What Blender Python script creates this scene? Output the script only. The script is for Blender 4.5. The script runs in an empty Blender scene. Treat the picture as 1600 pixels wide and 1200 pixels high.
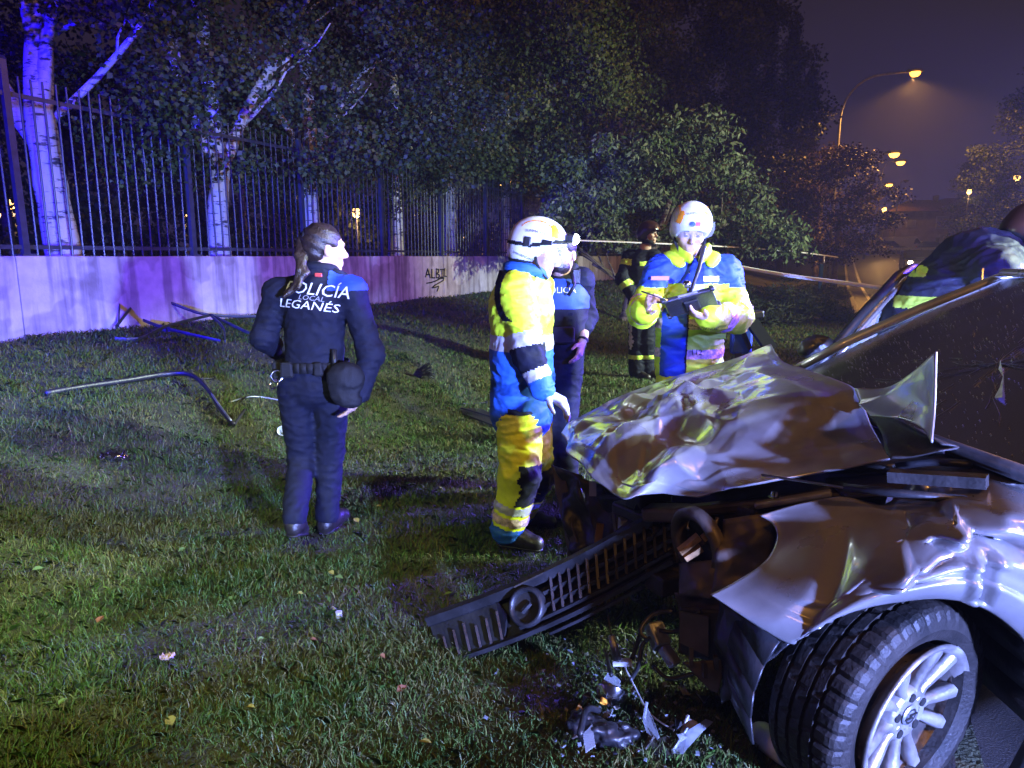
import bpy, bmesh, math, random
import numpy as np
from mathutils import Vector, Matrix

sc = bpy.context.scene
COL = sc.collection
rng = np.random.default_rng(7)
random.seed(7)
R = math.radians

# ------------------------------------------------------------------ camera
CAM_H, PITCH, FPX = 1.5, R(10.2), 1110.0
cam_d = bpy.data.cameras.new('camera')
cam_d.sensor_width = 36.0
cam_d.lens = 36.0 * FPX / 1600.0
cam_d.clip_start, cam_d.clip_end = 0.05, 2000
cam = bpy.data.objects.new('camera', cam_d)
COL.objects.link(cam)
cam.location = (0, 0, CAM_H)
cam.rotation_euler = (math.pi/2 - PITCH, 0, 0)
sc.camera = cam

# ------------------------------------------------------------------ night sky (city glow: brown overhead, purple near the horizon)
world = bpy.data.worlds.new('World'); sc.world = world
world.use_nodes = True
wn, wl = world.node_tree.nodes, world.node_tree.links
wn.clear()
w_out = wn.new('ShaderNodeOutputWorld'); w_bg = wn.new('ShaderNodeBackground')
w_tc = wn.new('ShaderNodeTexCoord'); w_sep = wn.new('ShaderNodeSeparateXYZ'); w_rmp = wn.new('ShaderNodeValToRGB')
wl.new(w_tc.outputs['Generated'], w_sep.inputs[0]); wl.new(w_sep.outputs['Z'], w_rmp.inputs['Fac'])
e = w_rmp.color_ramp.elements
e[0].position, e[0].color = 0.0, (0.026, 0.021, 0.080, 1)
e[1].position, e[1].color = 0.42, (0.019, 0.0125, 0.0125, 1)
m_ = w_rmp.color_ramp.elements.new(0.16); m_.color = (0.026, 0.018, 0.040, 1)
w_noise = wn.new('ShaderNodeTexNoise'); w_noise.inputs['Scale'].default_value = 2.2; w_noise.inputs['Detail'].default_value = 3
w_mr = wn.new('ShaderNodeMapRange'); w_mr.inputs['To Min'].default_value = 0.68; w_mr.inputs['To Max'].default_value = 1.05
wl.new(w_tc.outputs['Generated'], w_noise.inputs['Vector']); wl.new(w_noise.outputs['Fac'], w_mr.inputs['Value'])
wl.new(w_rmp.outputs['Color'], w_bg.inputs['Color']); wl.new(w_mr.outputs['Result'], w_bg.inputs['Strength'])
wl.new(w_bg.outputs[0], w_out.inputs['Surface'])

# ------------------------------------------------------------------ lamps of the place (street lamps; beacons and headlamps of the emergency vehicles round the scene), plus one added sodium lamp
def lamp(name, kind, loc, color, watts, radius=0.1, target=None, cone=None, blend=0.4):
    d = bpy.data.lights.new(name, kind); d.color = color; d.energy = watts
    if kind in ('POINT', 'SPOT'): d.shadow_soft_size = radius
    if kind == 'SPOT': d.spot_size = R(cone); d.spot_blend = blend
    o = bpy.data.objects.new(name, d); COL.objects.link(o); o.location = loc
    if target is not None:
        o.rotation_euler = (Vector(target) - Vector(loc)).to_track_quat('-Z', 'Y').to_euler()
    o['kind'] = 'helper'
    return o
SODIUM = (1.0, 0.46, 0.10)
BLUE = (0.035, 0.02, 1.0)
lamp('sodium_light', 'POINT', (-3.5, -5.0, 9.0), SODIUM, 500, 0.18)
lamp('sodium_light', 'POINT', (6.5, -4.0, 9.0), SODIUM, 2000, 0.18)
lamp('sodium_light', 'POINT', (13.0, 7.0, 9.0), SODIUM, 2600, 0.18)  # added unseen lamp, brightens the far stretch of the wall
lamp('floodlight', 'SPOT', (12.5, 2.6, 5.6), (0.78, 1.0, 0.86), 25000, 0.15, (0.6, 3.9, 0.8), 20, 0.6)
lamp('floodlight', 'SPOT', (12.5, 6.0, 6.0), (0.76, 1.0, 0.84), 26000, 0.15, (2.0, 7.8, 0.0), 27, 0.9)
lamp('floodlight', 'SPOT', (12.0, 6.4, 2.6), (0.85, 1.0, 0.78), 7500, 0.12, (4.2, 14.0, 2.4), 42, 0.7)
lamp('beacon_light', 'SPOT', (8.5, 7.0, 3.0), (0.10, 0.05, 1.0), 26000, 0.12, (0.4, 3.9, 1.3), 26, 0.5)
lamp('beacon_light', 'SPOT', (-4.8, -3.2, 2.4), (0.010, 0.001, 1.0), 25000, 0.12, (-5.2, 9.0, 3.0), 52, 0.5)
lamp('beacon_light', 'SPOT', (3.2, -2.6, 1.25), (0.24, 0.33, 1.0), 14000, 0.12, (1.5, 1.8, 0.6), 50, 0.5)
lamp('beacon_light', 'SPOT', (5.5, -3.0, 3.2), (0.05, 0.06, 1.0), 9000, 0.12, (2.1, 2.5, 1.15), 20, 0.8)
lamp('floodlight', 'SPOT', (-2.9, -1.8, 4.6), (0.78, 1.0, 0.50), 2300, 0.15, (-2.5, 2.4, 0.0), 48, 1.0)

sc.view_settings.view_transform = 'Standard'
sc.view_settings.look = 'None'
sc.view_settings.gamma = 1.0
sc.view_settings.exposure = 0.0
sc.view_settings.use_curve_mapping = False
sc.cycles.max_bounces = 5
sc.cycles.diffuse_bounces = 2
sc.cycles.glossy_bounces = 3
sc.cycles.transmission_bounces = 4
sc.cycles.transparent_max_bounces = 12
sc.cycles.sample_clamp_indirect = 4.0
sc.cycles.caustics_reflective = False
sc.cycles.caustics_refractive = False
sc.cycles.use_denoising = True
# ------------------------------------------------------------------ helpers
_cp, _sp = math.cos(PITCH), math.sin(PITCH)
def ray(px, py):
    cx, cy = (px-800)/FPX, (600-py)/FPX
    return Vector((cx, _cp + cy*_sp, -_sp + cy*_cp))
def at(px, py, Y):
    d = ray(px, py); t = Y/d.y
    return Vector((d.x*t, Y, CAM_H + d.z*t))
def atz(px, py, z):
    d = ray(px, py); t = (z-CAM_H)/d.z
    return Vector((d.x*t, d.y*t, z))
# plan of the place: the boundary wall runs along WD from WP; s = distance from the wall towards the road
WP, WD = np.array([-4.68, 6.5]), np.array([0.412, 0.9112])
WN = np.array([0.9112, -0.412])
def wall_pt(t, s=0.0):
    return WP + WD*t + WN*s
def st(x, y):
    return (x-WP[0])*WD[0] + (y-WP[1])*WD[1], (x-WP[0])*WN[0] + (y-WP[1])*WN[1]
def sstep(a, b, x):
    t = np.clip((x-a)/(b-a), 0, 1); return t*t*(3-2*t)
KERB_S = 7.45
def rise(t):
    return 1.75*sstep(28, 85, t)
def gz(x, y):
    x = np.asarray(x, float); y = np.asarray(y, float)
    t, s = st(x, y)
    bank = 0.72*(1-sstep(0.0, 4.3, s))
    bump = 0.018*np.sin(x*2.1+0.7*y)*np.sin(y*1.7-0.4*x) + 0.012*np.sin(x*5.3+1)*np.sin(y*4.7)
    z = bank + bump*(s < 7.2)
    z = np.where(s < -0.1, 0.95, z)
    return z + rise(t)
def gzf(x, y): return float(gz(x, y))
def ghit(px, py):
    d = ray(px, py); o = Vector((0, 0, CAM_H)); t = 0.5
    while t < 200:
        p = o + d*t
        if p.z <= gzf(p.x, p.y): break
        t += 0.02
    return o + d*t

MATS = {}
def mat(name, base, rough=0.6, metal=0.0, var=0.0, scale=6.0, bump=0.0, bscale=40.0, coat=0.0, emit=None, estr=0.0, attr=None, base2=None, spec=0.5, trans=0.0, thin=False, alpha=1.0, sheen=0.0, detail=4.0, bdist=0.01):
    if name in MATS: return MATS[name]
    m = bpy.data.materials.new(name); m.use_nodes = True
    nt = m.node_tree; b = nt.nodes['Principled BSDF']; L = nt.links
    b.inputs['Roughness'].default_value = rough; b.inputs['Metallic'].default_value = metal
    b.inputs['Coat Weight'].default_value = coat; b.inputs['Coat Roughness'].default_value = 0.06
    b.inputs['Specular IOR Level'].default_value = spec
    b.inputs['Transmission Weight'].default_value = trans
    b.inputs['Alpha'].default_value = alpha
    if sheen: b.inputs['Sheen Weight'].default_value = sheen
    tc = nt.nodes.new('ShaderNodeTexCoord')
    src = None
    if attr:
        a = nt.nodes.new('ShaderNodeAttribute'); a.attribute_name = attr; src = a.outputs['Color']
    if var or base2:
        n = nt.nodes.new('ShaderNodeTexNoise'); n.inputs['Scale'].default_value = scale; n.inputs['Detail'].default_value = detail
        L.new(tc.outputs['Object'], n.inputs['Vector'])
        r = nt.nodes.new('ShaderNodeValToRGB')
        lo = tuple(c*(1-var) for c in base); hi = base2 if base2 else tuple(min(1, c*(1+var)) for c in base)
        r.color_ramp.elements[0].position = 0.32; r.color_ramp.elements[0].color = (*lo, 1)
        r.color_ramp.elements[1].position = 0.68; r.color_ramp.elements[1].color = (*hi, 1)
        L.new(n.outputs['Fac'], r.inputs['Fac'])
        if src is not None:
            mx = nt.nodes.new('ShaderNodeMix'); mx.data_type = 'RGBA'; mx.blend_type = 'MULTIPLY'; mx.inputs[0].default_value = 1
            L.new(src, mx.inputs[6]); L.new(r.outputs['Color'], mx.inputs[7]); src = mx.outputs[2]
        else: src = r.outputs['Color']
        mr = nt.nodes.new('ShaderNodeMapRange'); mr.inputs['To Min'].default_value = max(0.02, rough*0.8); mr.inputs['To Max'].default_value = min(1, rough*1.2)
        L.new(n.outputs['Fac'], mr.inputs['Value']); L.new(mr.outputs['Result'], b.inputs['Roughness'])
    if src is not None: L.new(src, b.inputs['Base Color'])
    else: b.inputs['Base Color'].default_value = (*base, 1)
    if bump:
        n2 = nt.nodes.new('ShaderNodeTexNoise'); n2.inputs['Scale'].default_value = bscale; n2.inputs['Detail'].default_value = 5
        L.new(tc.outputs['Object'], n2.inputs['Vector'])
        bp = nt.nodes.new('ShaderNodeBump'); bp.inputs['Strength'].default_value = bump; bp.inputs['Distance'].default_value = bdist
        L.new(n2.outputs['Fac'], bp.inputs['Height']); L.new(bp.outputs['Normal'], b.inputs['Normal'])
    if emit:
        b.inputs['Emission Color'].default_value = (*emit, 1); b.inputs['Emission Strength'].default_value = estr
    MATS[name] = m
    return m

def tag(o, label=None, cat=None, group=None, kind=None):
    if label: o['label'] = label
    if cat: o['category'] = cat
    if group: o['group'] = group
    if kind: o['kind'] = kind
    return o
def thing(name, loc, label, cat, group=None, rotz=0.0):
    o = bpy.data.objects.new(name, None); COL.objects.link(o)
    o.empty_display_size = 0.1
    o.location = loc; o.rotation_euler = (0, 0, rotz)
    return tag(o, label, cat, group)
def root_of(o):
    return o if o.parent is None else root_of(o.parent)
def set_parent(o, parent, world=True):
    o.parent = parent
    if world:                                   # geometry is given in world coordinates, roots are only translated
        r = root_of(parent)
        o.matrix_parent_inverse = Matrix.Translation(-r.location) if parent is r else Matrix.Identity(4)
def mobj(name, verts, faces, m=None, parent=None, smooth=False, world=True, mats=None, midx=None, attr=None):
    me = bpy.data.meshes.new(name)
    if isinstance(faces, np.ndarray):
        v = np.asarray(verts, np.float32); k = faces.shape[1]; n = len(faces)
        me.vertices.add(len(v)); me.vertices.foreach_set('co', v.ravel())
        me.loops.add(n*k); me.loops.foreach_set('vertex_index', faces.astype(np.int32).ravel())
        me.polygons.add(n); me.polygons.foreach_set('loop_start', np.arange(0, n*k, k, dtype=np.int32))
        me.update(calc_edges=True)
    else:
        me.from_pydata([tuple(p) for p in verts], [], [tuple(f) for f in faces]); me.update()
    for mm in (mats or ([m] if m else [])): me.materials.append(mm)
    if midx is not None: me.polygons.foreach_set('material_index', np.asarray(midx, np.int32))
    if smooth: me.polygons.foreach_set('use_smooth', np.ones(len(me.polygons), bool))
    if attr is not None:
        a = me.color_attributes.new('Col', 'FLOAT_COLOR', 'POINT')
        c = np.ones((len(me.vertices), 4), np.float32); c[:, :3] = attr
        a.data.foreach_set('color', c.ravel())
    o = bpy.data.objects.new(name, me); COL.objects.link(o)
    if parent is not None: set_parent(o, parent, world)
    return o
def dup(root, loc=None, rotz=None, scale=None, label=None, parent=None):
    c = root.copy(); COL.objects.link(c)
    if parent is not None: c.parent = parent
    if loc is not None: c.location = loc
    if rotz is not None: c.rotation_euler = (0, 0, rotz)
    if scale is not None: c.scale = (scale,)*3 if np.isscalar(scale) else scale
    if label: c['label'] = label
    for ch in list(root.children): dup(ch, parent=c)
    return c

class MB:
    """collects simple solids; build() links them as one mesh"""
    def __init__(s): s.v, s.f = [], []
    def add(s, v, f):
        n = len(s.v); s.v += [Vector(p) for p in v]; s.f += [[i+n for i in q] for q in f]; return s
    def box(s, c, size, rot=None, taper=1.0):
        c = Vector(c); hx, hy, hz = (k/2 for k in size); pts = []
        for z in (-1, 1):
            k = 1.0 if z < 0 else taper
            for x, y in ((-1, -1), (1, -1), (1, 1), (-1, 1)):
                p = Vector((x*hx*k, y*hy*k, z*hz))
                if rot is not None: p = rot @ p
                pts.append(c + p)
        return s.add(pts, [(3, 2, 1, 0), (4, 5, 6, 7), (0, 1, 5, 4), (1, 2, 6, 5), (2, 3, 7, 6), (3, 0, 4, 7)])
    def bar(s, a, b, w, h=None, up=(0, 0, 1)):
        a, b = Vector(a), Vector(b); h = h or w
        d = (b-a).normalized(); u = Vector(up)
        if abs(d.dot(u)) > 0.98: u = Vector((0, 1, 0))
        x = d.cross(u).normalized(); y = x.cross(d).normalized()
        pts = [p + x*(i*w/2) + y*(j*h/2) for p in (a, b) for i, j in ((-1, -1), (1, -1), (1, 1), (-1, 1))]
        return s.add(pts, [(0, 1, 2, 3), (7, 6, 5, 4), (0, 4, 5, 1), (1, 5, 6, 2), (2, 6, 7, 3), (3, 7, 4, 0)])
    def tube(s, pts, r, n=8, cap=True, flat=None):
        pts = [Vector(p) for p in pts]; m = len(pts)
        rs = [r]*m if np.isscalar(r) else list(r)
        base = len(s.v); d0 = (pts[1]-pts[0]).normalized()
        u = Vector((0, 0, 1)) if abs(d0.z) < 0.9 else Vector((1, 0, 0))
        for i in range(m):
            d = (pts[min(i+1, m-1)] - pts[max(i-1, 0)]).normalized()
            x = d.cross(u).normalized(); y = x.cross(d).normalized(); u = y
            for k in range(n):
                a = 2*math.pi*k/n
                fx, fy = flat or (1, 1)
                s.v.append(pts[i] + x*(math.cos(a)*rs[i]*fx) + y*(math.sin(a)*rs[i]*fy))
        for i in range(m-1):
            for k in range(n):
                a, b = base+i*n+k, base+i*n+(k+1) % n
                s.f.append([a, b, b+n, a+n])
        if cap:
            s.f.append([base+k for k in reversed(range(n))]); s.f.append([base+(m-1)*n+k for k in range(n)])
        return s
    def lathe(s, prof, n=24, c=(0, 0, 0), rot=None, closed=False):
        base = len(s.v); c = Vector(c); m = len(prof)
        for (r, z) in prof:
            for k in range(n):
                a = 2*math.pi*k/n; p = Vector((r*math.cos(a), r*math.sin(a), z))
                s.v.append(c + (rot @ p if rot is not None else p))
        for i in range(m-1 if not closed else m):
            j = (i+1) % m
            for k in range(n):
                s.f.append([base+i*n+k, base+i*n+(k+1) % n, base+j*n+(k+1) % n, base+j*n+k])
        return s
    def prism(s, poly, z0, z1, M=None):
        n = len(poly); base = len(s.v)
        for z in (z0, z1):
            for (x, y) in poly:
                p = Vector((x, y, z)); s.v.append(M @ p if M is not None else p)
        s.f.append([base+i for i in reversed(range(n))]); s.f.append([base+n+i for i in range(n)])
        for i in range(n): s.f.append([base+i, base+(i+1) % n, base+n+(i+1) % n, base+n+i])
        return s
    def build(s, name, m, parent=None, smooth=False, world=True):
        return mobj(name, s.v, s.f, m, parent, smooth, world)

def bevel(o, w=0.01, seg=2):
    md = o.modifiers.new('bevel', 'BEVEL'); md.width = w; md.segments = seg; md.limit_method = 'ANGLE'; return o
def solidify(o, t=0.004, off=-1):
    md = o.modifiers.new('solid', 'SOLIDIFY'); md.thickness = t; md.offset = off; return o
def subsurf(o, n=1):
    md = o.modifiers.new('sub', 'SUBSURF'); md.levels = n; md.render_levels = n; return o

def text_geo(body, size, shear=0.0, align='CENTER', spacing=1.0, sx=1.0, extr=0.0):
    cu = bpy.data.curves.new('lettering', 'FONT'); cu.body = body; cu.size = size; cu.shear = shear
    cu.align_x = align; cu.align_y = 'CENTER'; cu.space_character = spacing; cu.resolution_u = 2
    o = bpy.data.objects.new('lettering', cu); COL.objects.link(o)
    dg = bpy.context.evaluated_depsgraph_get(); dg.update()
    me = bpy.data.meshes.new_from_object(o.evaluated_get(dg))
    v = [Vector((p.co.x*sx, p.co.y, 0)) for p in me.vertices]; f = [list(p.vertices) for p in me.polygons]
    bpy.data.objects.remove(o); bpy.data.curves.remove(cu); bpy.data.meshes.remove(me)
    return v, f

def vnoise(P, seed=0.0):
    """cheap smooth pseudo noise in -1..1 for arrays of points (n,3)"""
    x, y, z = P[:, 0]+seed*3.1, P[:, 1]-seed*1.7, P[:, 2]+seed*0.9
    return (np.sin(x*1.9+1.3*np.sin(y*1.7+seed)+0.5) * np.cos(z*2.3+1.1*np.sin(x*1.3)) + np.sin(y*2.7+1.7*np.sin(z*1.9+2*seed)) * np.cos(x*1.1-z*1.4+seed))*0.5

# ------------------------------------------------------------------ signed distance modelling (bodies, clothes): smooth unions of tapered capsules, meshed by surface nets
class SDF:
    def __init__(s, k=0.03): s.p = []; s.k = k; s.cut = []; s.disp = None
    def cone(s, a, b, r1, r2, flat=None, k=None):
        s.p.append(('c', np.array(a, np.float32), np.array(b, np.float32), r1, r2, flat, s.k if k is None else k)); return s
    def ell(s, c, r, rot=None, k=None, sub=False):
        Rm = np.array(rot if rot is not None else Matrix.Identity(3), np.float32)
        s.p.append(('s' if sub else 'e', np.array(c, np.float32), np.array(r, np.float32), Rm, None, None, s.k if k is None else k)); return s
    def below(s, z): s.cut.append((np.array((0, 0, -1), np.float32), -z)); return s      # keep z > value
    def plane(s, p, n):                                                                    # remove the side the normal points to
        n = np.array(Vector(n).normalized(), np.float32); s.cut.append((n, float(np.dot(n, np.array(p))))); return s
    def dist1(s, q, P):
        if q[0] == 'c':
            _, a, b, r1, r2, flat, k = q
            pa = P-a; ba = b-a; L2 = float(ba@ba)+1e-9
            h = np.clip(pa@ba/L2, 0, 1); w = pa - h[:, None]*ba
            if flat is not None:
                fd, fk = np.array(Vector(flat[0]).normalized(), np.float32), flat[1]
                w = w + (w@fd)[:, None]*fd*(fk-1)
            return np.sqrt((w*w).sum(1)) - (r1+(r2-r1)*h)
        _, c, r, Rm, _, _, k = q
        w = (P-c)@Rm
        k0 = np.sqrt(((w/r)**2).sum(1)); k1 = np.sqrt(((w/(r*r))**2).sum(1))+1e-9
        return k0*(k0-1)/k1
    def __call__(s, P):
        D = None
        for q in s.p:
            d = s.dist1(q, P); k = q[6]
            if D is None: D = d; continue
            if q[0] == 's':
                h = np.clip(0.5-0.5*(D+d)/k, 0, 1); D = D*(1-h) + (-d)*h + k*h*(1-h)
            else:
                h = np.clip(0.5+0.5*(d-D)/k, 0, 1); D = d*(1-h) + D*h - k*h*(1-h)
        for n, c in s.cut: D = np.maximum(D, P@n - c)
        if s.disp is not None: D = D + s.disp(P)
        return D
    def bounds(s, pad):
        lo, hi = np.full(3, 1e9), np.full(3, -1e9)
        for q in s.p:
            if q[0] == 'c':
                r = max(q[3], q[4]); m0, m1 = np.minimum(q[1], q[2])-r, np.maximum(q[1], q[2])+r
            elif q[0] == 'e':
                r = max(q[2]); m0, m1 = q[1]-r, q[1]+r
            else: continue
            lo, hi = np.minimum(lo, m0), np.maximum(hi, m1)
        return lo-pad, hi+pad
    def mesh(s, h=0.007, B=6):
        lo, hi = s.bounds(0.02+2*h)
        nb = np.ceil((hi-lo)/(h*B)).astype(int)
        N = nb*B+1
        ci = np.stack(np.meshgrid(*[np.arange(n) for n in nb], indexing='ij'), -1).reshape(-1, 3)
        cen = (lo + (ci+0.5)*B*h).astype(np.float32)
        dc = s(cen)
        F = np.repeat(np.repeat(np.repeat(dc.reshape(nb), B, 0), B, 1), B, 2)
        F = np.pad(F, ((0, 1),)*3, mode='edge').astype(np.float32)
        act = np.abs(dc) < B*h*1.05+0.02
        loc = np.stack(np.meshgrid(*[np.arange(B+1)]*3, indexing='ij'), -1).reshape(-1, 3)
        idx = (ci[act][:, None, :]*B + loc[None]).reshape(-1, 3)
        flat = np.unique((idx[:, 0]*N[1]+idx[:, 1])*N[2]+idx[:, 2])
        g = np.stack(np.unravel_index(flat, N), -1)
        Pt = (lo + g*h).astype(np.float32)
        out = np.empty(len(Pt), np.float32)
        for i in range(0, len(Pt), 200000): out[i:i+200000] = s(Pt[i:i+200000])
        F.reshape(-1)[flat] = out
        return surface_nets(F, lo, h)
def surface_nets(F, lo, h):
    S = F < 0
    nx, ny, nz = F.shape
    cnt = np.zeros((nx-1, ny-1, nz-1), np.int8)
    for i in (0, 1):
        for j in (0, 1):
            for k in (0, 1): cnt += S[i:nx-1+i, j:ny-1+j, k:nz-1+k]
    active = (cnt > 0) & (cnt < 8)
    cells = np.argwhere(active)
    vid = np.full(active.shape, -1, np.int32); vid[active] = np.arange(len(cells))
    acc = np.zeros((len(cells), 3)); w = np.zeros(len(cells))
    cor = [(i, j, k) for i in (0, 1) for j in (0, 1) for k in (0, 1)]
    val = {c: F[cells[:, 0]+c[0], cells[:, 1]+c[1], cells[:, 2]+c[2]] for c in cor}
    for a in cor:
        for ax in range(3):
            if a[ax] == 0:
                b = list(a); b[ax] = 1; b = tuple(b)
                va, vb = val[a], val[b]; m = (va < 0) != (vb < 0)
                t = np.where(m, va/np.where(m, va-vb, 1), 0)
                p = np.array(a, float)[None] + t[:, None]*np.eye(3)[ax][None]
                acc += p*m[:, None]; w += m
    V = lo + (cells + acc/np.maximum(w, 1)[:, None])*h
    faces = []
    for ax in range(3):
        sl0 = [slice(None)]*3; sl1 = [slice(None)]*3
        sl0[ax] = slice(0, -1); sl1[ax] = slice(1, None)
        A, Bb = S[tuple(sl0)], S[tuple(sl1)]
        e = np.argwhere(A != Bb)
        o1, o2 = [(1, 2), (2, 0), (0, 1)][ax]
        e = e[(e[:, o1] > 0) & (e[:, o2] > 0) & (e[:, o1] < F.shape[o1]-1) & (e[:, o2] < F.shape[o2]-1)]
        s0 = A[e[:, 0], e[:, 1], e[:, 2]]
        def cell(d1, d2):
            q = e.copy(); q[:, o1] -= d1; q[:, o2] -= d2; return vid[q[:, 0], q[:, 1], q[:, 2]]
        q = np.stack([cell(1, 1), cell(0, 1), cell(0, 0), cell(1, 0)], 1)
        q[~s0] = q[~s0][:, ::-1]
        faces.append(q)
    Q = np.concatenate(faces); Q = Q[(Q >= 0).all(1)]
    return V, Q
def smooth_mesh(V, Q, it=1, f=0.5):
    n = len(V)
    E = np.concatenate([Q[:, [0, 1]], Q[:, [1, 2]], Q[:, [2, 3]], Q[:, [3, 0]]])
    for _ in range(it):
        acc = np.zeros_like(V); c = np.zeros(n)
        for k in range(3): acc[:, k] = np.bincount(E[:, 0], V[E[:, 1], k], n) + np.bincount(E[:, 1], V[E[:, 0], k], n)
        c = np.bincount(E[:, 0], minlength=n) + np.bincount(E[:, 1], minlength=n)
        V = V*(1-f) + f*acc/np.maximum(c, 1)[:, None]
    return V

def face_islands(Q, n):
    """connected pieces of a face list, largest first"""
    lab = np.arange(n)
    for _ in range(200):
        m = lab[Q].min(1); new = lab.copy()
        for k in range(Q.shape[1]): np.minimum.at(new, Q[:, k], m)
        new = new[new]
        if (new == lab).all(): break
        lab = new
    fl = lab[Q[:, 0]]; u, c = np.unique(fl, return_counts=True)
    return [Q[fl == u[i]] for i in np.argsort(-c) if c[i] >= max(14, 0.12*c.max())]
# ------------------------------------------------------------------ ground, road, kerb
def ground_mat():
    m = mat('soil_and_turf', (0.03, 0.032, 0.014), 0.95, var=0.5, scale=3.0, bump=0.9, bscale=60, base2=(0.055, 0.062, 0.022), bdist=0.03)
    return m
def grid_sheet(name, T, S, zf, m, parent=None):
    T, S = np.array(T), np.array(S)
    TT, SS = np.meshgrid(T, S, indexing='ij')
    X = WP[0]+WD[0]*TT+WN[0]*SS; Y = WP[1]+WD[1]*TT+WN[1]*SS
    Z = zf(X, Y, TT, SS)
    V = np.stack([X, Y, Z], -1).reshape(-1, 3)
    nT, nS = len(T), len(S); i, j = np.meshgrid(np.arange(nT-1), np.arange(nS-1), indexing='ij')
    a = (i*nS+j).ravel()
    F = np.stack([a, a+nS, a+nS+1, a+1], 1)[:, ::-1]
    return mobj(name, V, F, m, parent, smooth=True)
T1 = np.concatenate([[-300, -120, -60, -30], np.arange(-14, 30, 0.2), np.arange(30, 100, 2.0), [110, 140, 200, 350, 700]])
S1 = np.concatenate([[-400, -150, -60, -25, -10, -3, -0.6, -0.12], np.arange(-0.08, 7.3, 0.2), [7.3, KERB_S]])
lawn = grid_sheet('ground', T1, S1, lambda X, Y, T, S: gz(X, Y), ground_mat()); tag(lawn, kind='structure')
T2 = np.concatenate([[-300, -60, -20], np.arange(-10, 100, 2.0), [110, 150, 250, 700]])
m_asph = mat('wet_asphalt', (0.022, 0.021, 0.022), 0.33, var=0.55, scale=1.1, bump=0.75, bscale=170, base2=(0.05, 0.046, 0.045), bdist=0.012)
road = grid_sheet('road', T2, [KERB_S+0.1, 9, 11, 13, 15.0], lambda X, Y, T, S: rise(T)-0.09 + 0*X, m_asph); tag(road, kind='structure')
m_pave = mat('far_verge', (0.05, 0.05, 0.03), 0.9, var=0.4, scale=0.8, bump=0.3)
verge = grid_sheet('verge', T2, [15.1, 18, 40, 150, 500], lambda X, Y, T, S: rise(T)+0.03 + 0*X, m_pave); tag(verge, kind='structure')
m_kerb = mat('kerb_stone', (0.30, 0.29, 0.27), 0.75, var=0.3, scale=5, bump=0.3)
kerb = bpy.data.objects.new('kerb', None); COL.objects.link(kerb); tag(kerb, kind='structure')
rotk = Matrix.Rotation(math.atan2(WD[1], WD[0]), 3, 'Z')
kb = MB().box((0, 0, 0), (0.99, 0.13, 0.26)).build('kerb_stone', m_kerb, kerb, world=False); bevel(kb, 0.015)
first = True
for side in (KERB_S+0.02, 15.05):
    for i in range(-4, 70):
        if (side > 10 and i < 18) or (side < 10 and i < 4): continue
        p = wall_pt(i+0.5, side); o = kb if first else kb.copy()
        if not first: COL.objects.link(o)
        first = False
        o.location = (p[0], p[1], float(rise(i+0.5))-0.075 + 0.004*math.sin(i*7)); o.rotation_euler = (0, 0, math.atan2(WD[1], WD[0])+0.006*math.sin(i*5))
ramp_ = grid_sheet('asphalt_ramp', np.arange(-12, 4.01, 0.5), [7.22, 7.4, 7.6, 7.8], lambda X, Y, T, S: 0.012-0.094*sstep(7.25, 7.8, S)+0.004*np.sin(T*3), m_asph); ramp_.parent = road
m_paint = mat('road_paint', (0.62, 0.60, 0.55), 0.5, var=0.35, scale=9)
def road_strip(name, s0, s1, t0, t1, m):
    o = grid_sheet(name, np.arange(t0, t1+0.1, (t1-t0)/max(2, int((t1-t0)/2))), [s0, s1], lambda X, Y, T, S: rise(T)-0.085 + 0*X, m, None)
    return o
ln = road_strip('edge_line', 8.05, 8.17, 6, 70, m_paint); ln.parent = road
for i in range(12):
    o = road_strip('lane_dash', 11.2, 11.32, 8+i*5.5, 10.5+i*5.5, m_paint); o.parent = road

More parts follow.
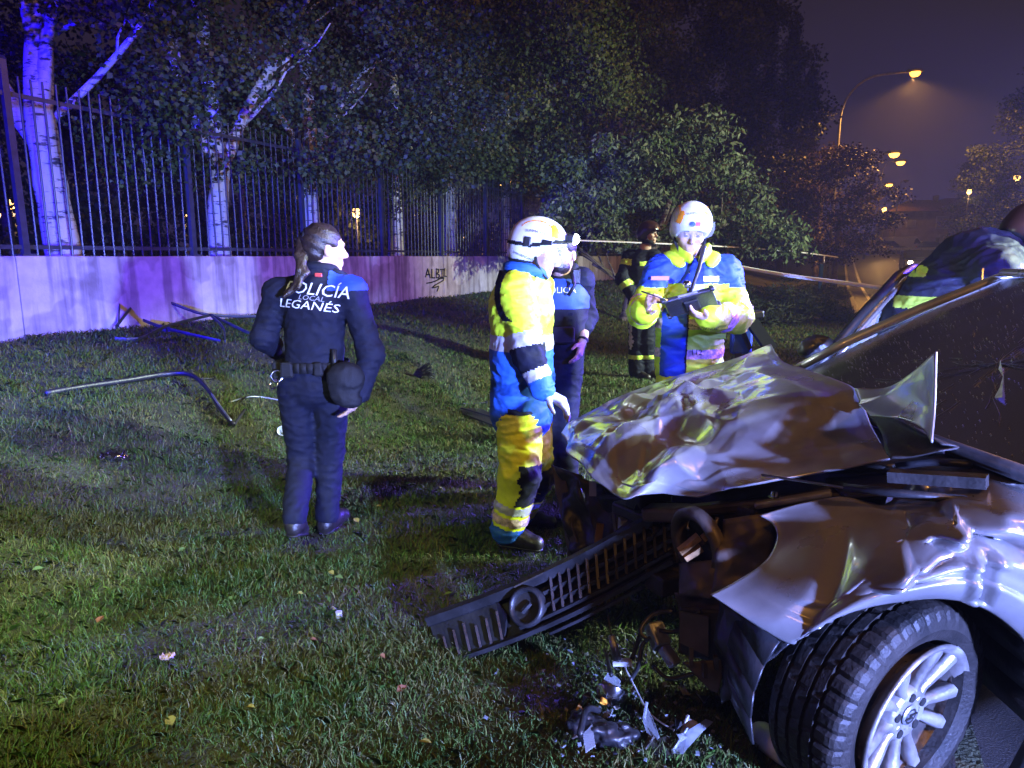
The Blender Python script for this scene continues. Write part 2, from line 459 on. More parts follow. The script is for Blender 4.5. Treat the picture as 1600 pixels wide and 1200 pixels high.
# ------------------------------------------------------------------ boundary wall with graffiti
def wall_mat():
    m = bpy.data.materials.new('stained_render'); m.use_nodes = True
    nt = m.node_tree; N, L = nt.nodes, nt.links; b = N['Principled BSDF']; b.inputs['Roughness'].default_value = 0.85
    tc = N.new('ShaderNodeTexCoord')
    def noise(scale, det, xyz=(1, 1, 1)):
        mp = N.new('ShaderNodeMapping'); mp.inputs['Scale'].default_value = xyz; L.new(tc.outputs['Object'], mp.inputs[0])
        n = N.new('ShaderNodeTexNoise'); n.inputs['Scale'].default_value = scale; n.inputs['Detail'].default_value = det; L.new(mp.outputs[0], n.inputs['Vector']); return n
    def ramp(src, p0, c0, p1, c1):
        r = N.new('ShaderNodeValToRGB'); r.color_ramp.elements[0].position = p0; r.color_ramp.elements[0].color = (*c0, 1); r.color_ramp.elements[1].position = p1; r.color_ramp.elements[1].color = (*c1, 1)
        L.new(src, r.inputs[0]); return r
    def mul(a, bb):
        mx = N.new('ShaderNodeMix'); mx.data_type = 'RGBA'; mx.blend_type = 'MULTIPLY'; mx.inputs[0].default_value = 1; L.new(a, mx.inputs[6]); L.new(bb, mx.inputs[7]); return mx.outputs[2]
    patches = ramp(noise(1.15, 3, (1, 1, 1.1)).outputs['Fac'], 0.475, (0.44, 0.39, 0.38), 0.495, (0.60, 0.55, 0.54))
    grime = ramp(noise(7, 6).outputs['Fac'], 0.3, (0.75, 0.74, 0.74), 0.62, (1, 1, 1))
    drips = ramp(noise(3.2, 5, (2.4, 2.4, 0.22)).outputs['Fac'], 0.38, (0.55, 0.53, 0.52), 0.52, (1, 1, 1))
    sep = N.new('ShaderNodeSeparateXYZ'); L.new(tc.outputs['Object'], sep.inputs[0])
    ad = N.new('ShaderNodeMath'); ad.operation = 'MULTIPLY_ADD'; ad.inputs[1].default_value = 0.35; L.new(noise(6, 5, (1, 1, 0.3)).outputs['Fac'], ad.inputs[0]); L.new(sep.outputs['Z'], ad.inputs[2])
    splash = ramp(ad.outputs[0], 0.14, (0.42, 0.39, 0.34), 0.30, (1, 1, 1))
    c = mul(mul(mul(patches.outputs[0], grime.outputs[0]), drips.outputs[0]), splash.outputs[0])
    L.new(c, b.inputs['Base Color'])
    bp = N.new('ShaderNodeBump'); bp.inputs['Strength'].default_value = 0.5; bp.inputs['Distance'].default_value = 0.008
    L.new(noise(45, 6).outputs['Fac'], bp.inputs['Height']); L.new(bp.outputs[0], b.inputs['Normal'])
    return m
m_wall = wall_mat()
WALL_TOP, WALL_TH = 1.5, 0.25
wang = math.atan2(WD[1], WD[0])
bw = thing('boundary_wall', (*wall_pt(0), 0.60), 'low rendered wall with peeling patches and a scrawled tag under the fence', 'wall')
bw.rotation_euler = (0, 0, wang)
# local frame of the wall: x along it, y away from the road, z from 0.60
joints = [-9.3, -4.6, 0.2, 4.3, 8.15, 13.0, 17.8, 22.6, 27.4, 32.2, 37, 42]
for a, b_ in zip(joints[:-1], joints[1:]):
    up = float(rise((a+b_)/2))
    n = 12; V, F = [], []
    prof = [(0, 0), (0, WALL_TOP-0.60-0.012), (0.012, WALL_TOP-0.60), (WALL_TH-0.012, WALL_TOP-0.60), (WALL_TH, WALL_TOP-0.612), (WALL_TH, 0)]
    for i in range(n+1):
        x = a+0.006 + (b_-a-0.012)*i/n
        for (y, z) in prof: V.append((x, y+0.004*math.sin(x*1.7)*(z > 0), z+up+0.003*math.sin(x*3.1)))
    k = len(prof)
    for i in range(n):
        for j in range(k-1): F.append((i*k+j, i*k+j+1, (i+1)*k+j+1, (i+1)*k+j))
    F.append(tuple(range(k))); F.append(tuple(n*k+j for j in reversed(range(k))))
    F = [tuple(reversed(f)) for f in F]
    mobj('wall_panel', V, F, m_wall, bw, world=False)
def wall_hit(px, py, off=0.0):
    d = ray(px, py)
    # (d*t - WP) . WN = off
    t = (off + WP[0]*WN[0]+WP[1]*WN[1])/(d.x*WN[0]+d.y*WN[1])
    p = Vector((d.x*t, d.y*t, CAM_H+d.z*t)); tt, ss = st(p.x, p.y)
    return tt, p.z-0.60
ink = mat('black_spray_paint', (0.012, 0.012, 0.016), 0.5)
def stroke(mb, pts, w=0.022):
    P = [Vector((wall_hit(*p)[0], -0.012, wall_hit(*p)[1])) for p in pts]
    for a, b_ in zip(P[:-1], P[1:]): mb.bar(a, b_ + (b_-a).normalized()*0.006, w, 0.006, up=(0, 1, 0))
gr = MB()
for s_ in [[(664, 433), (667.5, 420), (671.5, 434)], [(665, 429), (671, 429)], [(674, 420), (674, 434), (678.5, 434)], [(681, 434), (681, 420), (684.5, 421), (685, 425), (681.5, 427), (686, 430), (685, 434), (681, 434)],
           [(687, 421), (693, 421)], [(690, 421), (690, 433)], [(687, 433), (692, 433)], [(694, 419), (693, 431), (697, 432)],
           [(665.5, 442.5), (672, 441.5), (680, 439), (687, 435), (692.5, 434.5), (692, 438), (685, 442), (678, 446), (674.5, 449.5), (679, 449), (684.5, 447), (684, 450), (682, 455)]]:
    stroke(gr, s_)
go = gr.build('graffiti', ink, bw, world=False); tag(go, 'black scrawled letters with an underline flourish')

# ------------------------------------------------------------------ steel fence on the wall
m_fence = mat('painted_steel', (0.04, 0.046, 0.06), 0.42, 0.25, var=0.25, scale=14, bump=0.12, bscale=90)
fence = thing('steel_fence', (*wall_pt(0, -0.12), WALL_TOP), 'tall fence of thin vertical steel bars standing on the low wall', 'fence')
fence.rotation_euler = (0, 0, wang)
bar0 = MB().tube([(0, 0, 0.0), (0, 0, 1.64)], 0.0105, 6).build('bar', m_fence, fence, smooth=False, world=False)
post0 = MB().box((0, 0, 0.885), (0.06, 0.06, 1.77)).box((0, 0, 1.785), (0.07, 0.07, 0.03), taper=0.6).box((0, 0, 0.012), (0.13, 0.13, 0.02)).build('post', m_fence, fence, world=False)
rail0 = MB().bar((0.03, 0, 0), (1.94, 0, 0), 0.014, 0.04).build('rail', m_fence, fence, world=False)
first = True
post_t = [0.37+1.97*i for i in range(-1, 20)]
nb = 0; far_bars = MB()
for i, t in enumerate(post_t):
    up = float(rise(t))
    o = post0 if i == 0 else post0.copy()
    if i: COL.objects.link(o)
    o.location = (t, 0, up); o.rotation_euler = (R(random.uniform(-.5, .5)), R(random.uniform(-.5, .5)), 0)
    for k, z in enumerate((0.085, 1.47)):
        o = rail0 if (i == 0 and k == 0) else rail0.copy()
        if not (i == 0 and k == 0): COL.objects.link(o)
        o.location = (t, 0, z+up)
    for j in range(1, 17):
        x = t+1.97*j/17
        if nb >= 256: far_bars.bar((x, 0, up), (x, 0, 1.64+up), 0.022); continue
        o = bar0 if nb == 0 else bar0.copy()
        if nb: COL.objects.link(o)
        nb += 1
        o.location = (x, 0, up); o.rotation_euler = (R(random.uniform(-.5, .5)), R(random.uniform(-.5, .5)), 0)
fb = far_bars.build('far_bars', m_fence, fence, world=False); fb['kind'] = 'stuff'

# ------------------------------------------------------------------ trees
def leaf_cloud(centres, radii, counts, lsize, colors, aspect=0.75, droop=0.35, rs=1, shell=0.55):
    r = np.random.default_rng(rs)
    C, Rr, K = [], [], []
    for c, rad, n in zip(centres, radii, counts):
        d = r.normal(size=(n, 3)); d /= np.linalg.norm(d, axis=1)[:, None]
        q = r.random(n)**(shell)
        C.append(np.array(c)+d*q[:, None]*np.array(rad)); K.append(np.full(n, r.random()))
    P = np.concatenate(C); tint = np.concatenate(K); n = len(P)
    ax = r.normal(size=(n, 3)); ax[:, 2] = -np.abs(ax[:, 2])*droop-0.25; ax /= np.linalg.norm(ax, axis=1)[:, None]
    sd = np.cross(ax, r.normal(size=(n, 3))); sd /= np.linalg.norm(sd, axis=1)[:, None]
    nr = np.cross(ax, sd)
    L = lsize*r.uniform(0.65, 1.3, n)[:, None]; W = L*aspect*0.5
    V = np.stack([P, P+ax*L*0.45+sd*W+nr*L*0.06, P+ax*L, P+ax*L*0.45-sd*W+nr*L*0.06], 1).reshape(-1, 3)
    F = np.arange(n*4).reshape(-1, 4)
    cols = np.array(colors); ci = np.clip((tint*0.6+r.random(n)*0.4)*len(cols), 0, len(cols)-1).astype(int)
    col = cols[ci]*r.uniform(0.7, 1.25, n)[:, None]
    return V, F, np.repeat(col, 4, 0)
m_leaf = mat('leaf', (1, 1, 1), 0.55, attr='Col', spec=0.22)
m_bark = None
def bark_mat(name, light, dark):
    m = bpy.data.materials.new(name); m.use_nodes = True
    nt = m.node_tree; N, L = nt.nodes, nt.links; b = N['Principled BSDF']; b.inputs['Roughness'].default_value = 0.8
    tc = N.new('ShaderNodeTexCoord'); mp = N.new('ShaderNodeMapping'); mp.inputs['Scale'].default_value = (3.2, 3.2, 16); L.new(tc.outputs['Object'], mp.inputs[0])
    n = N.new('ShaderNodeTexNoise'); n.inputs['Scale'].default_value = 1.6; n.inputs['Detail'].default_value = 5; n.inputs['Roughness'].default_value = 0.7; L.new(mp.outputs[0], n.inputs['Vector'])
    n2 = N.new('ShaderNodeTexNoise'); n2.inputs['Scale'].default_value = 4; n2.inputs['Detail'].default_value = 4; L.new(tc.outputs['Object'], n2.inputs['Vector'])
    ad = N.new('ShaderNodeMath'); ad.operation = 'MULTIPLY_ADD'; ad.inputs[1].default_value = 0.55; L.new(n2.outputs['Fac'], ad.inputs[0]); L.new(n.outputs['Fac'], ad.inputs[2])
    r = N.new('ShaderNodeValToRGB'); r.color_ramp.elements[0].position = 0.66; r.color_ramp.elements[0].color = (*dark, 1); r.color_ramp.elements[1].position = 0.74; r.color_ramp.elements[1].color = (*light, 1)
    L.new(ad.outputs[0], r.inputs[0]); L.new(r.outputs[0], b.inputs['Base Color'])
    bp = N.new('ShaderNodeBump'); bp.inputs['Strength'].default_value = 0.7; bp.inputs['Distance'].default_value = 0.02; L.new(ad.outputs[0], bp.inputs['Height']); L.new(bp.outputs[0], b.inputs['Normal'])
    return m
m_bark = bark_mat('white_poplar_bark', (0.52, 0.50, 0.47), (0.06, 0.05, 0.045))
m_bark2 = bark_mat('dark_bark', (0.14, 0.11, 0.09), (0.04, 0.03, 0.025))
def limb_path(a, b, sag=0.15, n=6, rs=0):
    a, b = Vector(a), Vector(b); r = random.Random(rs); out = []
    side = Vector((r.uniform(-1, 1), r.uniform(-1, 1), r.uniform(-.3, .6)))*sag
    for i in range(n+1):
        t = i/n; out.append(a.lerp(b, t) + side*math.sin(t*math.pi) + Vector((r.uniform(-1, 1), r.uniform(-1, 1), 0))*0.02*(0 < i < n))
    return out
def trunk_mesh(path, r0, r1, limbs, n=14):
    mb = MB()
    P = [Vector(p) for p in path]
    # refine
    Q = []
    for a, b in zip(P[:-1], P[1:]):
        for k in range(5): Q.append(a.lerp(b, k/5))
    Q.append(P[-1]); m = len(Q)
    rad = [(r0+(r1-r0)*i/(m-1))*(1+0.25*max(0, 1-i/2.5)) * (1+0.05*math.sin(i*2.3)) for i in range(m)]
    mb.tube(Q, rad, n)
    for k, (a, b, ra, rb) in enumerate(limbs):
        lp = limb_path(a, b, 0.18, 7, k+3)
        mb.tube(lp, [ra+(rb-ra)*i/7 for i in range(8)], 8)
        rr = random.Random(k)
        for q in range(4):
            s0 = lp[3+q]; e = s0 + (Vector(b)-Vector(a)).normalized()*rr.uniform(.4, .9) + Vector((rr.uniform(-.7, .7), rr.uniform(-.7, .7), rr.uniform(-.2, .6)))
            mb.tube(limb_path(s0, e, 0.08, 4, q+k), [rb*0.9, rb*0.75, rb*0.6, rb*0.45, rb*0.3], 5)
    return mb
POP_COL = [(0.026, 0.044, 0.010), (0.036, 0.058, 0.012), (0.046, 0.068, 0.014), (0.062, 0.074, 0.016), (0.085, 0.084, 0.022)]
def make_tree(name, label, loc, path, r0, r1, limbs, crown, group, bark=None, rotz=0.0):
    t = thing(name, loc, label, 'tree', group, rotz)
    tr = trunk_mesh(path, r0, r1, limbs).build('trunk', bark or m_bark, t, smooth=True, world=False)
    c = bpy.data.objects.new('crown', crown.data if hasattr(crown, 'data') else crown); COL.objects.link(c); c.parent = t
    return t, c
def crown_data(name, clumps, lsize, cols, rs, aspect=0.75, droop=0.35, shell=0.55):
    V, F, c = leaf_cloud([q[0] for q in clumps], [q[1] for q in clumps], [q[2] for q in clumps], lsize, cols, aspect, droop, rs, shell)
    o = mobj('crown', V, F, m_leaf, attr=c); me = o.data; bpy.data.objects.remove(o); return me
def random_clumps(n, lo, hi, rx, ry, per, rs, size=(0.35, 0.75), cx=0.0, cy=0.0):
    r = random.Random(rs); out = []
    for i in range(n):
        z = r.uniform(lo, hi); f = math.sin(math.pi*min(1, max(0.12, (z-lo)/(hi-lo)*0.8+0.2)))**0.6
        a = r.uniform(0, 2*math.pi); q = math.sqrt(r.uniform(0.15, 1))
        s = r.uniform(*size)
        out.append(((cx+math.cos(a)*q*rx*f, cy+math.sin(a)*q*ry*f, z), (s, s, s*0.62), int(per*s*s/0.3)))
    return out
cr_hi = crown_data('crown', random_clumps(78, 2.75, 6.6, 2.5, 2.5, 300, 1), 0.068, POP_COL, 11)
cr_lo = crown_data('crown', random_clumps(98, 1.95, 6.4, 2.7, 2.7, 300, 2), 0.068, POP_COL, 12)
cr_lo2 = crown_data('crown', random_clumps(98, 1.9, 6.4, 2.9, 2.7, 300, 3), 0.068, POP_COL, 13)
def behind(px, s=-1.3):
    o = wall_pt(0, s); u = (px-800)/FPX
    t = (u*o[1]-o[0])/(WD[0]-u*WD[1]); return wall_pt(t, s), t
G_POP = 'white barked poplars behind the fence'
tree_specs = [
    (118, -1.2, 'white barked poplar with a long low limb beside the end of the fence', cr_hi, 0.3, [(0, 0, 0), (-0.10, 0, 1.2), (-0.16, 0, 2.2), (-0.05, 0.1, 3.6), (0.1, 0, 5.5)], 0.20, 0.10,
     [((-0.15, 0, 1.75), (-1.15, 0.1, 3.9), 0.10, 0.045), ((-0.14, 0, 2.0), (0.55, 0.2, 4.2), 0.09, 0.04), ((-0.1, 0, 2.2), (-0.35, -0.3, 4.8), 0.085, 0.04), ((-0.1, 0.1, 2.1), (1.6, -0.2, 3.7), 0.05, 0.02)]),
    (352, -1.2, 'white barked poplar forking into two leaning stems above the fence', cr_lo, 1.2, [(0, 0, 0), (0.0, 0, 1.2), (0.1, 0, 1.9), (0.0, 0, 3.0), (-0.1, 0, 5.0)], 0.165, 0.08,
     [((0.1, 0, 1.7), (1.0, -0.2, 3.2), 0.10, 0.05), ((0.05, 0, 1.8), (-0.5, 0, 4.0), 0.08, 0.04), ((0.1, 0, 1.9), (1.5, 0.2, 4.3), 0.06, 0.03)]),
    (494, -1.3, 'straight white barked poplar just past the forked one', cr_lo2, 2.0, [(0, 0, 0), (0, 0, 1.5), (0.05, 0, 3), (0, 0, 5)], 0.17, 0.08, [((0, 0, 1.9), (1.0, 0.3, 3.8), 0.07, 0.03), ((0, 0, 2.2), (-0.8, -0.3, 4.0), 0.07, 0.03)]),
    (622, -1.4, 'dim poplar trunk between the second and third fence posts past the woman', cr_lo, 3.3, [(0, 0, 0), (0, 0, 2), (0.05, 0, 3.5), (0, 0, 5)], 0.17, 0.08, [((0, 0, 2), (1, 0.3, 3.8), 0.06, 0.03)]),
    (706, -1.3, 'poplar with a short blue lit trunk beside a fence post', cr_lo2, 4.1, [(0, 0, 0), (0, 0, 2), (0.05, 0, 3.5), (0, 0, 5)], 0.16, 0.08, [((0, 0, 2), (1, 0.3, 3.8), 0.06, 0.03)]),
    (790, -1.3, 'poplar with a pale slim trunk behind the helmet with the lamp', cr_lo, 5.2, [(0, 0, 0), (0, 0, 2), (0.05, 0, 3.5), (0, 0, 5)], 0.15, 0.08, [((0, 0, 2), (1, 0.3, 3.8), 0.06, 0.03)]),
    (868, -1.6, 'tall poplar rising behind the grey leaved small tree', cr_lo2, 0.4, [(0, 0, 0), (0, 0, 2), (0.05, 0, 3.5), (0, 0, 6)], 0.18, 0.08, [((0, 0, 2), (1, 0.3, 3.8), 0.06, 0.03)]),
]
for px, s, lab, cr, rz, path, r0, r1, limbs in tree_specs:
    p, t = behind(px, s)
    tr, c = make_tree('poplar_tree', lab, (p[0], p[1], 0.9), path, r0, r1, limbs, cr, G_POP)
    c.rotation_euler = (0, 0, rz)
    if 340 < px < 800: c.location = (WN[0]*1.1, WN[1]*1.1, -0.30)
    if px > 800: c.scale = (1.5, 1.5, 1.7); c.location = (0, 0, -0.5)
    elif px > 600: c.scale = (1.15, 1.15, 1.3)
# bigger trees further along the fence: dark masses
cr_big = crown_data('crown', random_clumps(120, 1.6, 11.5, 3.4, 3.2, 120, 5, size=(0.5, 1.05)), 0.13, [(0.022, 0.034, 0.014), (0.03, 0.042, 0.018), (0.04, 0.05, 0.02)], 15)
for k, (px, Y, sc_, lab) in enumerate([(930, 24, 1.0, 'dark bushy tree overtopping the fence beyond the poplars'), (1035, 29, 1.15, 'dark bushy tree rising behind the standing firefighter'), (1125, 36, 1.25, 'dark wide tree behind the helmet of the man with the tablet')]):
    X = (px-800)/FPX*Y
    tr, c = make_tree('park_tree', lab, (X, Y, 0.8), [(0, 0, 0), (0, 0, 2), (0.1, 0, 4), (0, 0, 8)], 0.2, 0.08, [((0, 0, 2), (1, .3, 4), .08, .04)], cr_big, 'dark park trees', m_bark2)
    tr.scale = (sc_,)*3; c.rotation_euler = (0, 0, k*1.9)
# columnar trees against the sky
def col_clumps(rs, h, r):
    q = random.Random(rs); out = []
    for i in range(95):
        z = q.uniform(0.8, h); f = (1-(z/h)**2.2)*0.9+0.12; a = q.uniform(0, 6.28); d = q.uniform(0.1, 1)
        out.append(((math.cos(a)*r*f*d, math.sin(a)*r*f*d, z), (0.38, 0.38, 0.85), 130))
    return out
cr_col = crown_data('crown', col_clumps(3, 15, 1.35), 0.17, [(0.018, 0.024, 0.013), (0.026, 0.032, 0.017)], 21, droop=-1.2)
for k, (px, Y, sc_, lab) in enumerate([(1172, 44, 1.05, 'tallest columnar poplar against the brown night sky'), (1212, 47, 1.0, 'columnar poplar beside the tallest one'), (1243, 50, 0.86, 'shorter columnar poplar at the edge of the sky'), (1140, 46, 1.1, 'columnar poplar half lost among the bushy trees')]):
    X = (px-800)/FPX*Y; tt, ss = st(X, Y)
    tr, c = make_tree('columnar_tree', lab, (X, Y, float(rise(tt))+0.2), [(0, 0, 0), (0, 0, 5), (0, 0, 14)], 0.2, 0.05, [], cr_col, 'columnar trees', m_bark2)
    tr.scale = (sc_, sc_, sc_); c.rotation_euler = (0, 0, k*2.2)
# round glossy tree by the street lamp
cr_round = crown_data('crown', random_clumps(75, 1.3, 6.2, 2.4, 2.4, 120, 8, size=(0.4, 0.8)), 0.12, [(0.035, 0.022, 0.02), (0.045, 0.03, 0.03), (0.03, 0.026, 0.018)], 31)
for k, (px, Y, sc_, lab) in enumerate([(1298, 33, 1.0, 'round purple leaved tree under the arched street lamp'), (1268, 40, 1.15, 'round purple leaved tree tucked behind the lamp post')]):
    X = (px-800)/FPX*Y; tt, ss = st(X, Y)
    tr, c = make_tree('round_tree', lab, (X, Y, gzf(X, Y)), [(0, 0, 0), (0, 0, 2), (0.1, 0, 4)], 0.13, 0.06, [((0, 0, 1.6), (1, .3, 3), .06, .03), ((0, 0, 1.7), (-.9, -.3, 3.2), .06, .03)], cr_round, 'round trees by the lamp', m_bark2)
    tr.scale = (sc_,)*3; c.rotation_euler = (0, 0, k*1.3)
# trees on the far side of the road
for k, (px, Y, sc_, lab) in enumerate([(1600, 34, 1.0, 'blue tinged tree across the road behind the bending firefighter'), (1512, 62, 0.9, 'small distant tree across the road near the dark house')]):
    X = (px-800)/FPX*Y; tt, ss = st(X, Y)
    tr, c = make_tree('roadside_tree', lab, (X, Y, float(rise(tt))), [(0, 0, 0), (0, 0, 2), (0.1, 0, 4), (0, 0, 7)], 0.16, 0.06, [((0, 0, 2), (1, .3, 4), .07, .03)], cr_big, 'trees across the road', m_bark2)
    tr.scale = (sc_*0.9,)*2 + (sc_*0.85,); c.rotation_euler = (0, 0, 0.8+k*1.3)
# small tree with narrow grey-green leaves on the lawn
GREY = [(0.06, 0.095, 0.035), (0.085, 0.12, 0.055), (0.12, 0.15, 0.09), (0.05, 0.085, 0.022)]
q = random.Random(44); cl = []
for i in range(150):
    x = q.uniform(-2.7, 2.2); top = 4.1*(1-abs((x+0.35)/3.1)**2.6); bot = 1.72+0.15*math.sin(x*3)-0.1*(abs(x) > 2)
    z = q.uniform(bot, max(bot+0.3, top)); y = q.uniform(-1.5, 1.5)
    s = q.uniform(0.28, 0.5); cl.append(((x, y, z), (s, s, s*0.75), 150))
cr_grey = crown_data('crown', cl, 0.115, GREY, 41, aspect=0.42, droop=0.9)
def lawn_place(px, Y):
    X = (px-800)/FPX*Y; return (X, Y, gzf(X, Y))
gx = lawn_place(1040, 15.0)
tr, c = make_tree('small_tree', 'small spreading tree with grey green narrow leaves on the lawn', gx, [(-0.9, 0, 0), (-0.75, 0, 0.7), (-0.4, 0, 1.4), (0, 0, 2.6)], 0.11, 0.05,
    [((-0.7, 0, 0.8), (-1.9, 0.2, 1.7), .06, .03), ((-0.55, 0, 1.1), (1.3, -0.2, 2.2), .06, .03), ((-0.4, 0, 1.4), (0.4, 0.3, 3.0), .05, .02), ((-0.75, 0, 0.6), (-1.6, -.3, 1.3), .05, .025)], cr_grey, None, m_bark2)
# low spreading junipers
def needle_clumps(w, d, h, rs, n=90):
    q = random.Random(rs); out = []
    for i in range(n):
        a = q.uniform(0, 6.28); r = math.sqrt(q.random()); z = h*(1-r*r)*q.uniform(0.25, 1)+0.08
        out.append(((math.cos(a)*r*w, math.sin(a)*r*d, z), (0.30, 0.30, 0.14), 110))
    return out
me_j = crown_data('foliage', needle_clumps(1.35, 1.0, 0.85, 5), 0.13, [(0.026, 0.042, 0.026), (0.036, 0.054, 0.032), (0.05, 0.062, 0.04)], 51, aspect=0.16, droop=-0.9)
for k, (px, Y, sc_, lab) in enumerate([(1215, 16.5, 1.1, 'low spreading juniper bush on the lawn behind the white tape'), (1150, 18.5, 0.8, 'low juniper bush half behind the man with the tablet'), (1283, 26, 0.75, 'small far juniper bush beside the blue signpost')]):
    t = thing('juniper_bush', lawn_place(px, Y), lab, 'bush', 'junipers on the lawn'); t.scale = (sc_,)*3; t.rotation_euler = (0, 0, k)
    c = bpy.data.objects.new('foliage', me_j); COL.objects.link(c); c.parent = t
    MB().tube([(0, 0, -0.05), (0.05, 0, 0.25), (0.3, 0.1, 0.5)], [0.05, 0.04, 0.02], 6).build('stem', m_bark2, t, world=False)
# park beyond the fence: dark hedge trees
cr_park = crown_data('crown', random_clumps(60, 0.7, 5.5, 2.6, 2.2, 90, 9, size=(0.5, 0.95)), 0.15, [(0.02, 0.03, 0.014), (0.03, 0.036, 0.016)], 61)
for k, (px, Y, sc_) in enumerate([(30, 20, 1.0), (200, 24, 1.1), (390, 27, 1.1), (540, 33, 1.2), (660, 36, 1.2), (760, 40, 1.3), (840, 34, 1.0)]):
    X = (px-800)/FPX*Y
    tr, c = make_tree('park_tree', 'bushy park tree ' + ['far behind the limbed poplar at the fence end', 'in the dark gap between the limbed and the forked poplar', 'far behind the forked poplar', 'beside the park lamp seen past the ponytail', 'far behind the dim poplar trunk', 'far behind the blue lit poplar trunk', 'behind the fence at the small spreading tree'][k], (X, Y, 0.95), [(0, 0, 0), (0, 0, 2), (0.1, 0, 4)], 0.15, 0.06, [], cr_park, 'trees in the park behind the fence', m_bark2)
    tr.scale = (sc_, sc_, sc_*1.2); c.rotation_euler = (0, 0, k*1.1)

# ------------------------------------------------------------------ street lamps
m_pole = mat('galvanised_pole', (0.30, 0.29, 0.28), 0.45, 0.6, var=0.2, scale=8)
m_sod = mat('sodium_lens', (1, 0.8, 0.4), 0.3, emit=(1.0, 0.40, 0.035), estr=9)
m_sod_far = mat('sodium_lens_far', (1, 0.8, 0.4), 0.3, emit=(1.0, 0.45, 0.06), estr=7)
m_headc = mat('lamp_casing', (0.18, 0.18, 0.18), 0.5, 0.3)
def street_lamp(loc, h, arm, lab, light=0, ang=0.0, lens=None, sz=1.0):
    t = thing('street_lamp', loc, lab, 'street lamp', 'street lamps', ang)
    pts = [(0, 0, 0), (0, 0, h*0.45), (0, 0, h*0.80)] + [(arm*(1-math.cos(a))*0.62, 0, h*0.80+h*0.2*math.sin(a)) for a in np.linspace(0.25, math.pi/2, 7)] + [(arm, 0, h*1.005)]
    rr = [0.085, 0.075, 0.062] + [0.05]*7 + [0.04]
    MB().tube(pts, rr, 10).build('pole', m_pole, t, smooth=True, world=False)
    hd = MB().box((arm+0.28*sz, 0, h*1.005+0.03), (0.75*sz, 0.30*sz, 0.14*sz), taper=0.75).build('lamp_head', m_headc, t, world=False); bevel(hd, 0.03)
    prof = [(0.0, -0.20), (0.13, -0.17), (0.21, -0.09), (0.23, 0.0)]
    MB().lathe([(r*sz, z*sz) for r, z in prof], 14, (arm+0.32*sz, 0, h*1.005-0.045*sz)).build('lens', lens or m_sod, t, smooth=True, world=False)
    if light:
        d = bpy.data.lights.new('lamp_light', 'SPOT'); d.color = SODIUM; d.energy = light; d.spot_size = R(150); d.spot_blend = 0.4; d.shadow_soft_size = 0.15
        o = bpy.data.objects.new('lamp_light', d); COL.objects.link(o); o.parent = t; o.location = (arm+0.32, 0, h-0.28); o['kind'] = 'helper'
    return t
def road_loc(px, Y):
    X = (px-800)/FPX*Y; tt, ss = st(X, Y); return (X, Y, float(rise(tt)) if ss > KERB_S else gzf(X, Y))
street_lamp(road_loc(1288, 36), 9.85, 2.75, 'tall arched street lamp glowing orange over the road', 6000, -0.3)
far_lamps = [(1341, 62, 8.7, 'street lamp whose amber lens shines through the edge of the purple leaved tree'), (1357, 74, 9.1, 'second amber street lamp along the receding road'), (1349, 96, 9.0, 'third amber street lamp along the receding road')]
for px, Y, h, lab in far_lamps:
    street_lamp(road_loc(px, Y), h, 1.1, lab, 1600, -0.2, m_sod_far, 1.8)
t_ = street_lamp(road_loc(1385, 84), 8.2, 0.5, 'unlit tall bare lamp post in front of the dark house', 0, 0.2, m_headc)
m_lampw = mat('warm_lamp_glass', (1, 0.85, 0.6), 0.3, emit=(1.0, 0.52, 0.12), estr=6)
def post_lamp(loc, h, lab, w=0, m=None, grp='post top lamps', r=0.2):
    t = thing('post_lamp', loc, lab, 'lamp', grp)
    MB().tube([(0, 0, 0), (0, 0, h)], [0.06, 0.045], 8).build('pole', m_pole, t, world=False)
    MB().lathe([(0.05, 0), (r*0.8, 0.08), (r, 0.22), (r*0.7, 0.36), (0.02, 0.42)], 12, (0, 0, h)).build('globe', m or m_lampw, t, smooth=True, world=False)
    MB().lathe([(r*1.15, 0.36), (r*0.6, 0.46), (0.01, 0.5)], 12, (0, 0, h)).build('cap', m_headc, t, world=False)
    if w:
        d = bpy.data.lights.new('lamp_light', 'POINT'); d.color = (1, 0.58, 0.2); d.energy = w; d.shadow_soft_size = 0.2
        o = bpy.data.objects.new('lamp_light', d); COL.objects.link(o); o.parent = t; o.location = (0, 0, h-0.25); o['kind'] = 'helper'
    return t
post_lamp(road_loc(1366, 66), 4.0, 'short post lamp by the parked cars', 120)
post_lamp(road_loc(1492, 60), 5.2, 'post lamp beside the distant house', 120)
post_lamp(road_loc(1535, 70), 4.1, 'post lamp just above the back of the bending firefighter', 60)
post_lamp(road_loc(1562, 48), 5.6, 'post lamp in front of the blue tinged tree', 60)
for px, Y, z, w, lab in [(42, 26, 3.0, 260, 'park lamp beside the end post of the fence'), (22, 27, 2.6, 0, 'dimmer park lamp at the end of the fence'), (302, 32, 3.1, 120, 'park lamp beside the fence post nearest the forked poplar'), (563, 30, 2.95, 260, 'park lamp seen past the ponytailed officer'), (455, 44, 2.6, 0, 'tiny park lamp behind the straight poplar'), (722, 40, 2.2, 60, 'tiny park lamp behind the fence beside the tagged wall')]:
    X = (px-800)/FPX*Y; post_lamp((X, Y, 0.95), z-0.95+0.1, lab, w, None, 'park lamps behind the fence', 0.17)
pl = wall_pt(17.5, -3.0); post_lamp((pl[0], pl[1], 0.95), 2.6, 'park lamp behind the small spreading tree', 420, None, 'park lamps behind the fence')
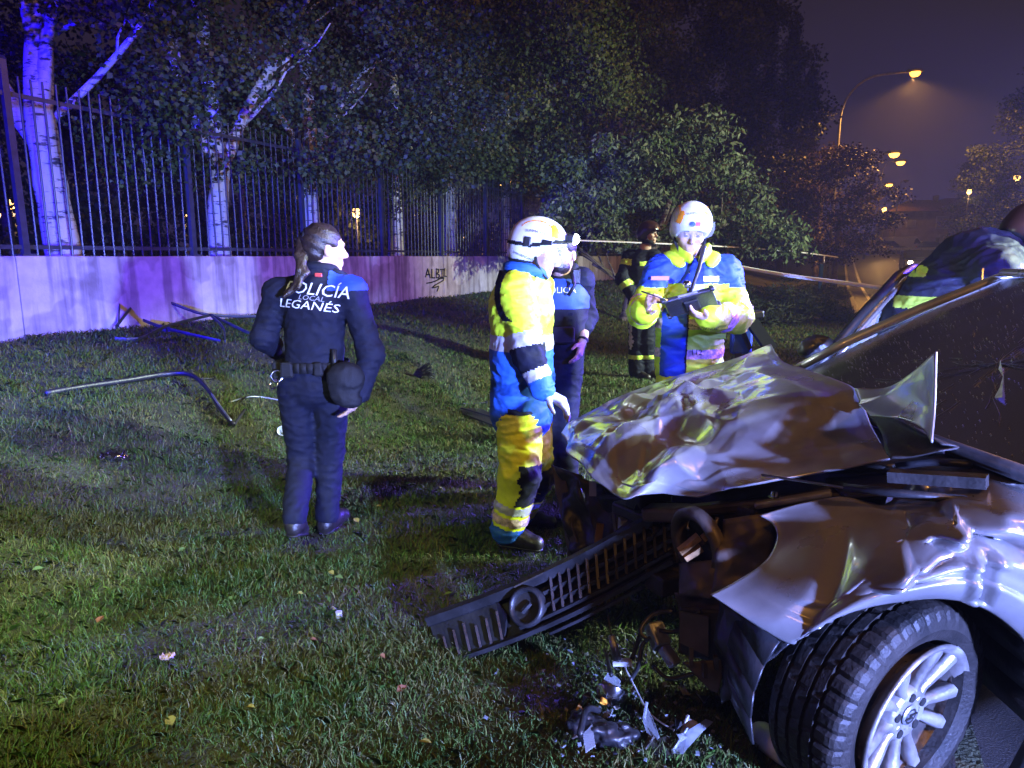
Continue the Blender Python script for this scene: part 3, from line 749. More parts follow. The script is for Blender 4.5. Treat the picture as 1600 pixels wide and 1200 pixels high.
# ------------------------------------------------------------------ the wrecked car (nose towards -X, near side at Y = 1.6)
def paint_mat(name, base, metal, rough, dirt=0.35):
    m = bpy.data.materials.new(name); m.use_nodes = True
    nt = m.node_tree; N, L = nt.nodes, nt.links; b = N['Principled BSDF']
    b.inputs['Metallic'].default_value = metal; b.inputs['Coat Weight'].default_value = 0.8; b.inputs['Coat Roughness'].default_value = 0.06
    tc = N.new('ShaderNodeTexCoord')
    n = N.new('ShaderNodeTexNoise'); n.inputs['Scale'].default_value = 5; n.inputs['Detail'].default_value = 6; L.new(tc.outputs['Object'], n.inputs['Vector'])
    r = N.new('ShaderNodeValToRGB'); r.color_ramp.elements[0].position = 0.35; r.color_ramp.elements[0].color = tuple(c*(1-dirt) for c in base)+(1,); r.color_ramp.elements[1].position = 0.55; r.color_ramp.elements[1].color = (*base, 1)
    L.new(n.outputs['Fac'], r.inputs[0]); L.new(r.outputs[0], b.inputs['Base Color'])
    mr = N.new('ShaderNodeMapRange'); mr.inputs['To Min'].default_value = rough*1.35; mr.inputs['To Max'].default_value = rough*0.8; L.new(n.outputs['Fac'], mr.inputs['Value']); L.new(mr.outputs[0], b.inputs['Roughness'])
    # rain drops standing on the paint
    v = N.new('ShaderNodeTexVoronoi'); v.inputs['Scale'].default_value = 95; v.inputs['Randomness'].default_value = 1; L.new(tc.outputs['Object'], v.inputs['Vector'])
    dr = N.new('ShaderNodeMapRange'); dr.inputs['From Min'].default_value = 0.0; dr.inputs['From Max'].default_value = 0.22; dr.inputs['To Min'].default_value = 1; dr.inputs['To Max'].default_value = 0; L.new(v.outputs['Distance'], dr.inputs['Value'])
    bp = N.new('ShaderNodeBump'); bp.inputs['Strength'].default_value = 0.16; bp.inputs['Distance'].default_value = 0.002; L.new(dr.outputs[0], bp.inputs['Height'])
    L.new(bp.outputs[0], b.inputs['Normal']); L.new(bp.outputs[0], b.inputs['Coat Normal'])
    return m
m_silver = paint_mat('silver_paint', (0.42, 0.41, 0.42), 0.66, 0.27)
m_inner = mat('inner_metal', (0.085, 0.07, 0.058), 0.5, 0.5, var=0.5, scale=7, bump=0.3, bscale=30)
m_blackp = mat('black_plastic', (0.014, 0.014, 0.016), 0.42, var=0.4, scale=10, bump=0.2, bscale=60)
m_rubber = mat('tyre_rubber', (0.008, 0.008, 0.008), 0.55, var=0.5, scale=9, bump=0.3, bscale=90, base2=(0.020, 0.017, 0.015), spec=0.3)
m_alloy = mat('dirty_alloy', (0.30, 0.27, 0.25), 0.38, 0.7, var=0.4, scale=11, bump=0.25, bscale=50, base2=(0.52, 0.51, 0.50))
m_dark = mat('engine_bay_dark', (0.02, 0.018, 0.018), 0.6, var=0.5, scale=9, bump=0.4)
m_chrome = mat('chrome', (0.75, 0.75, 0.78), 0.14, 1.0, var=0.15, scale=20)
m_rust = mat('rusty_disc', (0.10, 0.045, 0.025), 0.7, 0.3, var=0.5, scale=20, bump=0.3)
m_aluc = mat('cast_aluminium', (0.36, 0.38, 0.42), 0.4, 0.8, var=0.3, scale=15, bump=0.3)
car = thing('wrecked_car', (2.4, 2.5, -0.02), 'wrecked silver car with crumpled hood, torn front end and turned wheel', 'car')
def resample(P, n):
    P = np.array([tuple(p) for p in P], float)
    # smooth Catmull-Rom, then even spacing
    Q = []
    for i in range(len(P)-1):
        p0, p1, p2, p3 = P[max(i-1, 0)], P[i], P[i+1], P[min(i+2, len(P)-1)]
        for t in np.linspace(0, 1, 12, endpoint=False):
            Q.append(0.5*((2*p1)+(-p0+p2)*t+(2*p0-5*p1+4*p2-p3)*t*t+(-p0+3*p1-3*p2+p3)*t**3))
    Q.append(P[-1]); Q = np.array(Q)
    d = np.r_[0, np.cumsum(np.linalg.norm(np.diff(Q, axis=0), axis=1))]; d /= d[-1]
    s = np.linspace(0, 1, n)
    return np.stack([np.interp(s, d, Q[:, k]) for k in range(3)], 1)
def coons(bottom, top, left, right, nu, nv):
    """bottom/top run along u, left/right along v"""
    B, T, Lf, Rt = resample(bottom, nu), resample(top, nu), resample(left, nv), resample(right, nv)
    u = np.linspace(0, 1, nu)[:, None, None]; v = np.linspace(0, 1, nv)[None, :, None]
    S = (1-v)*B[:, None]+v*T[:, None]+(1-u)*Lf[None]+u*Rt[None] - ((1-u)*(1-v)*B[0]+u*(1-v)*B[-1]+(1-u)*v*T[0]+u*v*T[-1])
    return S
def grid_faces(nu, nv, flip=False):
    i, j = np.meshgrid(np.arange(nu-1), np.arange(nv-1), indexing='ij'); a = (i*nv+j).ravel()
    F = np.stack([a, a+nv, a+nv+1, a+1], 1)
    return F[:, ::-1] if flip else F
def crease(U, V, a, b, amp, w, L=None, sharp=1.0):
    """a fold: ridge (or valley) along the segment a-b in the panel's own (u, v)"""
    ax, ay = a; bx, by = b; dx, dy = bx-ax, by-ay; l2 = dx*dx+dy*dy
    t = ((U-ax)*dx+(V-ay)*dy)/l2; tc = np.clip(t, 0, 1)
    d = np.hypot(U-ax-tc*dx, V-ay-tc*dy)
    return amp*np.clip(1-d/w, 0, 1)**sharp
# --- hood
NU, NV = 170, 170
near_e = [atz(1090, 777, .72), atz(1128, 766, .76), atz(1172, 757, .80), atz(1280, 737, .86), atz(1390, 716, .93)]
far_e = [atz(880, 676, .74), atz(900, 652, .78), atz(950, 628, .84), atz(1020, 600, .90), atz(1100, 574, .96), atz(1150, 559, 1.01), atz(1204, 537, 1.08)]
front_e = [atz(1090, 777, .72), atz(1035, 775, .70), atz(975, 777, .69), atz(925, 745, .70), atz(890, 710, .715), atz(880, 676, .74)]
rear_e = [atz(1390, 716, .93), atz(1362, 668, .955), atz(1345, 625, 1.014), atz(1325, 603, 1.043), atz(1262, 580, 1.035), atz(1222, 565, 1.04), atz(1204, 537, 1.08)]
H = coons(near_e, far_e, front_e, rear_e, NU, NV)          # u: front -> rear, v: near -> far
U, V = np.meshgrid(np.linspace(0, 1, NU), np.linspace(0, 1, NV), indexing='ij')
edge = np.minimum(1, 7*np.minimum(np.minimum(U, 1-U), np.minimum(V, 1-V)))
dz = 0.055*np.sin(np.pi*V)*(0.55+0.45*np.sin(np.pi*np.clip(U, 0, 1)))                     # crown of the panel
dz += crease(U, V, (0.0, 0.33), (0.36, 0.42), -0.060, 0.13, sharp=0.8)                     # deep valley from the nose
dz += crease(U, V, (0.03, 0.18), (0.30, 0.30), 0.034, 0.085)
dz += crease(U, V, (0.05, 0.55), (0.48, 0.60), 0.034, 0.10)
dz += crease(U, V, (0.18, 0.98), (0.42, 0.40), -0.030, 0.09)
dz += crease(U, V, (0.30, 0.93), (0.62, 0.55), 0.032, 0.055)
dz += crease(U, V, (0.36, 0.75), (0.80, 0.90), -0.034, 0.085)
dz += crease(U, V, (0.40, 0.62), (0.74, 0.74), 0.026, 0.05)
dz += crease(U, V, (0.10, 0.80), (0.26, 0.62), -0.026, 0.06)
dz += crease(U, V, (0.05, 0.90), (0.30, 0.78), 0.022, 0.045)
dz += crease(U, V, (0.42, 0.30), (0.60, 0.52), -0.016, 0.08)
dz += crease(U, V, (0.60, 0.95), (0.95, 0.86), 0.030, 0.07)
dz += crease(U, V, (0.18, 0.05), (0.30, 0.22), -0.022, 0.07)
dz += crease(U, V, (0.80, 0.02), (0.98, 0.5), -0.012, 0.10)
dz += crease(U, V, (0.0, 0.12), (0.95, 0.10), 0.007, 0.025)                                # pressed body line
rh = random.Random(5)
for i in range(34):
    cu, cv = rh.uniform(0.02, 0.75), rh.uniform(0.25, 1.0); an = rh.uniform(0.2, 1.3) if rh.random() < .7 else rh.uniform(0, 3.14); l = rh.uniform(0.05, 0.17)
    dz += crease(U, V, (cu-l*math.cos(an), cv-l*math.sin(an)), (cu+l*math.cos(an), cv+l*math.sin(an)), rh.choice((-1, 1))*rh.uniform(.004, .010), rh.uniform(.018, .040))
H[..., 2] += dz*np.maximum(edge, 0.25)
H[..., 0] += 0.010*np.sin(V*23)*(U < 0.08)
fade_near = np.clip((U-0.35)/0.3, 0, 1)*np.clip((0.55-V)/0.3, 0, 1)
pts = H.reshape(-1, 3).copy()
nse = vnoise(pts*9, 1.0)*0.003 + vnoise(pts*24, 2.0)*0.0012
H[..., 2] += nse.reshape(NU, NV)*(1-0.8*fade_near)
hood = mobj('hood', H.reshape(-1, 3), grid_faces(NU, NV), m_silver, car, smooth=True); solidify(hood, 0.006, -1); tag(hood, 'buckled silver hood with folded nose')
# --- torn rear corner of the hood standing up in front of the windscreen
def px3(l): return [at(*p) for p in l]
fl = coons(px3([(1362, 652, 2.26), (1400, 652, 2.14), (1440, 668, 2.0), (1456, 692, 1.90)]), px3([(1336, 607, 2.44), (1385, 606, 2.30), (1425, 583, 2.18), (1463, 549, 2.05)]),
           px3([(1362, 652, 2.26), (1345, 630, 2.36), (1336, 607, 2.44)]), px3([(1456, 692, 1.90), (1461, 630, 1.97), (1463, 549, 2.05)]), 30, 26)
u_, v_ = np.meshgrid(np.linspace(0, 1, 30), np.linspace(0, 1, 26), indexing='ij')
fl[..., 1] += crease(u_, v_, (0.1, 0.4), (0.6, 0.75), 0.05, 0.22) - crease(u_, v_, (0.25, 0.1), (0.75, 0.45), 0.035, 0.18)
o = mobj('hood_flap', fl.reshape(-1, 3), grid_faces(30, 26), m_silver, hood, smooth=True); solidify(o, 0.006, 0)
set_parent(o, hood); o.matrix_parent_inverse = Matrix.Identity(4)
fold = coons(px3([(1392, 716, 1.96), (1425, 714, 1.93), (1470, 704, 1.88)]), px3([(1358, 650, 2.26), (1400, 655, 2.12), (1470, 694, 1.90)]), px3([(1392, 716, 1.96), (1362, 700, 2.05), (1352, 672, 2.16), (1358, 650, 2.26)]), px3([(1470, 704, 1.88), (1470, 694, 1.90)]), 16, 16)
fold[..., 0] += 0.05*np.sin(np.linspace(0, np.pi, 16))[None, :]
o = mobj('torn_edge', fold.reshape(-1, 3), grid_faces(16, 16), m_dark, hood, smooth=True); solidify(o, 0.005, 0)
# --- near front fender
FU, FV = 150, 90
bot = px3([(1110, 930, 1.80), (1170, 968, 1.72), (1232, 1003, 1.66), (1252, 992, 1.64), (1292, 968, 1.62), (1340, 950, 1.605), (1400, 938, 1.60), (1470, 933, 1.60), (1540, 950, 1.61), (1600, 998, 1.63), (1640, 1060, 1.63), (1700, 1130, 1.63)])
top = px3([(1187, 806, 1.98), (1250, 788, 1.96), (1320, 777, 1.945), (1395, 776, 1.93), (1450, 752, 1.93), (1520, 732, 1.93), (1610, 716, 1.93), (1720, 705, 1.90)])
lft = px3([(1110, 930, 1.80), (1158, 902, 1.84), (1196, 873, 1.88), (1213, 840, 1.93), (1206, 818, 1.96), (1187, 806, 1.98)])
rgt = px3([(1700, 1130, 1.63), (1710, 960, 1.58), (1716, 820, 1.64), (1720, 705, 1.90)])
Fd = coons(bot, top, lft, rgt, FU, FV)
U, V = np.meshgrid(np.linspace(0, 1, FU), np.linspace(0, 1, FV), indexing='ij')
edge = np.minimum(1, 8*np.minimum(1-V, np.minimum(U, 1)))
out = -0.085*np.sin(np.pi*np.clip(V*1.0, 0, 1))**0.8                       # barrel of the panel (towards -Y)
out += 0.012*sstep(0.20, 0.235, V)*(1-sstep(0.30, 0.42, V))                # pressed groove round the arch
out += crease(U, V, (0.33, 0.95), (0.37, 0.30), -0.040, 0.045)             # sharp vertical fold
out += crease(U, V, (0.37, 0.60), (0.50, 0.42), 0.055, 0.085)
out += crease(U, V, (0.40, 0.95), (0.46, 0.60), 0.070, 0.075)
out += crease(U, V, (0.45, 0.80), (0.53, 0.45), -0.055, 0.05)
out += crease(U, V, (0.52, 0.92), (0.56, 0.58), 0.085, 0.075)
out += crease(U, V, (0.53, 0.48), (0.66, 0.46), 0.060, 0.075)
out += crease(U, V, (0.55, 0.36), (0.58, 0.0), -0.022, 0.022)
out += crease(U, V, (0.59, 0.40), (0.595, 0.05), 0.028, 0.03)
out += crease(U, V, (0.58, 0.72), (0.72, 0.60), -0.045, 0.06)
out += crease(U, V, (0.62, 0.85), (0.80, 0.72), 0.030, 0.08)
out += crease(U, V, (0.36, 0.28), (0.62, 0.36), -0.014, 0.03)
out += crease(U, V, (0.26, 0.20), (0.33, 0.75), 0.012, 0.05)
out += crease(U, V, (0.02, 0.30), (0.30, 0.45), -0.006, 0.05)
for i in range(22):
    cu, cv = rh.uniform(0.34, 0.66), rh.uniform(0.30, 0.98); an = rh.uniform(0, 3.14); l = rh.uniform(0.02, 0.06)
    out += crease(U, V, (cu-l*math.cos(an), cv-l*math.sin(an)), (cu+l*math.cos(an), cv+l*math.sin(an)), rh.choice((-1, 1))*rh.uniform(.008, .02), rh.uniform(.02, .045))
Fd[..., 1] += out*np.maximum(edge, 0.15)
Fd[..., 2] += 0.5*(crease(U, V, (0.36, 1.0), (0.58, 1.0), -0.05, 0.12) + crease(U, V, (0.44, 1.0), (0.45, 0.9), 0.07, 0.05))
p2_ = Fd.reshape(-1, 3); Fd[..., 1] += (vnoise(p2_*14, 3)*0.004).reshape(FU, FV)*np.clip(1-np.abs(U-0.5)/0.25, 0, 1)
Fd[..., 2] += (0.010*np.sin(U*160)*np.sin(U*57))*(V < 0.03)*(np.abs(U-0.27) < 0.05)
fender = mobj('front_fender', Fd.reshape(-1, 3), grid_faces(FU, FV), m_silver, car, smooth=True); solidify(fender, 0.005, 1); tag(fender, 'caved in silver fender over the turned wheel')
# --- arch liner, sill, dark inside
W = atz(1425, 1120, 0.27) - Vector((math.sin(R(30)), -math.cos(R(30)), -0.1))*0.085
al = MB()
for i in range(18):
    a0, a1 = -0.25+i*(math.pi+0.5)/18, -0.25+(i+1)*(math.pi+0.5)/18
    P = []
    for y in (1.70, 2.15):
        for a in (a0, a1): P.append((W.x+0.41*math.cos(a), y, 0.31+0.385*math.sin(a)))
    al.add(P, [(0, 1, 3, 2)])
al.add([(W.x+.41*math.cos(-0.25+i*(math.pi+.5)/18), 2.15, .31+.385*math.sin(-0.25+i*(math.pi+.5)/18)) for i in range(19)], [tuple(range(19))])
o = al.build('arch_liner', m_blackp, car, smooth=True); solidify(o, 0.006, 0)
MB().tube([(W.x+0.36, 1.72, 0.08), (W.x+0.40, 1.68, 0.30), (W.x+0.36, 1.66, 0.52), (W.x+0.24, 1.67, 0.64)], [0.05, 0.055, 0.05, 0.03], 8, flat=(0.5, 1.3)).build('liner_strip', m_blackp, car, smooth=True)
o = MB().box((2.6, 1.72, 0.17), (2.1, 0.14, 0.12)).build('sill', m_silver, car); bevel(o, 0.03)
o = MB().box((2.75, 1.665, 0.60), (1.75, 0.05, 0.66)).build('near_door', m_silver, car); bevel(o, 0.02)
o = MB().box((2.75, 3.30, 0.55), (1.2, 0.10, 0.70)).build('rear_door', m_silver, car); bevel(o, 0.02)
MB().box((3.0, 2.5, 0.30), (3.0, 1.5, 0.16)).build('floor_pan', m_dark, car)
o = MB().box((2.75, 2.5, 1.43), (1.25, 1.30, 0.035)).build('roof', m_silver, car); bevel(o, 0.015)
# --- wheel
wa, wb = R(30), R(-6)
n_ = Vector((math.sin(wa)*math.cos(wb), -math.cos(wa)*math.cos(wb), math.sin(wb))).normalized()
Wr = n_.to_track_quat('Z', 'Y').to_matrix()                                # local z = outwards
tm = MB()
prof = [(0.212, 0.075), (0.222, 0.102), (0.26, 0.118), (0.290, 0.114), (0.309, 0.104), (0.316, 0.094), (0.3185, 0.082)]
z = 0.082
for g in (0.048, 0.012, -0.028, -0.066): prof += [(0.3195, g+0.006), (0.309, g+0.005), (0.309, g-0.005), (0.3195, g-0.006)]
prof += [(0.3185, -0.084), (0.314, -0.096), (0.29, -0.112), (0.25, -0.112), (0.212, -0.09)]
NT = 168; tm.lathe(prof, NT)
k = NT
for i, (r, z) in enumerate(prof):
    for j in range(NT):
        v = tm.v[i*NT+j]
        if 3 <= i <= 7 and j % 4 == 0: v.xy = v.xy*0.975
        elif i > 7 and i < len(prof)-4 and (j + int((abs(z)+.2)*95)) % 8 == 0: v.xy = v.xy*0.985
Wt = W + n_*0.004 + Vector((-0.020, 0.0, 0.014)); Tr = Vector((math.sin(R(27)), -math.cos(R(27)), -0.06)).to_track_quat('Z', 'Y').to_matrix()                             # the tyre has come off its bead and sits inboard
tm.v = [Wt + Tr @ v for v in tm.v]
wheel = tm.build('tyre', m_rubber, car, smooth=False); wheel.name = 'wheel'
wheel.data.polygons.foreach_set('use_smooth', np.zeros(len(wheel.data.polygons), bool))
def wl_(mb): mb.v = [W + Wr @ v for v in mb.v]; return mb
rimw = wl_(MB().lathe([(0.215, -0.13), (0.195, -0.11), (0.192, 0.0), (0.204, 0.07), (0.213, 0.088), (0.226, 0.096), (0.228, 0.104), (0.222, 0.109), (0.207, 0.101), (0.197, 0.082), (0.188, 0.03), (0.184, -0.12)], 72)).build('rim', m_alloy, wheel, smooth=True)
sp = MB()
def spoke(a0, wid0, wid1):
    secs = []
    for r, w, zt, th in ((0.045, wid0*1.1, 0.078, 0.045), (0.09, wid0, 0.076, 0.04), (0.15, wid1, 0.088, 0.035), (0.196, wid1*1.15, 0.096, 0.03), (0.208, wid1*1.3, 0.094, 0.02)):
        c, s = math.cos(a0), math.sin(a0); ring = []
        for (q, dz_) in ((-1, -0.012), (-0.55, 0), (0.55, 0), (1, -0.012), (0.9, -th), (-0.9, -th)): ring.append(Vector((c*r - s*q*w, s*r + c*q*w, zt+dz_)))
        secs.append(ring)
    V = [p for r_ in secs for p in r_]; F = []
    for i in range(len(secs)-1):
        for j in range(6): F.append((i*6+j, i*6+(j+1) % 6, (i+1)*6+(j+1) % 6, (i+1)*6+j))
    return V, F
for i in range(10):
    s1 = MB(); s1.add(*spoke(2*math.pi*i/10+0.12+(0.05 if i % 2 else -0.05), 0.013, 0.019)); wl_(s1)
    o = s1.build('spoke', m_alloy, wheel, smooth=True)
wl_(MB().lathe([(0.0, 0.070), (0.030, 0.074), (0.068, 0.079), (0.082, 0.068), (0.082, 0.03)], 40)).build('hub', m_alloy, wheel, smooth=True)
m_hole = mat('lug_hole', (0.008, 0.008, 0.008), 0.6)
for i in range(5):
    a = 2*math.pi*i/5+0.43
    wl_(MB().lathe([(0.0, 0.0815), (0.0125, 0.0815), (0.0135, 0.078)], 14, (0.058*math.cos(a), 0.058*math.sin(a), 0))).build('lug_hole', m_hole, wheel)
wl_(MB().lathe([(0.0, 0.080), (0.027, 0.0825), (0.031, 0.078)], 28)).build('centre_cap', m_aluc, wheel, smooth=True)
em = MB().lathe([(0.0175, 0.0832), (0.021, 0.0842), (0.0235, 0.0832)], 28)
em.bar((-0.026, -0.003, 0.0845), (0.006, -0.005, 0.0845), 0.0045, 0.003).bar((0.006, -0.005, 0.0845), (-0.006, 0.005, 0.0845), 0.0045, 0.003).bar((-0.006, 0.005, 0.0845), (0.026, 0.003, 0.0845), 0.0045, 0.003)
wl_(em).build('emblem', m_hole, wheel)
wl_(MB().lathe([(0.0, 0.02), (0.14, 0.02), (0.145, 0.01), (0.145, -0.01), (0, -0.01)], 40)).build('brake_disc', m_rust, wheel, smooth=False)
wl_(MB().lathe([(0.0, -0.05), (0.19, -0.05)], 30)).build('back_plate', m_dark, wheel)
# --- windscreen, pillars, cowl
def glass_mat():
    m = bpy.data.materials.new('cracked_windscreen'); m.use_nodes = True
    nt = m.node_tree; N, L = nt.nodes, nt.links; N.remove(N['Principled BSDF']); out = N['Material Output']
    tc = N.new('ShaderNodeTexCoord')
    mp = N.new('ShaderNodeMapping'); mp.inputs['Scale'].default_value = (0.35, 1.3, 1.0); mp.inputs['Rotation'].default_value = (0, 0, 0.7); L.new(tc.outputs['Object'], mp.inputs[0])
    v = N.new('ShaderNodeTexVoronoi'); v.feature = 'DISTANCE_TO_EDGE'; v.inputs['Scale'].default_value = 42; L.new(mp.outputs[0], v.inputs['Vector'])
    n = N.new('ShaderNodeTexNoise'); n.inputs['Scale'].default_value = 2.3; n.inputs['Detail'].default_value = 3; L.new(tc.outputs['Object'], n.inputs['Vector'])
    th = N.new('ShaderNodeMapRange'); th.inputs['From Min'].default_value = 0.47; th.inputs['From Max'].default_value = 0.62; th.inputs['To Min'].default_value = 0.0; th.inputs['To Max'].default_value = 0.030; L.new(n.outputs['Fac'], th.inputs['Value'])
    lt = N.new('ShaderNodeMath'); lt.operation = 'LESS_THAN'; L.new(v.outputs['Distance'], lt.inputs[0]); L.new(th.outputs[0], lt.inputs[1])
    d = N.new('ShaderNodeTexNoise'); d.inputs['Scale'].default_value = 150; d.inputs['Detail'].default_value = 2; L.new(tc.outputs['Object'], d.inputs['Vector'])
    bp = N.new('ShaderNodeBump'); bp.inputs['Strength'].default_value = 0.35; bp.inputs['Distance'].default_value = 0.003; L.new(d.outputs['Fac'], bp.inputs['Height'])
    gl = N.new('ShaderNodeBsdfGlossy'); gl.inputs['Roughness'].default_value = 0.10; gl.inputs['Color'].default_value = (0.8, 0.8, 0.8, 1); L.new(bp.outputs[0], gl.inputs['Normal'])
    tr = N.new('ShaderNodeBsdfTransparent'); tr.inputs['Color'].default_value = (0.28, 0.32, 0.33, 1)
    df = N.new('ShaderNodeBsdfDiffuse'); df.inputs['Color'].default_value = (0.16, 0.165, 0.18, 1)
    fr = N.new('ShaderNodeFresnel'); fr.inputs['IOR'].default_value = 1.55
    m1 = N.new('ShaderNodeMixShader'); L.new(fr.outputs[0], m1.inputs[0]); L.new(tr.outputs[0], m1.inputs[1]); L.new(gl.outputs[0], m1.inputs[2])
    film = N.new('ShaderNodeMapRange'); film.inputs['From Min'].default_value = 0.35; film.inputs['From Max'].default_value = 0.75; film.inputs['To Min'].default_value = 0.02; film.inputs['To Max'].default_value = 0.07; L.new(n.outputs['Fac'], film.inputs['Value'])
    m2 = N.new('ShaderNodeMixShader'); L.new(film.outputs[0], m2.inputs[0]); L.new(m1.outputs[0], m2.inputs[1]); L.new(df.outputs[0], m2.inputs[2])
    m3 = N.new('ShaderNodeMixShader'); m3.inputs[0].default_value = 0.0; L.new(m2.outputs[0], m3.inputs[1]); L.new(df.outputs[0], m3.inputs[2])
    L.new(m3.outputs[0], out.inputs['Surface']); return m
m_glass = glass_mat()
ws = coons([(1.36, 1.78, .955), (1.27, 2.2, .965), (1.25, 2.6, .97), (1.29, 3.0, .97), (1.37, 3.29, .965)], [(2.18, 1.93, 1.40), (2.11, 2.3, 1.425), (2.10, 2.6, 1.43), (2.12, 2.9, 1.42), (2.16, 3.14, 1.40)],
           [(1.36, 1.78, .955), (1.75, 1.84, 1.19), (2.18, 1.93, 1.40)], [(1.37, 3.29, .965), (1.75, 3.22, 1.19), (2.16, 3.14, 1.40)], 40, 30)
wsu, wsv = np.meshgrid(np.linspace(0, 1, 40), np.linspace(0, 1, 30), indexing='ij')
ws[..., 2] += crease(wsu, wsv, (0.35, 0.1), (0.55, 0.6), -0.02, 0.35) + (vnoise(ws.reshape(-1, 3)*12, 2)*0.003).reshape(40, 30)
def ws_at(u, v, n=.004):
    a, b = np.clip(u, 0, 1)*39, np.clip(v, 0, 1)*29; i, j = min(int(a), 38), min(int(b), 28); fa, fb2 = a-i, b-j
    p = ws[i, j]*(1-fa)*(1-fb2)+ws[i+1, j]*fa*(1-fb2)+ws[i, j+1]*(1-fa)*fb2+ws[i+1, j+1]*fa*fb2
    return Vector(p)+Vector((-.45, 0, .89))*n
windscreen = mobj('windscreen', ws.reshape(-1, 3), grid_faces(40, 30), m_glass, car, smooth=True); tag(windscreen, 'cracked wet windscreen')
ck = MB(); rc_ = random.Random(3)
for (cu, cv, nr, mx) in ((0.34, 0.40, 26, .60), (0.12, 0.66, 18, .45)):
    rays_ = []
    for k in range(nr):
        a = 2*math.pi*k/nr + rc_.uniform(-.08, .08); L_ = mx*rc_.uniform(.35, 1); P = []; u, v = cu, cv
        for q in range(9):
            P.append((u, v)); a += rc_.uniform(-.38, .38); u += math.cos(a)*L_/9*.8; v += math.sin(a)*L_/9
        rays_.append(P); w_ = rc_.uniform(.0010, .0022)
        for p, q in zip(P[:-1], P[1:]):
            if 0 < q[0] < 1 and 0 < q[1] < 1 and rc_.random() < .6: ck.bar(ws_at(*p), ws_at(*q), w_, .0012)
    for ring in (1, 2):
        for k in range(nr):
            if rc_.random() < .3:
                p, q = rays_[k][ring], rays_[(k+1) % nr][min(8, ring+rc_.choice((0, 0, 1)))]
                if math.hypot(p[0]-q[0], p[1]-q[1]) < .16 and all(0 < t < 1 for t in p+q): ck.bar(ws_at(*p), ws_at(*q), .0012, .0012)
co = ck.build('cracks', mat('crushed_glass', (.07, .075, .09), .3), windscreen); co['kind'] = 'stuff'
dr = MB()
for k in range(900):                                    # rain beads on the glass
    u, v = rc_.random(), rc_.random(); c = ws_at(u, v, .0025); r0 = rc_.uniform(.0012, .0034)
    dr.add([c+Vector(q)*r0 for q in ((1, 0, 0), (-1, 0, 0), (0, 1, 0), (0, -1, 0), (0, 0, 1), (0, 0, -1))], [(0, 2, 4), (2, 1, 4), (1, 3, 4), (3, 0, 4), (2, 0, 5), (1, 2, 5), (3, 1, 5), (0, 3, 5)])
o = dr.build('rain_beads', mat('water_bead', (.25, .27, .3), .08, spec=.9), windscreen, smooth=True); o['kind'] = 'stuff'
pil = MB(); pil.tube([(1.30, 3.36, .93), (1.55, 3.30, 1.10), (1.85, 3.235, 1.262), (2.16, 3.18, 1.405), (2.35, 3.15, 1.44), (3.3, 3.12, 1.45)], [0.030, 0.030, 0.030, 0.030, 0.028, 0.028], 8, flat=(1.0, 0.75))
pil.build('far_pillar', m_silver, car, smooth=True)
MB().tube([(1.36, 1.74, .93), (1.8, 1.83, 1.21), (2.2, 1.90, 1.43), (2.5, 1.92, 1.47), (3.3, 1.92, 1.48)], 0.035, 8).build('near_pillar', m_silver, car, smooth=True)
MB().tube([(1.335, 1.70, .945), (1.24, 2.2, .955), (1.22, 2.6, .96), (1.26, 3.0, .96), (1.33, 3.30, .955)], [0.032]*5, 8, flat=(1, 0.7)).build('cowl_trim', m_blackp, car, smooth=True)
cow = coons([(0.98, 1.98, .80), (0.98, 2.6, .82), (1.0, 3.3, .80)], [(1.33, 1.75, .92), (1.24, 2.6, .93), (1.33, 3.28, .92)], [(0.98, 1.98, .80), (1.33, 1.75, .92)], [(1.0, 3.3, .80), (1.33, 3.28, .92)], 16, 8)
o = mobj('cowl', cow.reshape(-1, 3), grid_faces(16, 8), m_dark, car); solidify(o, 0.01)
sd = MB().box((1.75, 2.5, 0.86), (0.55, 1.35, 0.16)); o = sd.build('dashboard', m_dark, car); bevel(o, 0.05)
MB().lathe([(0.165, 0), (0.18, 0.012), (0.195, 0), (0.18, -0.012)], 28, (2.05, 2.12, 1.0), Matrix.Rotation(R(60), 3, 'Y'), True).build('steering_wheel', m_blackp, car, smooth=True)
for y in (2.12, 2.85):
    o = MB().box((2.75, y, 0.85), (0.16, 0.46, 0.72), Matrix.Rotation(R(14), 3, 'Y'), taper=0.8).build('seat', m_dark, car); bevel(o, 0.06)
ws_pt = lambda px, py: None
MB().tube([at(1475, 706, 1.95), at(1420, 712, 2.02), at(1500, 690, 2.1), at(1490, 700, 2.12)], 0.008, 6).build('wiper_arm', m_blackp, car)
MB().bar((1.05, 1.90, .90), (1.22, 1.75, .93), 0.05, 0.03).build('hinge', m_dark, car)
stk = mat('reflective_sticker', (0.62, 0.66, 0.58), 0.35, var=0.3, scale=40)
def ws_near(px, py):
    d = ray(px, py); best = None; P = ws.reshape(-1, 3)
    dn = np.array(d.normalized()); q = P-np.array([0, 0, CAM_H]); tt = q@dn; dist = np.linalg.norm(q-tt[:, None]*dn, axis=1); i = dist.argmin()
    return at(px, py, P[i, 1]-0.006)
mobj('sticker', [ws_near(*p) for p in ((1554, 622), (1566, 621), (1568, 588), (1563, 562), (1558, 590))], [(0, 1, 2, 3, 4)], stk, windscreen)
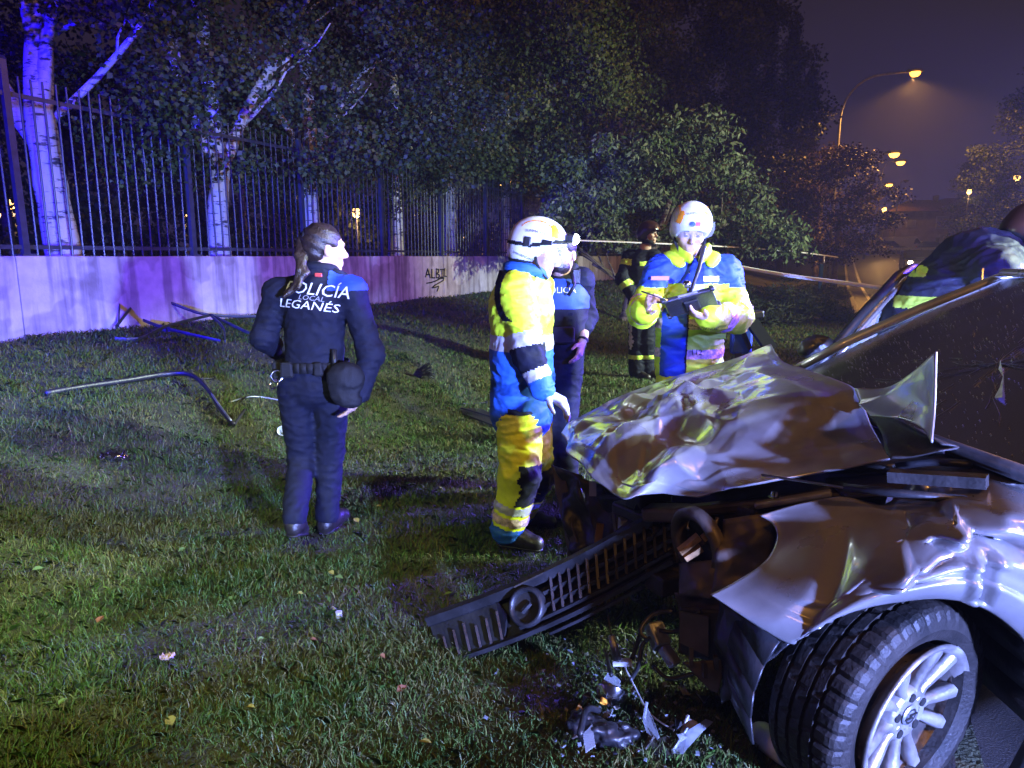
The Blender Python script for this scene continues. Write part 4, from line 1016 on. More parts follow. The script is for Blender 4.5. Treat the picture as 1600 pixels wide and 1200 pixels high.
# --- mirror and open far door
mk = SDF(0.02).ell(at(1277, 541, 3.50), (0.085, 0.05, 0.058)).ell(at(1262, 546, 3.48), (0.05, 0.045, 0.045)); mk.disp = lambda P: 0.006*vnoise(P*40, 1)
V_, Q_ = mk.mesh(0.008); o = mobj('wing_mirror', V_, Q_, m_blackp, car, smooth=True); tag(o, 'broken black wing mirror')
MB().bar(at(1262, 566, 3.46), (1.42, 3.36, .98), 0.05, 0.03).build('mirror_arm', m_blackp, car)
hx, hy = 1.47, 3.40
dd = Vector((math.cos(R(34)), math.sin(R(34)), 0)); dn_ = Vector((-dd.y, dd.x, 0))
def dp(a, z, off=0): return Vector((hx, hy, 0)) + dd*a + dn_*off + Vector((0, 0, z))
door = MB().add([dp(0, .25, .03), dp(1.02, .25, .03), dp(1.05, .96, .0), dp(-.02, .94, .0), dp(0, .25, -.03), dp(1.02, .25, -.03), dp(1.05, .96, -.05), dp(-.02, .94, -.05)], [(0, 1, 2, 3), (7, 6, 5, 4), (0, 4, 5, 1), (1, 5, 6, 2), (2, 6, 7, 3), (3, 7, 4, 0)]).build('far_door', m_silver, car)
MB().tube([dp(-.05, .93), dp(.35, 1.20), dp(.68, 1.40), dp(.80, 1.44), dp(1.0, 1.44), dp(1.05, .95)], 0.024, 8, flat=(1, 1)).build('window_frame', m_blackp, door, smooth=True)
m_win = mat('side_glass', (0.55, 0.65, 0.68), 0.08, alpha=0.30, spec=0.8)
mobj('pane', [dp(.0, .95), dp(1.03, .95), dp(.98, 1.42), dp(.80, 1.42), dp(.68, 1.38), dp(.35, 1.18)], [(0, 1, 2, 3, 4, 5)], m_win, door)
MB().tube([dp(.02, .945, -.035), dp(.38, 1.185, -.035), dp(.70, 1.385, -.035)], 0.012, 6).build('seal_trim', m_silver, door, smooth=True)
# --- torn front end
def sheet(name, pts4, m, nu=14, nv=14, rough=0.012, seed=0, th=0.005, parent=None, smooth=True):
    """crumpled sheet between four corners given as (px, py, Y)"""
    a, b, c, d = [np.array(at(*p)) for p in pts4]
    u, v = np.meshgrid(np.linspace(0, 1, nu), np.linspace(0, 1, nv), indexing='ij')
    S = (1-u)[..., None]*(1-v)[..., None]*a+u[..., None]*(1-v)[..., None]*b+u[..., None]*v[..., None]*c+(1-u)[..., None]*v[..., None]*d
    nn = np.cross(b-a, d-a); nn /= np.linalg.norm(nn)+1e-9
    S += ((vnoise(S.reshape(-1, 3)*13, seed)*rough+vnoise(S.reshape(-1, 3)*33, seed+1)*rough*0.4).reshape(nu, nv))[..., None]*nn
    o = mobj(name, S.reshape(-1, 3), grid_faces(nu, nv), m, parent or car, smooth=smooth); solidify(o, th, 0); return o
sheet('apron', [(1130, 812, 2.10), (1212, 800, 2.02), (1200, 905, 1.98), (1110, 925, 2.02)], m_inner, seed=2, rough=0.02)
sheet('apron', [(1060, 880, 2.16), (1150, 872, 2.06), (1110, 935, 2.04), (1060, 930, 2.12)], m_inner, seed=3, rough=0.02)
# headlamp ring
rc = at(1085, 850, 2.16); rq = (Vector((-0.9, -0.45, -0.15))).normalized().to_track_quat('Z', 'Y').to_matrix()
MB().lathe([(0.075, -0.03), (0.082, 0.0), (0.10, 0.015), (0.118, 0.0), (0.118, -0.03)], 32, rc, rq, True).build('headlamp_ring', m_inner, car, smooth=True)
MB().lathe([(0.0, -0.06), (0.085, -0.05)], 24, rc, rq).build('lamp_recess', m_dark, car)
m_amber = mat('amber_bracket', (0.26, 0.15, 0.05), 0.45, 0.3, var=0.4, scale=20)
for (a, b, w) in [((1062, 862, 2.13), (1092, 838, 2.13), .030), ((1070, 872, 2.12), (1096, 856, 2.12), .026), ((1098, 842, 2.13), (1112, 830, 2.13), .022)]:
    MB().bar(at(*a), at(*b), w, 0.018).build('bracket', m_amber, car)
o = MB().bar(at(1055, 800, 2.32), at(1330, 772, 2.06), 0.055, 0.035).build('upper_rail', m_inner, car); bevel(o, 0.01)
o = MB().bar(at(1180, 790, 2.16), at(1300, 770, 2.06), 0.035, 0.02).build('rail_plate', m_silver, car); bevel(o, 0.006)
MB().lathe([(0.0, 0.012), (0.010, 0.012), (0.011, 0), (0.018, 0), (0.018, -0.004)], 12, at(1207, 782, 2.10)+Vector((0, -.01, .02))).build('bolt', m_chrome, car)
o = MB().bar(at(1010, 800, 2.42), at(1078, 802, 2.32), 0.09, 0.05).build('slam_panel', m_inner, car); bevel(o, 0.012)
o = MB().bar(at(965, 790, 2.6), at(1020, 812, 2.45), 0.07, 0.05).build('slam_panel', m_inner, car); bevel(o, 0.012)
sheet('radiator_support', [(930, 770, 2.75), (1060, 785, 2.40), (1060, 900, 2.38), (950, 860, 2.70)], m_dark, seed=5, rough=0.02)
sheet('engine_block', [(940, 745, 2.95), (1230, 770, 2.40), (1200, 960, 2.30), (960, 900, 2.80)], m_dark, seed=6, rough=0.06)
sheet('bay_side', [(1100, 740, 2.30), (1400, 725, 2.05), (1380, 800, 2.02), (1150, 840, 2.20)], m_dark, seed=7, rough=0.03)
# far corner of the bumper
sheet('bumper_corner', [(868, 728, 2.95), (905, 742, 2.85), (940, 850, 2.70), (893, 868, 2.78)], m_blackp, seed=8, rough=0.035)
sheet('bumper_skin', [(862, 726, 2.98), (880, 735, 2.94), (905, 862, 2.75), (888, 872, 2.80)], m_inner, seed=9, rough=0.02)
sheet('foam_absorber', [(905, 745, 2.82), (945, 760, 2.75), (975, 850, 2.62), (930, 860, 2.68)], m_dark, seed=10, rough=0.03)
MB().bar(at(926, 752, 2.72), at(926, 775, 2.71), 0.028, 0.012).build('clip', m_silver, car)
MB().bar(at(938, 818, 2.66), at(934, 848, 2.65), 0.028, 0.012).build('bracket', m_amber, car)
# lower pieces under the lamp
sheet('lower_duct', [(1062, 948, 2.10), (1138, 955, 2.02), (1135, 1040, 2.0), (1060, 1020, 2.08)], m_blackp, seed=11, rough=0.006)
o = MB().add([at(1063, 955, 2.07), at(1108, 962, 2.02), at(1108, 1025, 2.0), at(1063, 1003, 2.05)], [(0, 1, 2, 3)]).build('cover_plate', m_inner, car); solidify(o, 0.008)
for (a, b) in [((1080, 1012, 2.0), (1080, 1040, 1.98)), ((1100, 1035, 1.97), (1101, 1058, 1.96)), ((1118, 1025, 1.96), (1119, 1045, 1.96))]: MB().bar(at(*a), at(*b), 0.012, 0.016).build('rib', m_inner, car)
sheet('splash_shield', [(1066, 1035, 2.0), (1136, 1030, 1.96), (1122, 1082, 1.94), (1112, 1080, 1.95)], m_inner, seed=12, rough=0.006)
sheet('liner_front', [(1120, 940, 2.02), (1232, 1005, 1.72), (1180, 1060, 1.78), (1130, 1100, 1.90)], m_blackp, seed=13, rough=0.02)
MB().bar(at(1139, 985, 1.99), at(1137, 1052, 1.96), 0.012, 0.02).build('edge_strip', m_aluc, car)
sheet('apron_lower', [(1055, 925, 2.14), (1128, 930, 2.04), (1130, 962, 2.04), (1062, 965, 2.14)], m_inner, seed=14, rough=0.015)
o = MB().bar(at(1020, 975, 2.16), at(1035, 1012, 2.10), 0.055, 0.05).bar(at(1036, 1010, 2.10), at(1056, 1040, 2.06), 0.04, 0.035).build('washer_pump', m_aluc, car); bevel(o, 0.008)
for k, pts_ in enumerate([[(1030, 990, 2.12), (1005, 1005, 2.12), (998, 1040, 2.08), (985, 1062, 2.0)], [(1050, 955, 2.12), (1020, 960, 2.15), (1000, 985, 2.12), (1012, 1000, 2.1)], [(1095, 955, 2.05), (1060, 985, 2.1), (1030, 985, 2.12)],
                          [(1020, 1040, 2.06), (1045, 1060, 2.02), (1085, 1052, 2.0)], [(945, 1015, 2.3), (950, 1035, 2.2), (955, 1055, 2.1)]]):
    Q = resample(px3(pts_), 14); MB().tube(Q, 0.007, 6).build('hose', m_blackp, car, smooth=True)
# gas strut lying across the bay
MB().tube([at(1190, 742, 2.10), at(1318, 762, 1.93)], 0.004, 8).build('strut_rod', m_chrome, car)
st_ = MB().tube([at(1318, 762, 1.90), at(1520, 783, 1.74)], 0.0125, 10).tube([at(1518, 783, 1.742), at(1528, 785, 1.735)], 0.016, 10).build('gas_strut', m_blackp, car, smooth=True)
# more clutter in the bay: pipes, boxes
for k, pts_ in enumerate([[(1010, 830, 2.5), (1040, 850, 2.4), (1030, 900, 2.35)], [(1150, 770, 2.3), (1220, 775, 2.2), (1290, 760, 2.15)], [(1240, 745, 2.2), (1330, 742, 2.1), (1395, 735, 2.02)], [(1400, 728, 2.0), (1460, 722, 1.95), (1520, 726, 1.9)]]):
    MB().tube(resample(px3(pts_), 12), 0.012, 7).build('pipe', [m_dark, m_aluc, m_blackp, m_blackp][k], car, smooth=True)
for p, s_ in [((1010, 780, 2.5), .09), ((1180, 800, 2.2), .08), ((1045, 905, 2.3), .1), ((1260, 750, 2.2), .07)]:
    o = MB().box(at(*p), (s_*1.4, s_, s_*.7), Matrix.Rotation(0.5, 3, 'Z')).build('engine_part', m_dark, car); bevel(o, 0.01)

rc_ = random.Random(12)
cab = [m_blackp, m_dark, m_inner, m_blackp, mat('red_wire', (.18, .02, .015), .5), mat('blue_wire', (.02, .04, .16), .5)]
for k in range(26):                                     # torn loom and hoses spilling out of the bay
    a = (rc_.uniform(960, 1140), rc_.uniform(785, 930)); Yk = 2.62-(a[0]-960)*.0026+rc_.uniform(-.03, .03)
    d_ = rc_.uniform(20, 90); p = [(a[0], a[1], Yk)]
    for q in range(3): p.append((p[-1][0]+rc_.uniform(-.5, .8)*d_*.5, p[-1][1]+rc_.uniform(-.3, .7)*d_*.5, p[-1][2]-rc_.uniform(0, .05)))
    MB().tube(resample(px3(p), 12), rc_.uniform(.003, .008), 6).build('cable', cab[k % 6], car, smooth=True)
for k in range(16):
    p = (rc_.uniform(950, 1130), rc_.uniform(790, 925)); Yk = 2.60-(p[0]-950)*.0026; s_ = rc_.uniform(.02, .055)
    o = MB().box(at(*p, Yk), (s_*rc_.uniform(.6, 1.6), s_, s_*rc_.uniform(.4, 1.2)), Matrix.Rotation(rc_.uniform(0, 3), 3, 'Z') @ Matrix.Rotation(rc_.uniform(-.6, .6), 3, 'X'), taper=rc_.uniform(.6, 1)).build('fitting', [m_inner, m_dark, m_aluc, m_blackp][k % 4], car); bevel(o, .004)
for k in range(14): MB().bar(at(958+k*6, 800+k*.8, 2.62-k*.016), at(966+k*6, 862+k*.6, 2.58-k*.016), .004, .02).build('radiator_fin', m_inner, car)
# ------------------------------------------------------------------ grille panel hanging off the nose, its end on the grass
gp = ghit(690, 1040)
LT, LB = at(668, 962, 2.66), at(690, 1042, 2.52)
RT, RB = at(1046, 788, 2.42), at(1052, 880, 2.26)
grille = thing('grille_panel', (gp.x, gp.y, gp.z), 'long black plastic grille panel with a round badge hole hanging off the car nose', 'grille')
def gpt(a, b, n=0.0):
    a_ = np.clip(a, 0, 1)
    p = (LB.lerp(RB, a)).lerp(LT.lerp(RT, a), b)
    p += Vector((0, 0, -0.035*math.sin(math.pi*a_)))
    nn = (RB-LB).cross(LT-LB).normalized(); return p + nn*n
def gstrip(name, pts, w, h, m=None):
    mb = MB()
    for p, q in zip(pts[:-1], pts[1:]): mb.bar(gpt(*p), gpt(*q), w, h)
    o = mb.build(name, m or m_blackp, grille); return o
As = [0, .12, .25, .38, .5, .62, .75, .88, 1]
gstrip('top_beam', [(a, 0.92) for a in As], 0.05, 0.035)
gstrip('slat', [(a, 0.62) for a in As[4:]], 0.022, 0.014); gstrip('slat', [(a, 0.40) for a in As[4:]], 0.026, 0.014)
gstrip('slat', [(a, 0.20) for a in As[3:]], 0.018, 0.012); gstrip('slat', [(a, 0.05) for a in As], 0.026, 0.016)
gstrip('slat', [(a, -0.10) for a in As[4:8]], 0.014, 0.010)
mbk = MB()
for a0, a1 in zip(As[:-1], As[1:]): mbk.add([gpt(a0, .05, -.02), gpt(a1, .05, -.02), gpt(a1, .95, -.03), gpt(a0, .95, -.03)], [(0, 1, 2, 3)])
o = mbk.build('backing', m_dark, grille); solidify(o, 0.006)
o = MB().add([gpt(0, .05, .0), gpt(.30, .08, .0), gpt(.34, .5, .01), gpt(.30, .88, .0), gpt(0, .95, .0)], [(0, 1, 2, 3, 4)]).build('end_plate', m_blackp, grille); solidify(o, 0.01)
for i in range(13):
    a = 0.53+i*0.037; gstrip('rib', [(a, 0.22, .004), (a+0.004, 0.86, .004)], 0.010, 0.022)
for i in range(6):
    a = 0.05+i*0.05; gstrip('rib', [(a, 0.1, .012), (a, 0.5+0.06*(i % 3), .012)], 0.010, 0.014)
gq = ((RB-LB).cross(LT-LB)).normalized().to_track_quat('Z', 'Y').to_matrix()
MB().lathe([(0.055, 0.0), (0.058, 0.022), (0.066, 0.026), (0.074, 0.02), (0.076, -0.01)], 32, gpt(.43, .48, .008), gq).build('badge_ring', m_blackp, grille, smooth=True)
MB().lathe([(0.0, -0.004), (0.055, -0.002)], 24, gpt(.43, .48, .012), gq).build('badge_recess', m_dark, grille)
gstrip('badge_clip', [(.41, .42, .02), (.45, .52, .02)], 0.02, 0.012); gstrip('label_strip', [(.40, .93, .022), (.52, .95, .022)], 0.030, 0.006, m_inner)
o = MB().add([gpt(.70, .95, -.01), gpt(1.0, .95, -.01), gpt(1.0, 1.25, -.03), gpt(.86, 1.22, -.03)], [(0, 1, 2, 3)]).build('upper_flange', m_blackp, grille); solidify(o, 0.008)
# ------------------------------------------------------------------ people
m_skin = mat('skin', (0.50, 0.30, 0.22), 0.5, var=0.15, scale=18, spec=0.4)
m_eye = mat('eye', (0.55, 0.52, 0.50), 0.2); m_iris = mat('iris', (0.03, 0.02, 0.015), 0.2)
m_hair = mat('dark_hair', (0.022, 0.013, 0.010), 0.42, var=0.4, scale=60, bump=0.5, bscale=120)
m_navy = mat('navy_cloth', (0.007, 0.008, 0.018), 0.75, var=0.3, scale=30, bump=0.25, bscale=260, spec=0.2)
m_black = mat('black_cloth', (0.009, 0.009, 0.011), 0.7, spec=0.25, var=0.3, scale=30, bump=0.25, bscale=200)
m_boot = mat('boot_leather', (0.016, 0.013, 0.012), 0.4, var=0.5, scale=25, bump=0.25, bscale=80)
m_yel = mat('fluorescent_yellow', (0.68, 0.95, 0.02), 0.65, var=0.12, scale=12, bump=0.2, bscale=220)
m_yelt = mat('yellow_trouser_cloth', (0.72, 0.80, 0.012), 0.65, var=0.15, scale=12, bump=0.2, bscale=220)
m_royal = mat('royal_blue_cloth', (0.015, 0.06, 0.42), 0.65, var=0.15, scale=12, bump=0.2, bscale=220)
m_sky = mat('mid_blue_cloth', (0.015, 0.105, 0.46), 0.65, var=0.15, scale=12, bump=0.2, bscale=220)
m_refl = mat('reflective_tape', (0.55, 0.54, 0.55), 0.35, 0.25, var=0.2, scale=40)
m_reflp = mat('reflective_tape_printed', (0.66, 0.48, 0.38), 0.4, 0.1, var=0.45, scale=60)
m_lime = mat('lime_reflective', (0.50, 0.72, 0.10), 0.4, 0.1, var=0.2, scale=30)
m_shirt = mat('grey_shirt', (0.42, 0.42, 0.46), 0.8, var=0.15, scale=20)
m_white = mat('white_helmet_shell', (0.70, 0.70, 0.68), 0.28, coat=0.6, var=0.08, scale=8)
m_orange = mat('orange_sticker', (0.80, 0.30, 0.02), 0.35)
m_glove = mat('pale_glove', (0.45, 0.50, 0.56), 0.6, var=0.2, scale=30)
m_letter = mat('reflective_lettering', (0.72, 0.72, 0.76), 0.4)
m_red = mat('red_tag', (0.55, 0.06, 0.05), 0.5)
def unit(v): return Vector(v).normalized()
def add_head(S, c, f, u, big=1.0):
    f = unit(f); u = unit(Vector(u) - f*Vector(u).dot(f)); r = f.cross(u)
    M = Matrix((r, f, u)).transposed(); g = big
    def p(x, y, z): return c + (r*x + f*y + u*z)*g
    S.ell(p(0, -.012, .028), (.074*g, .095*g, .092*g), M, k=.01)
    S.ell(p(0, .022, -.052), (.055*g, .066*g, .066*g), M, k=.04)
    S.ell(p(0, .062, -.100), (.024*g, .022*g, .018*g), M, k=.025)           # chin
    for s in (-1, 1):
        S.ell(p(s*.042, .055, -.022), (.024*g, .028*g, .024*g), M, k=.02)   # cheek bones
        S.ell(p(s*.077, -.008, -.012), (.009*g, .021*g, .031*g), M, k=.008) # ears
    S.cone(p(-.032, .078, .026), p(.032, .078, .026), .013*g, .013*g, k=.018) # brow
    for s in (-1, 1): S.ell(p(s*.032, .098, .004), (.017*g, .015*g, .010*g), M, k=.012, sub=True)
    S.cone(p(0, .086, .012), p(0, .108, -.028), .008*g, .013*g, k=.012)      # nose
    S.ell(p(0, .096, -.034), (.017*g, .012*g, .009*g), M, k=.008)
    S.cone(p(-.020, .080, -.062), p(.020, .080, -.062), .0085*g, .0085*g, k=.007)
    S.cone(p(-.017, .079, -.074), p(.017, .079, -.074), .0095*g, .0095*g, k=.007)
    return p, M
def add_hand(S, w, d, n, thumb, curl=0.5, L=1.0, spread=0.12):
    """w wrist, d direction of the palm, n palm normal (fingers curl that way), thumb: side vector"""
    d = unit(d); n = unit(Vector(n)-d*Vector(n).dot(d)); s = unit(Vector(thumb) - d*Vector(thumb).dot(d) - n*Vector(thumb).dot(n))
    k = w + d*0.085*L
    S.cone(w - d*0.04, w, .027*L, .025*L, k=.02)
    for q, rr in ((-.024, .0135), (-.008, .014), (.008, .014), (.023, .0135)): S.cone(w + s*q*.6*L + d*.012, k + s*q*L, .014*L, rr*L, k=.016)
    for i, (q, ln) in enumerate(((.026, .078), (.009, .086), (-.009, .080), (-.025, .062))):
        a = k + s*q*L; dd = (d + s*q*spread*8).normalized(); ang = curl*(0.7+0.15*i)
        for seg, (fr, r0, r1) in enumerate(((.45, .0095, .0088), (.32, .0088, .0082), (.23, .0082, .0068))):
            dir_ = (dd*math.cos(ang) + n*math.sin(ang)); b = a + dir_*ln*fr*L
            S.cone(a, b, r0*L, r1*L, k=.006); a = b; ang += curl*0.75
    a = w + s*.020*L + d*.025*L
    b = a + (s*.75+d*.6+n*.35).normalized()*.045*L; c = b + (s*.25+d*.9+n*.5).normalized()*.032*L
    S.cone(a, b, .013*L, .0105*L, k=.012); S.cone(b, c, .0105*L, .0085*L, k=.006)
def folds(amp, seed, sc=1.0, sag=1.0):
    def f(P):
        sw = vnoise(P*np.array([5, 5, 4], np.float32), seed+7)[:, None]*np.array([.05, .05, .09], np.float32)
        Q = (P+sw)*np.array([12, 12, 22*sag], np.float32)*sc
        a = vnoise(Q, seed); b = vnoise((P+sw)*np.array([27, 27, 46], np.float32)*sc, seed+3)
        ra, rb = np.clip(1-np.abs(a)*2.6, -.3, 1), np.clip(1-np.abs(b)*2.4, -.4, 1)
        return (-amp*.62*ra - amp*.34*rb).astype(np.float32)
    return f
class Person:
    def __init__(s, label, base, J, f, hf, hu=(0, 0, 1), group=None, head_big=1.0):
        s.J = {k: Vector(v) for k, v in J.items()}; s.f = unit(f); s.hf, s.hu = unit(hf), Vector(hu)
        s.label, s.base, s.big = label, Vector(base), head_big
        s.hands = []
    def build_body(s, h=0.0055, smooth=1, closed=False):
        J = s.J; S = SDF(.03)
        s.hp, s.hM = add_head(S, J['head'], s.hf, s.hu, s.big)
        nk = J['neck']; S.cone(s.hp(0, -.02, -.07), nk, .052, .062, k=.03)
        ch, pe = J['chest'], J['pelvis']
        S.cone(nk, ch, .06, .10, k=.04); S.cone(ch, pe, .10, .10, k=.04)
        for q in 'LR':
            if 'el'+q in J:
                S.cone(ch.lerp(J['sh'+q], .3), J['sh'+q], .06, .045, k=.04); S.cone(J['sh'+q], J['el'+q], .042, .034, k=.02); S.cone(J['el'+q], J['wr'+q], .034, .025, k=.02)
            if 'kn'+q in J:
                S.cone(pe, J['hip'+q], .08, .075, k=.03); S.cone(J['hip'+q], J['kn'+q], .07, .05, k=.03); S.cone(J['kn'+q], J['an'+q], .045, .034, k=.02)
                S.cone(J['an'+q], J['an'+q]+Vector((0, 0, -.03)), .034, .03, k=.02)
        for hd in s.hands: add_hand(S, *hd)
        V, Q = S.mesh(h); V = smooth_mesh(V, Q, smooth, 0.35)
        s.o = mobj('person', V - np.array(s.base), Q, m_skin, smooth=True); s.o.location = s.base
        tag(s.o, s.label, 'person', 'people at the crash scene')
        # eyes
        for q in (-1, 1):
            c = s.hp(q*.032, .0755, .004); e = MB().lathe([(0.0, .0105), (.006, .0085), (.0095, .0045), (.0105, 0), (.0095, -.0045), (0, -.0105)], 10, c, s.hf.to_track_quat('Z', 'Y').to_matrix())
            eo = e.build('eye', m_skin if closed else m_eye, s.o, smooth=True)
            if closed:
                MB().tube([s.hp(q*x, .0865-abs(x-.032)*.35, z) for x, z in ((.019, -.001), (.032, -.004), (.045, -.001))], [.0015, .0022, .0015], 5).build('lashes', m_hair, eo)
            MB().lathe([(0, .0112), (.0052, .0098)], 8, c, s.hf.to_track_quat('Z', 'Y').to_matrix()).build('iris', m_iris, eo)
            b = [s.hp(q*x, .0905-abs(x-.03)*.25, z) for x, z in ((.014, .024), (.030, .030), (.047, .024))]
            MB().tube(b, [.0035, .0045, .0025], 6).build('eyebrow', m_hair, s.o, smooth=True)
        return s
    def lateral(s): return unit(s.f.cross(Vector((0, 0, 1))))
    def torso(s, S, rw=.155, rc=.175, rh=.165, flat=1.45, low=0.0, shr=.078, k=.05):
        J = s.J; up = unit(J['chest']-J['pelvis']); fl = (s.f - up*s.f.dot(up), flat)
        mid = J['pelvis'].lerp(J['chest'], .5)
        S.cone(J['pelvis'] - up*low, mid, rh, rw, fl, k); S.cone(mid, J['chest'], rw, rc, fl, k)
        S.cone(J['chest'], J['chest'].lerp(J['neck'], .6), rc*.9, .10, fl, k)
        S.cone(J['shL'], J['shR'], shr, shr, None, k)
    def arm(s, S, q, ra=.068, re=.058, rw=.046, end=0.96, k=.035):
        J = s.J; S.cone(J['sh'+q], J['el'+q], ra, re, None, k); S.cone(J['el'+q], J['el'+q].lerp(J['wr'+q], end), re, rw, None, k)
    def leg(s, S, q, rt=.098, rk=.075, ra=.066, end=1.0, k=.03):
        J = s.J; S.cone(J['hip'+q], J['kn'+q], rt, rk, None, k); S.cone(J['kn'+q], J['kn'+q].lerp(J['an'+q], end), rk, ra, None, k)
    def boots(s, m=None, sz=1.0):
        J = s.J
        for q in 'LR':
            if 'toe'+q not in J: continue
            a, t = J['an'+q], J['toe'+q]; fd = unit(Vector((t.x-a.x, t.y-a.y, 0)))
            S = SDF(.03); hz = min(a.z-.06, t.z)
            heel = Vector((a.x, a.y, a.z-.055)) - fd*.025
            sh_ = unit(J['kn'+q]-a) if 'kn'+q in J else Vector((0, 0, 1)); S.cone(a + sh_*.06, a - Vector((0, 0, .03)), .048, .048); S.cone(heel, t, .040, .042, ((0, 0, 1), 1.0)); S.cone(a-Vector((0, 0, .02)), a.lerp(t, .6), .045, .042)
            S.plane(heel.lerp(t, .5) - Vector((0, 0, .036)), (t-heel).cross(fd.cross(Vector((0, 0, 1)))).normalized() * (1 if (t-heel).cross(fd.cross(Vector((0, 0, 1)))).z < 0 else -1))
            V, Q = S.mesh(.008); bo = mobj('boot', V, Q, m or m_boot, s.o, smooth=True)
            so = SDF(.01); so.cone(heel-Vector((0, 0, .03)), t-Vector((0, 0, .028)), .040, .040, ((0, 0, 1), 3.0)); V, Q = so.mesh(.008); mobj('sole', V, Q, m_rubber, bo, smooth=True)
def seg_t(C, a, b):
    a, b = np.array(a), np.array(b); ba = b-a; t = (C-a)@ba/(ba@ba); d = np.linalg.norm(C-a-np.clip(t, 0, 1)[:, None]*ba, axis=1); return t, d
def normals_of(V, Q):
    n = np.cross(V[Q[:, 2]]-V[Q[:, 0]], V[Q[:, 3]]-V[Q[:, 1]]); N = np.zeros_like(V)
    for k in range(4):
        for a in range(3): N[:, a] += np.bincount(Q[:, k], n[:, a], len(V))
    return N/(np.linalg.norm(N, axis=1)[:, None]+1e-12)
def garment(S, h, parent, name, base_m, zones=(), smooth=1, disp=None):
    """mesh a garment; zones = [(part name, material, mask function of face centres, normals), ...] become parts of it lying 2 mm proud"""
    if disp is not None: S.disp = disp
    V, Q = S.mesh(h); V = smooth_mesh(V, Q, smooth, .4)
    C = V[Q].mean(1); N = normals_of(V, Q); FN = N[Q].mean(1)
    o = mobj(name, V, Q, base_m, parent, smooth=True)
    for (zn, zm, fn) in zones:
        msk = fn(C, FN)
        if not msk.any(): continue
        for q in face_islands(Q[msk], len(V)):
            ids, inv = np.unique(q, return_inverse=True)
            p = mobj(zn, V[ids]+N[ids]*.0025, inv.reshape(-1, 4), zm, o, smooth=True)
    o['_vq'] = 0
    del o['_vq']
    return o, V, Q
def wrap_text(body, size, origin, right, up, out, V, Q, m, parent, name='lettering', shear=0.0, sx=1.0, spacing=1.0, bend=None):
    """lay flat lettering on the surface V,Q by shooting along -out"""
    from mathutils.bvhtree import BVHTree
    bvh = BVHTree.FromPolygons([tuple(v) for v in V], [tuple(int(i) for i in q) for q in Q]) if not isinstance(V, BVHTree) else V
    tv, tf = text_geo(body, size, shear, 'CENTER', spacing, sx)
    right, up, out = unit(right), unit(up), unit(out); P = []
    bm = bmesh.new(); vs = [bm.verts.new(v) for v in tv]
    for f in tf:
        try: bm.faces.new([vs[i] for i in f])
        except ValueError: pass
    bmesh.ops.triangulate(bm, faces=bm.faces[:]); bm.verts.ensure_lookup_table()
    long_e = [e for e in bm.edges if e.calc_length() > size*.25]
    if long_e: bmesh.ops.subdivide_edges(bm, edges=long_e, cuts=2)
    bmesh.ops.triangulate(bm, faces=bm.faces[:]); bm.verts.index_update()
    for v in bm.verts:
        p = Vector(origin) + right*v.co.x + up*(v.co.y + (bend(v.co.x) if bend else 0))
        hit = bvh.ray_cast(p + out*0.3, -out, 0.8)
        P.append((hit[0] if hit[0] is not None else p) + out*0.005)
    F = [tuple(v.index for v in f.verts) for f in bm.faces]; bm.free()
    return mobj(name, P, F, m, parent)

# ================= 1. the officer walking away, seen from behind
Yw = 3.6
gw = atz(470, 846, 0.0)
J = dict(head=at(508, 389, 3.63), neck=at(497, 430, 3.61), chest=at(492, 482, 3.6), pelvis=at(491, 578, 3.6),
         shL=at(436, 457, 3.62), shR=at(548, 455, 3.58), elL=at(412, 528, 3.62), wrL=at(440, 552, 3.86), elR=at(580, 553, 3.56), wrR=at(562, 618, 3.50),
         hipL=at(460, 596, 3.6), hipR=at(520, 596, 3.6), knL=at(472, 716, 3.72), knR=at(516, 704, 3.74), anL=at(460, 808, 3.50), anR=at(511, 806, 3.74))
J['toeL'] = J['anL'] + Vector((.0, .10, -.105)); J['toeR'] = J['anR'] + Vector((.05, .15, -.05))
w = Person('woman officer with a ponytail walking away in dark uniform with lettered back', (gw.x, gw.y, gzf(gw.x, gw.y)), J, (.15, 1, 0), (.86, .50, -.06))
w.hands = [(J['wrR'], at(540, 655, 3.50)-J['wrR'], (-1, .2, 0), (-.3, -.2, .5), .35, .95)]
w.build_body()
S = SDF(.05); w.torso(S, .138, .160, .155, 1.35, .02, .072); w.arm(S, 'L', .070, .060, .05); w.arm(S, 'R', .070, .062, .046)
S.cone(J['neck'], J['neck']+Vector((.005, 0, .02)), .075, .07)
up = unit(J['chest']-J['pelvis'])
jk, V1, Q1 = garment(S, .0075, w.o, 'jacket', m_navy, [
    ('shoulder_panel', m_royal, lambda C, N: (lambda t, d: (C[:, 0] > J['neck'].x+.07) & (C[:, 2] > J['shR'].z-.015-.28*np.maximum(0, J['shR'].x-C[:, 0]-.03)*0+.0) & (seg_t(C, J['shR'], J['elR'])[0] < .10) & (N[:, 2] > -.2) & (C[:, 2] > J['shR'].z+.005))(0, 0)),
], disp=folds(.008, 1.0))
out = Vector((-.05, -1, .12)); rt = Vector((1, .0, -.11)); upv = Vector((.06, 0, 1))
wrap_text('POLICÍA', .086, at(488, 452, 3.45), rt, upv, out, V1, Q1, m_letter, jk, 'lettering', .25, 1.05)
wrap_text('LOCAL', .034, at(482, 465.5, 3.45), rt, upv, out, V1, Q1, mat('dim_lettering', (.30, .30, .36), .5), jk, 'lettering', .25, 1.2)
wrap_text('LEGANÉS', .060, at(474, 477, 3.45), rt, upv, out, V1, Q1, m_letter, jk, 'lettering', .2, 1.25)
from mathutils.bvhtree import BVHTree
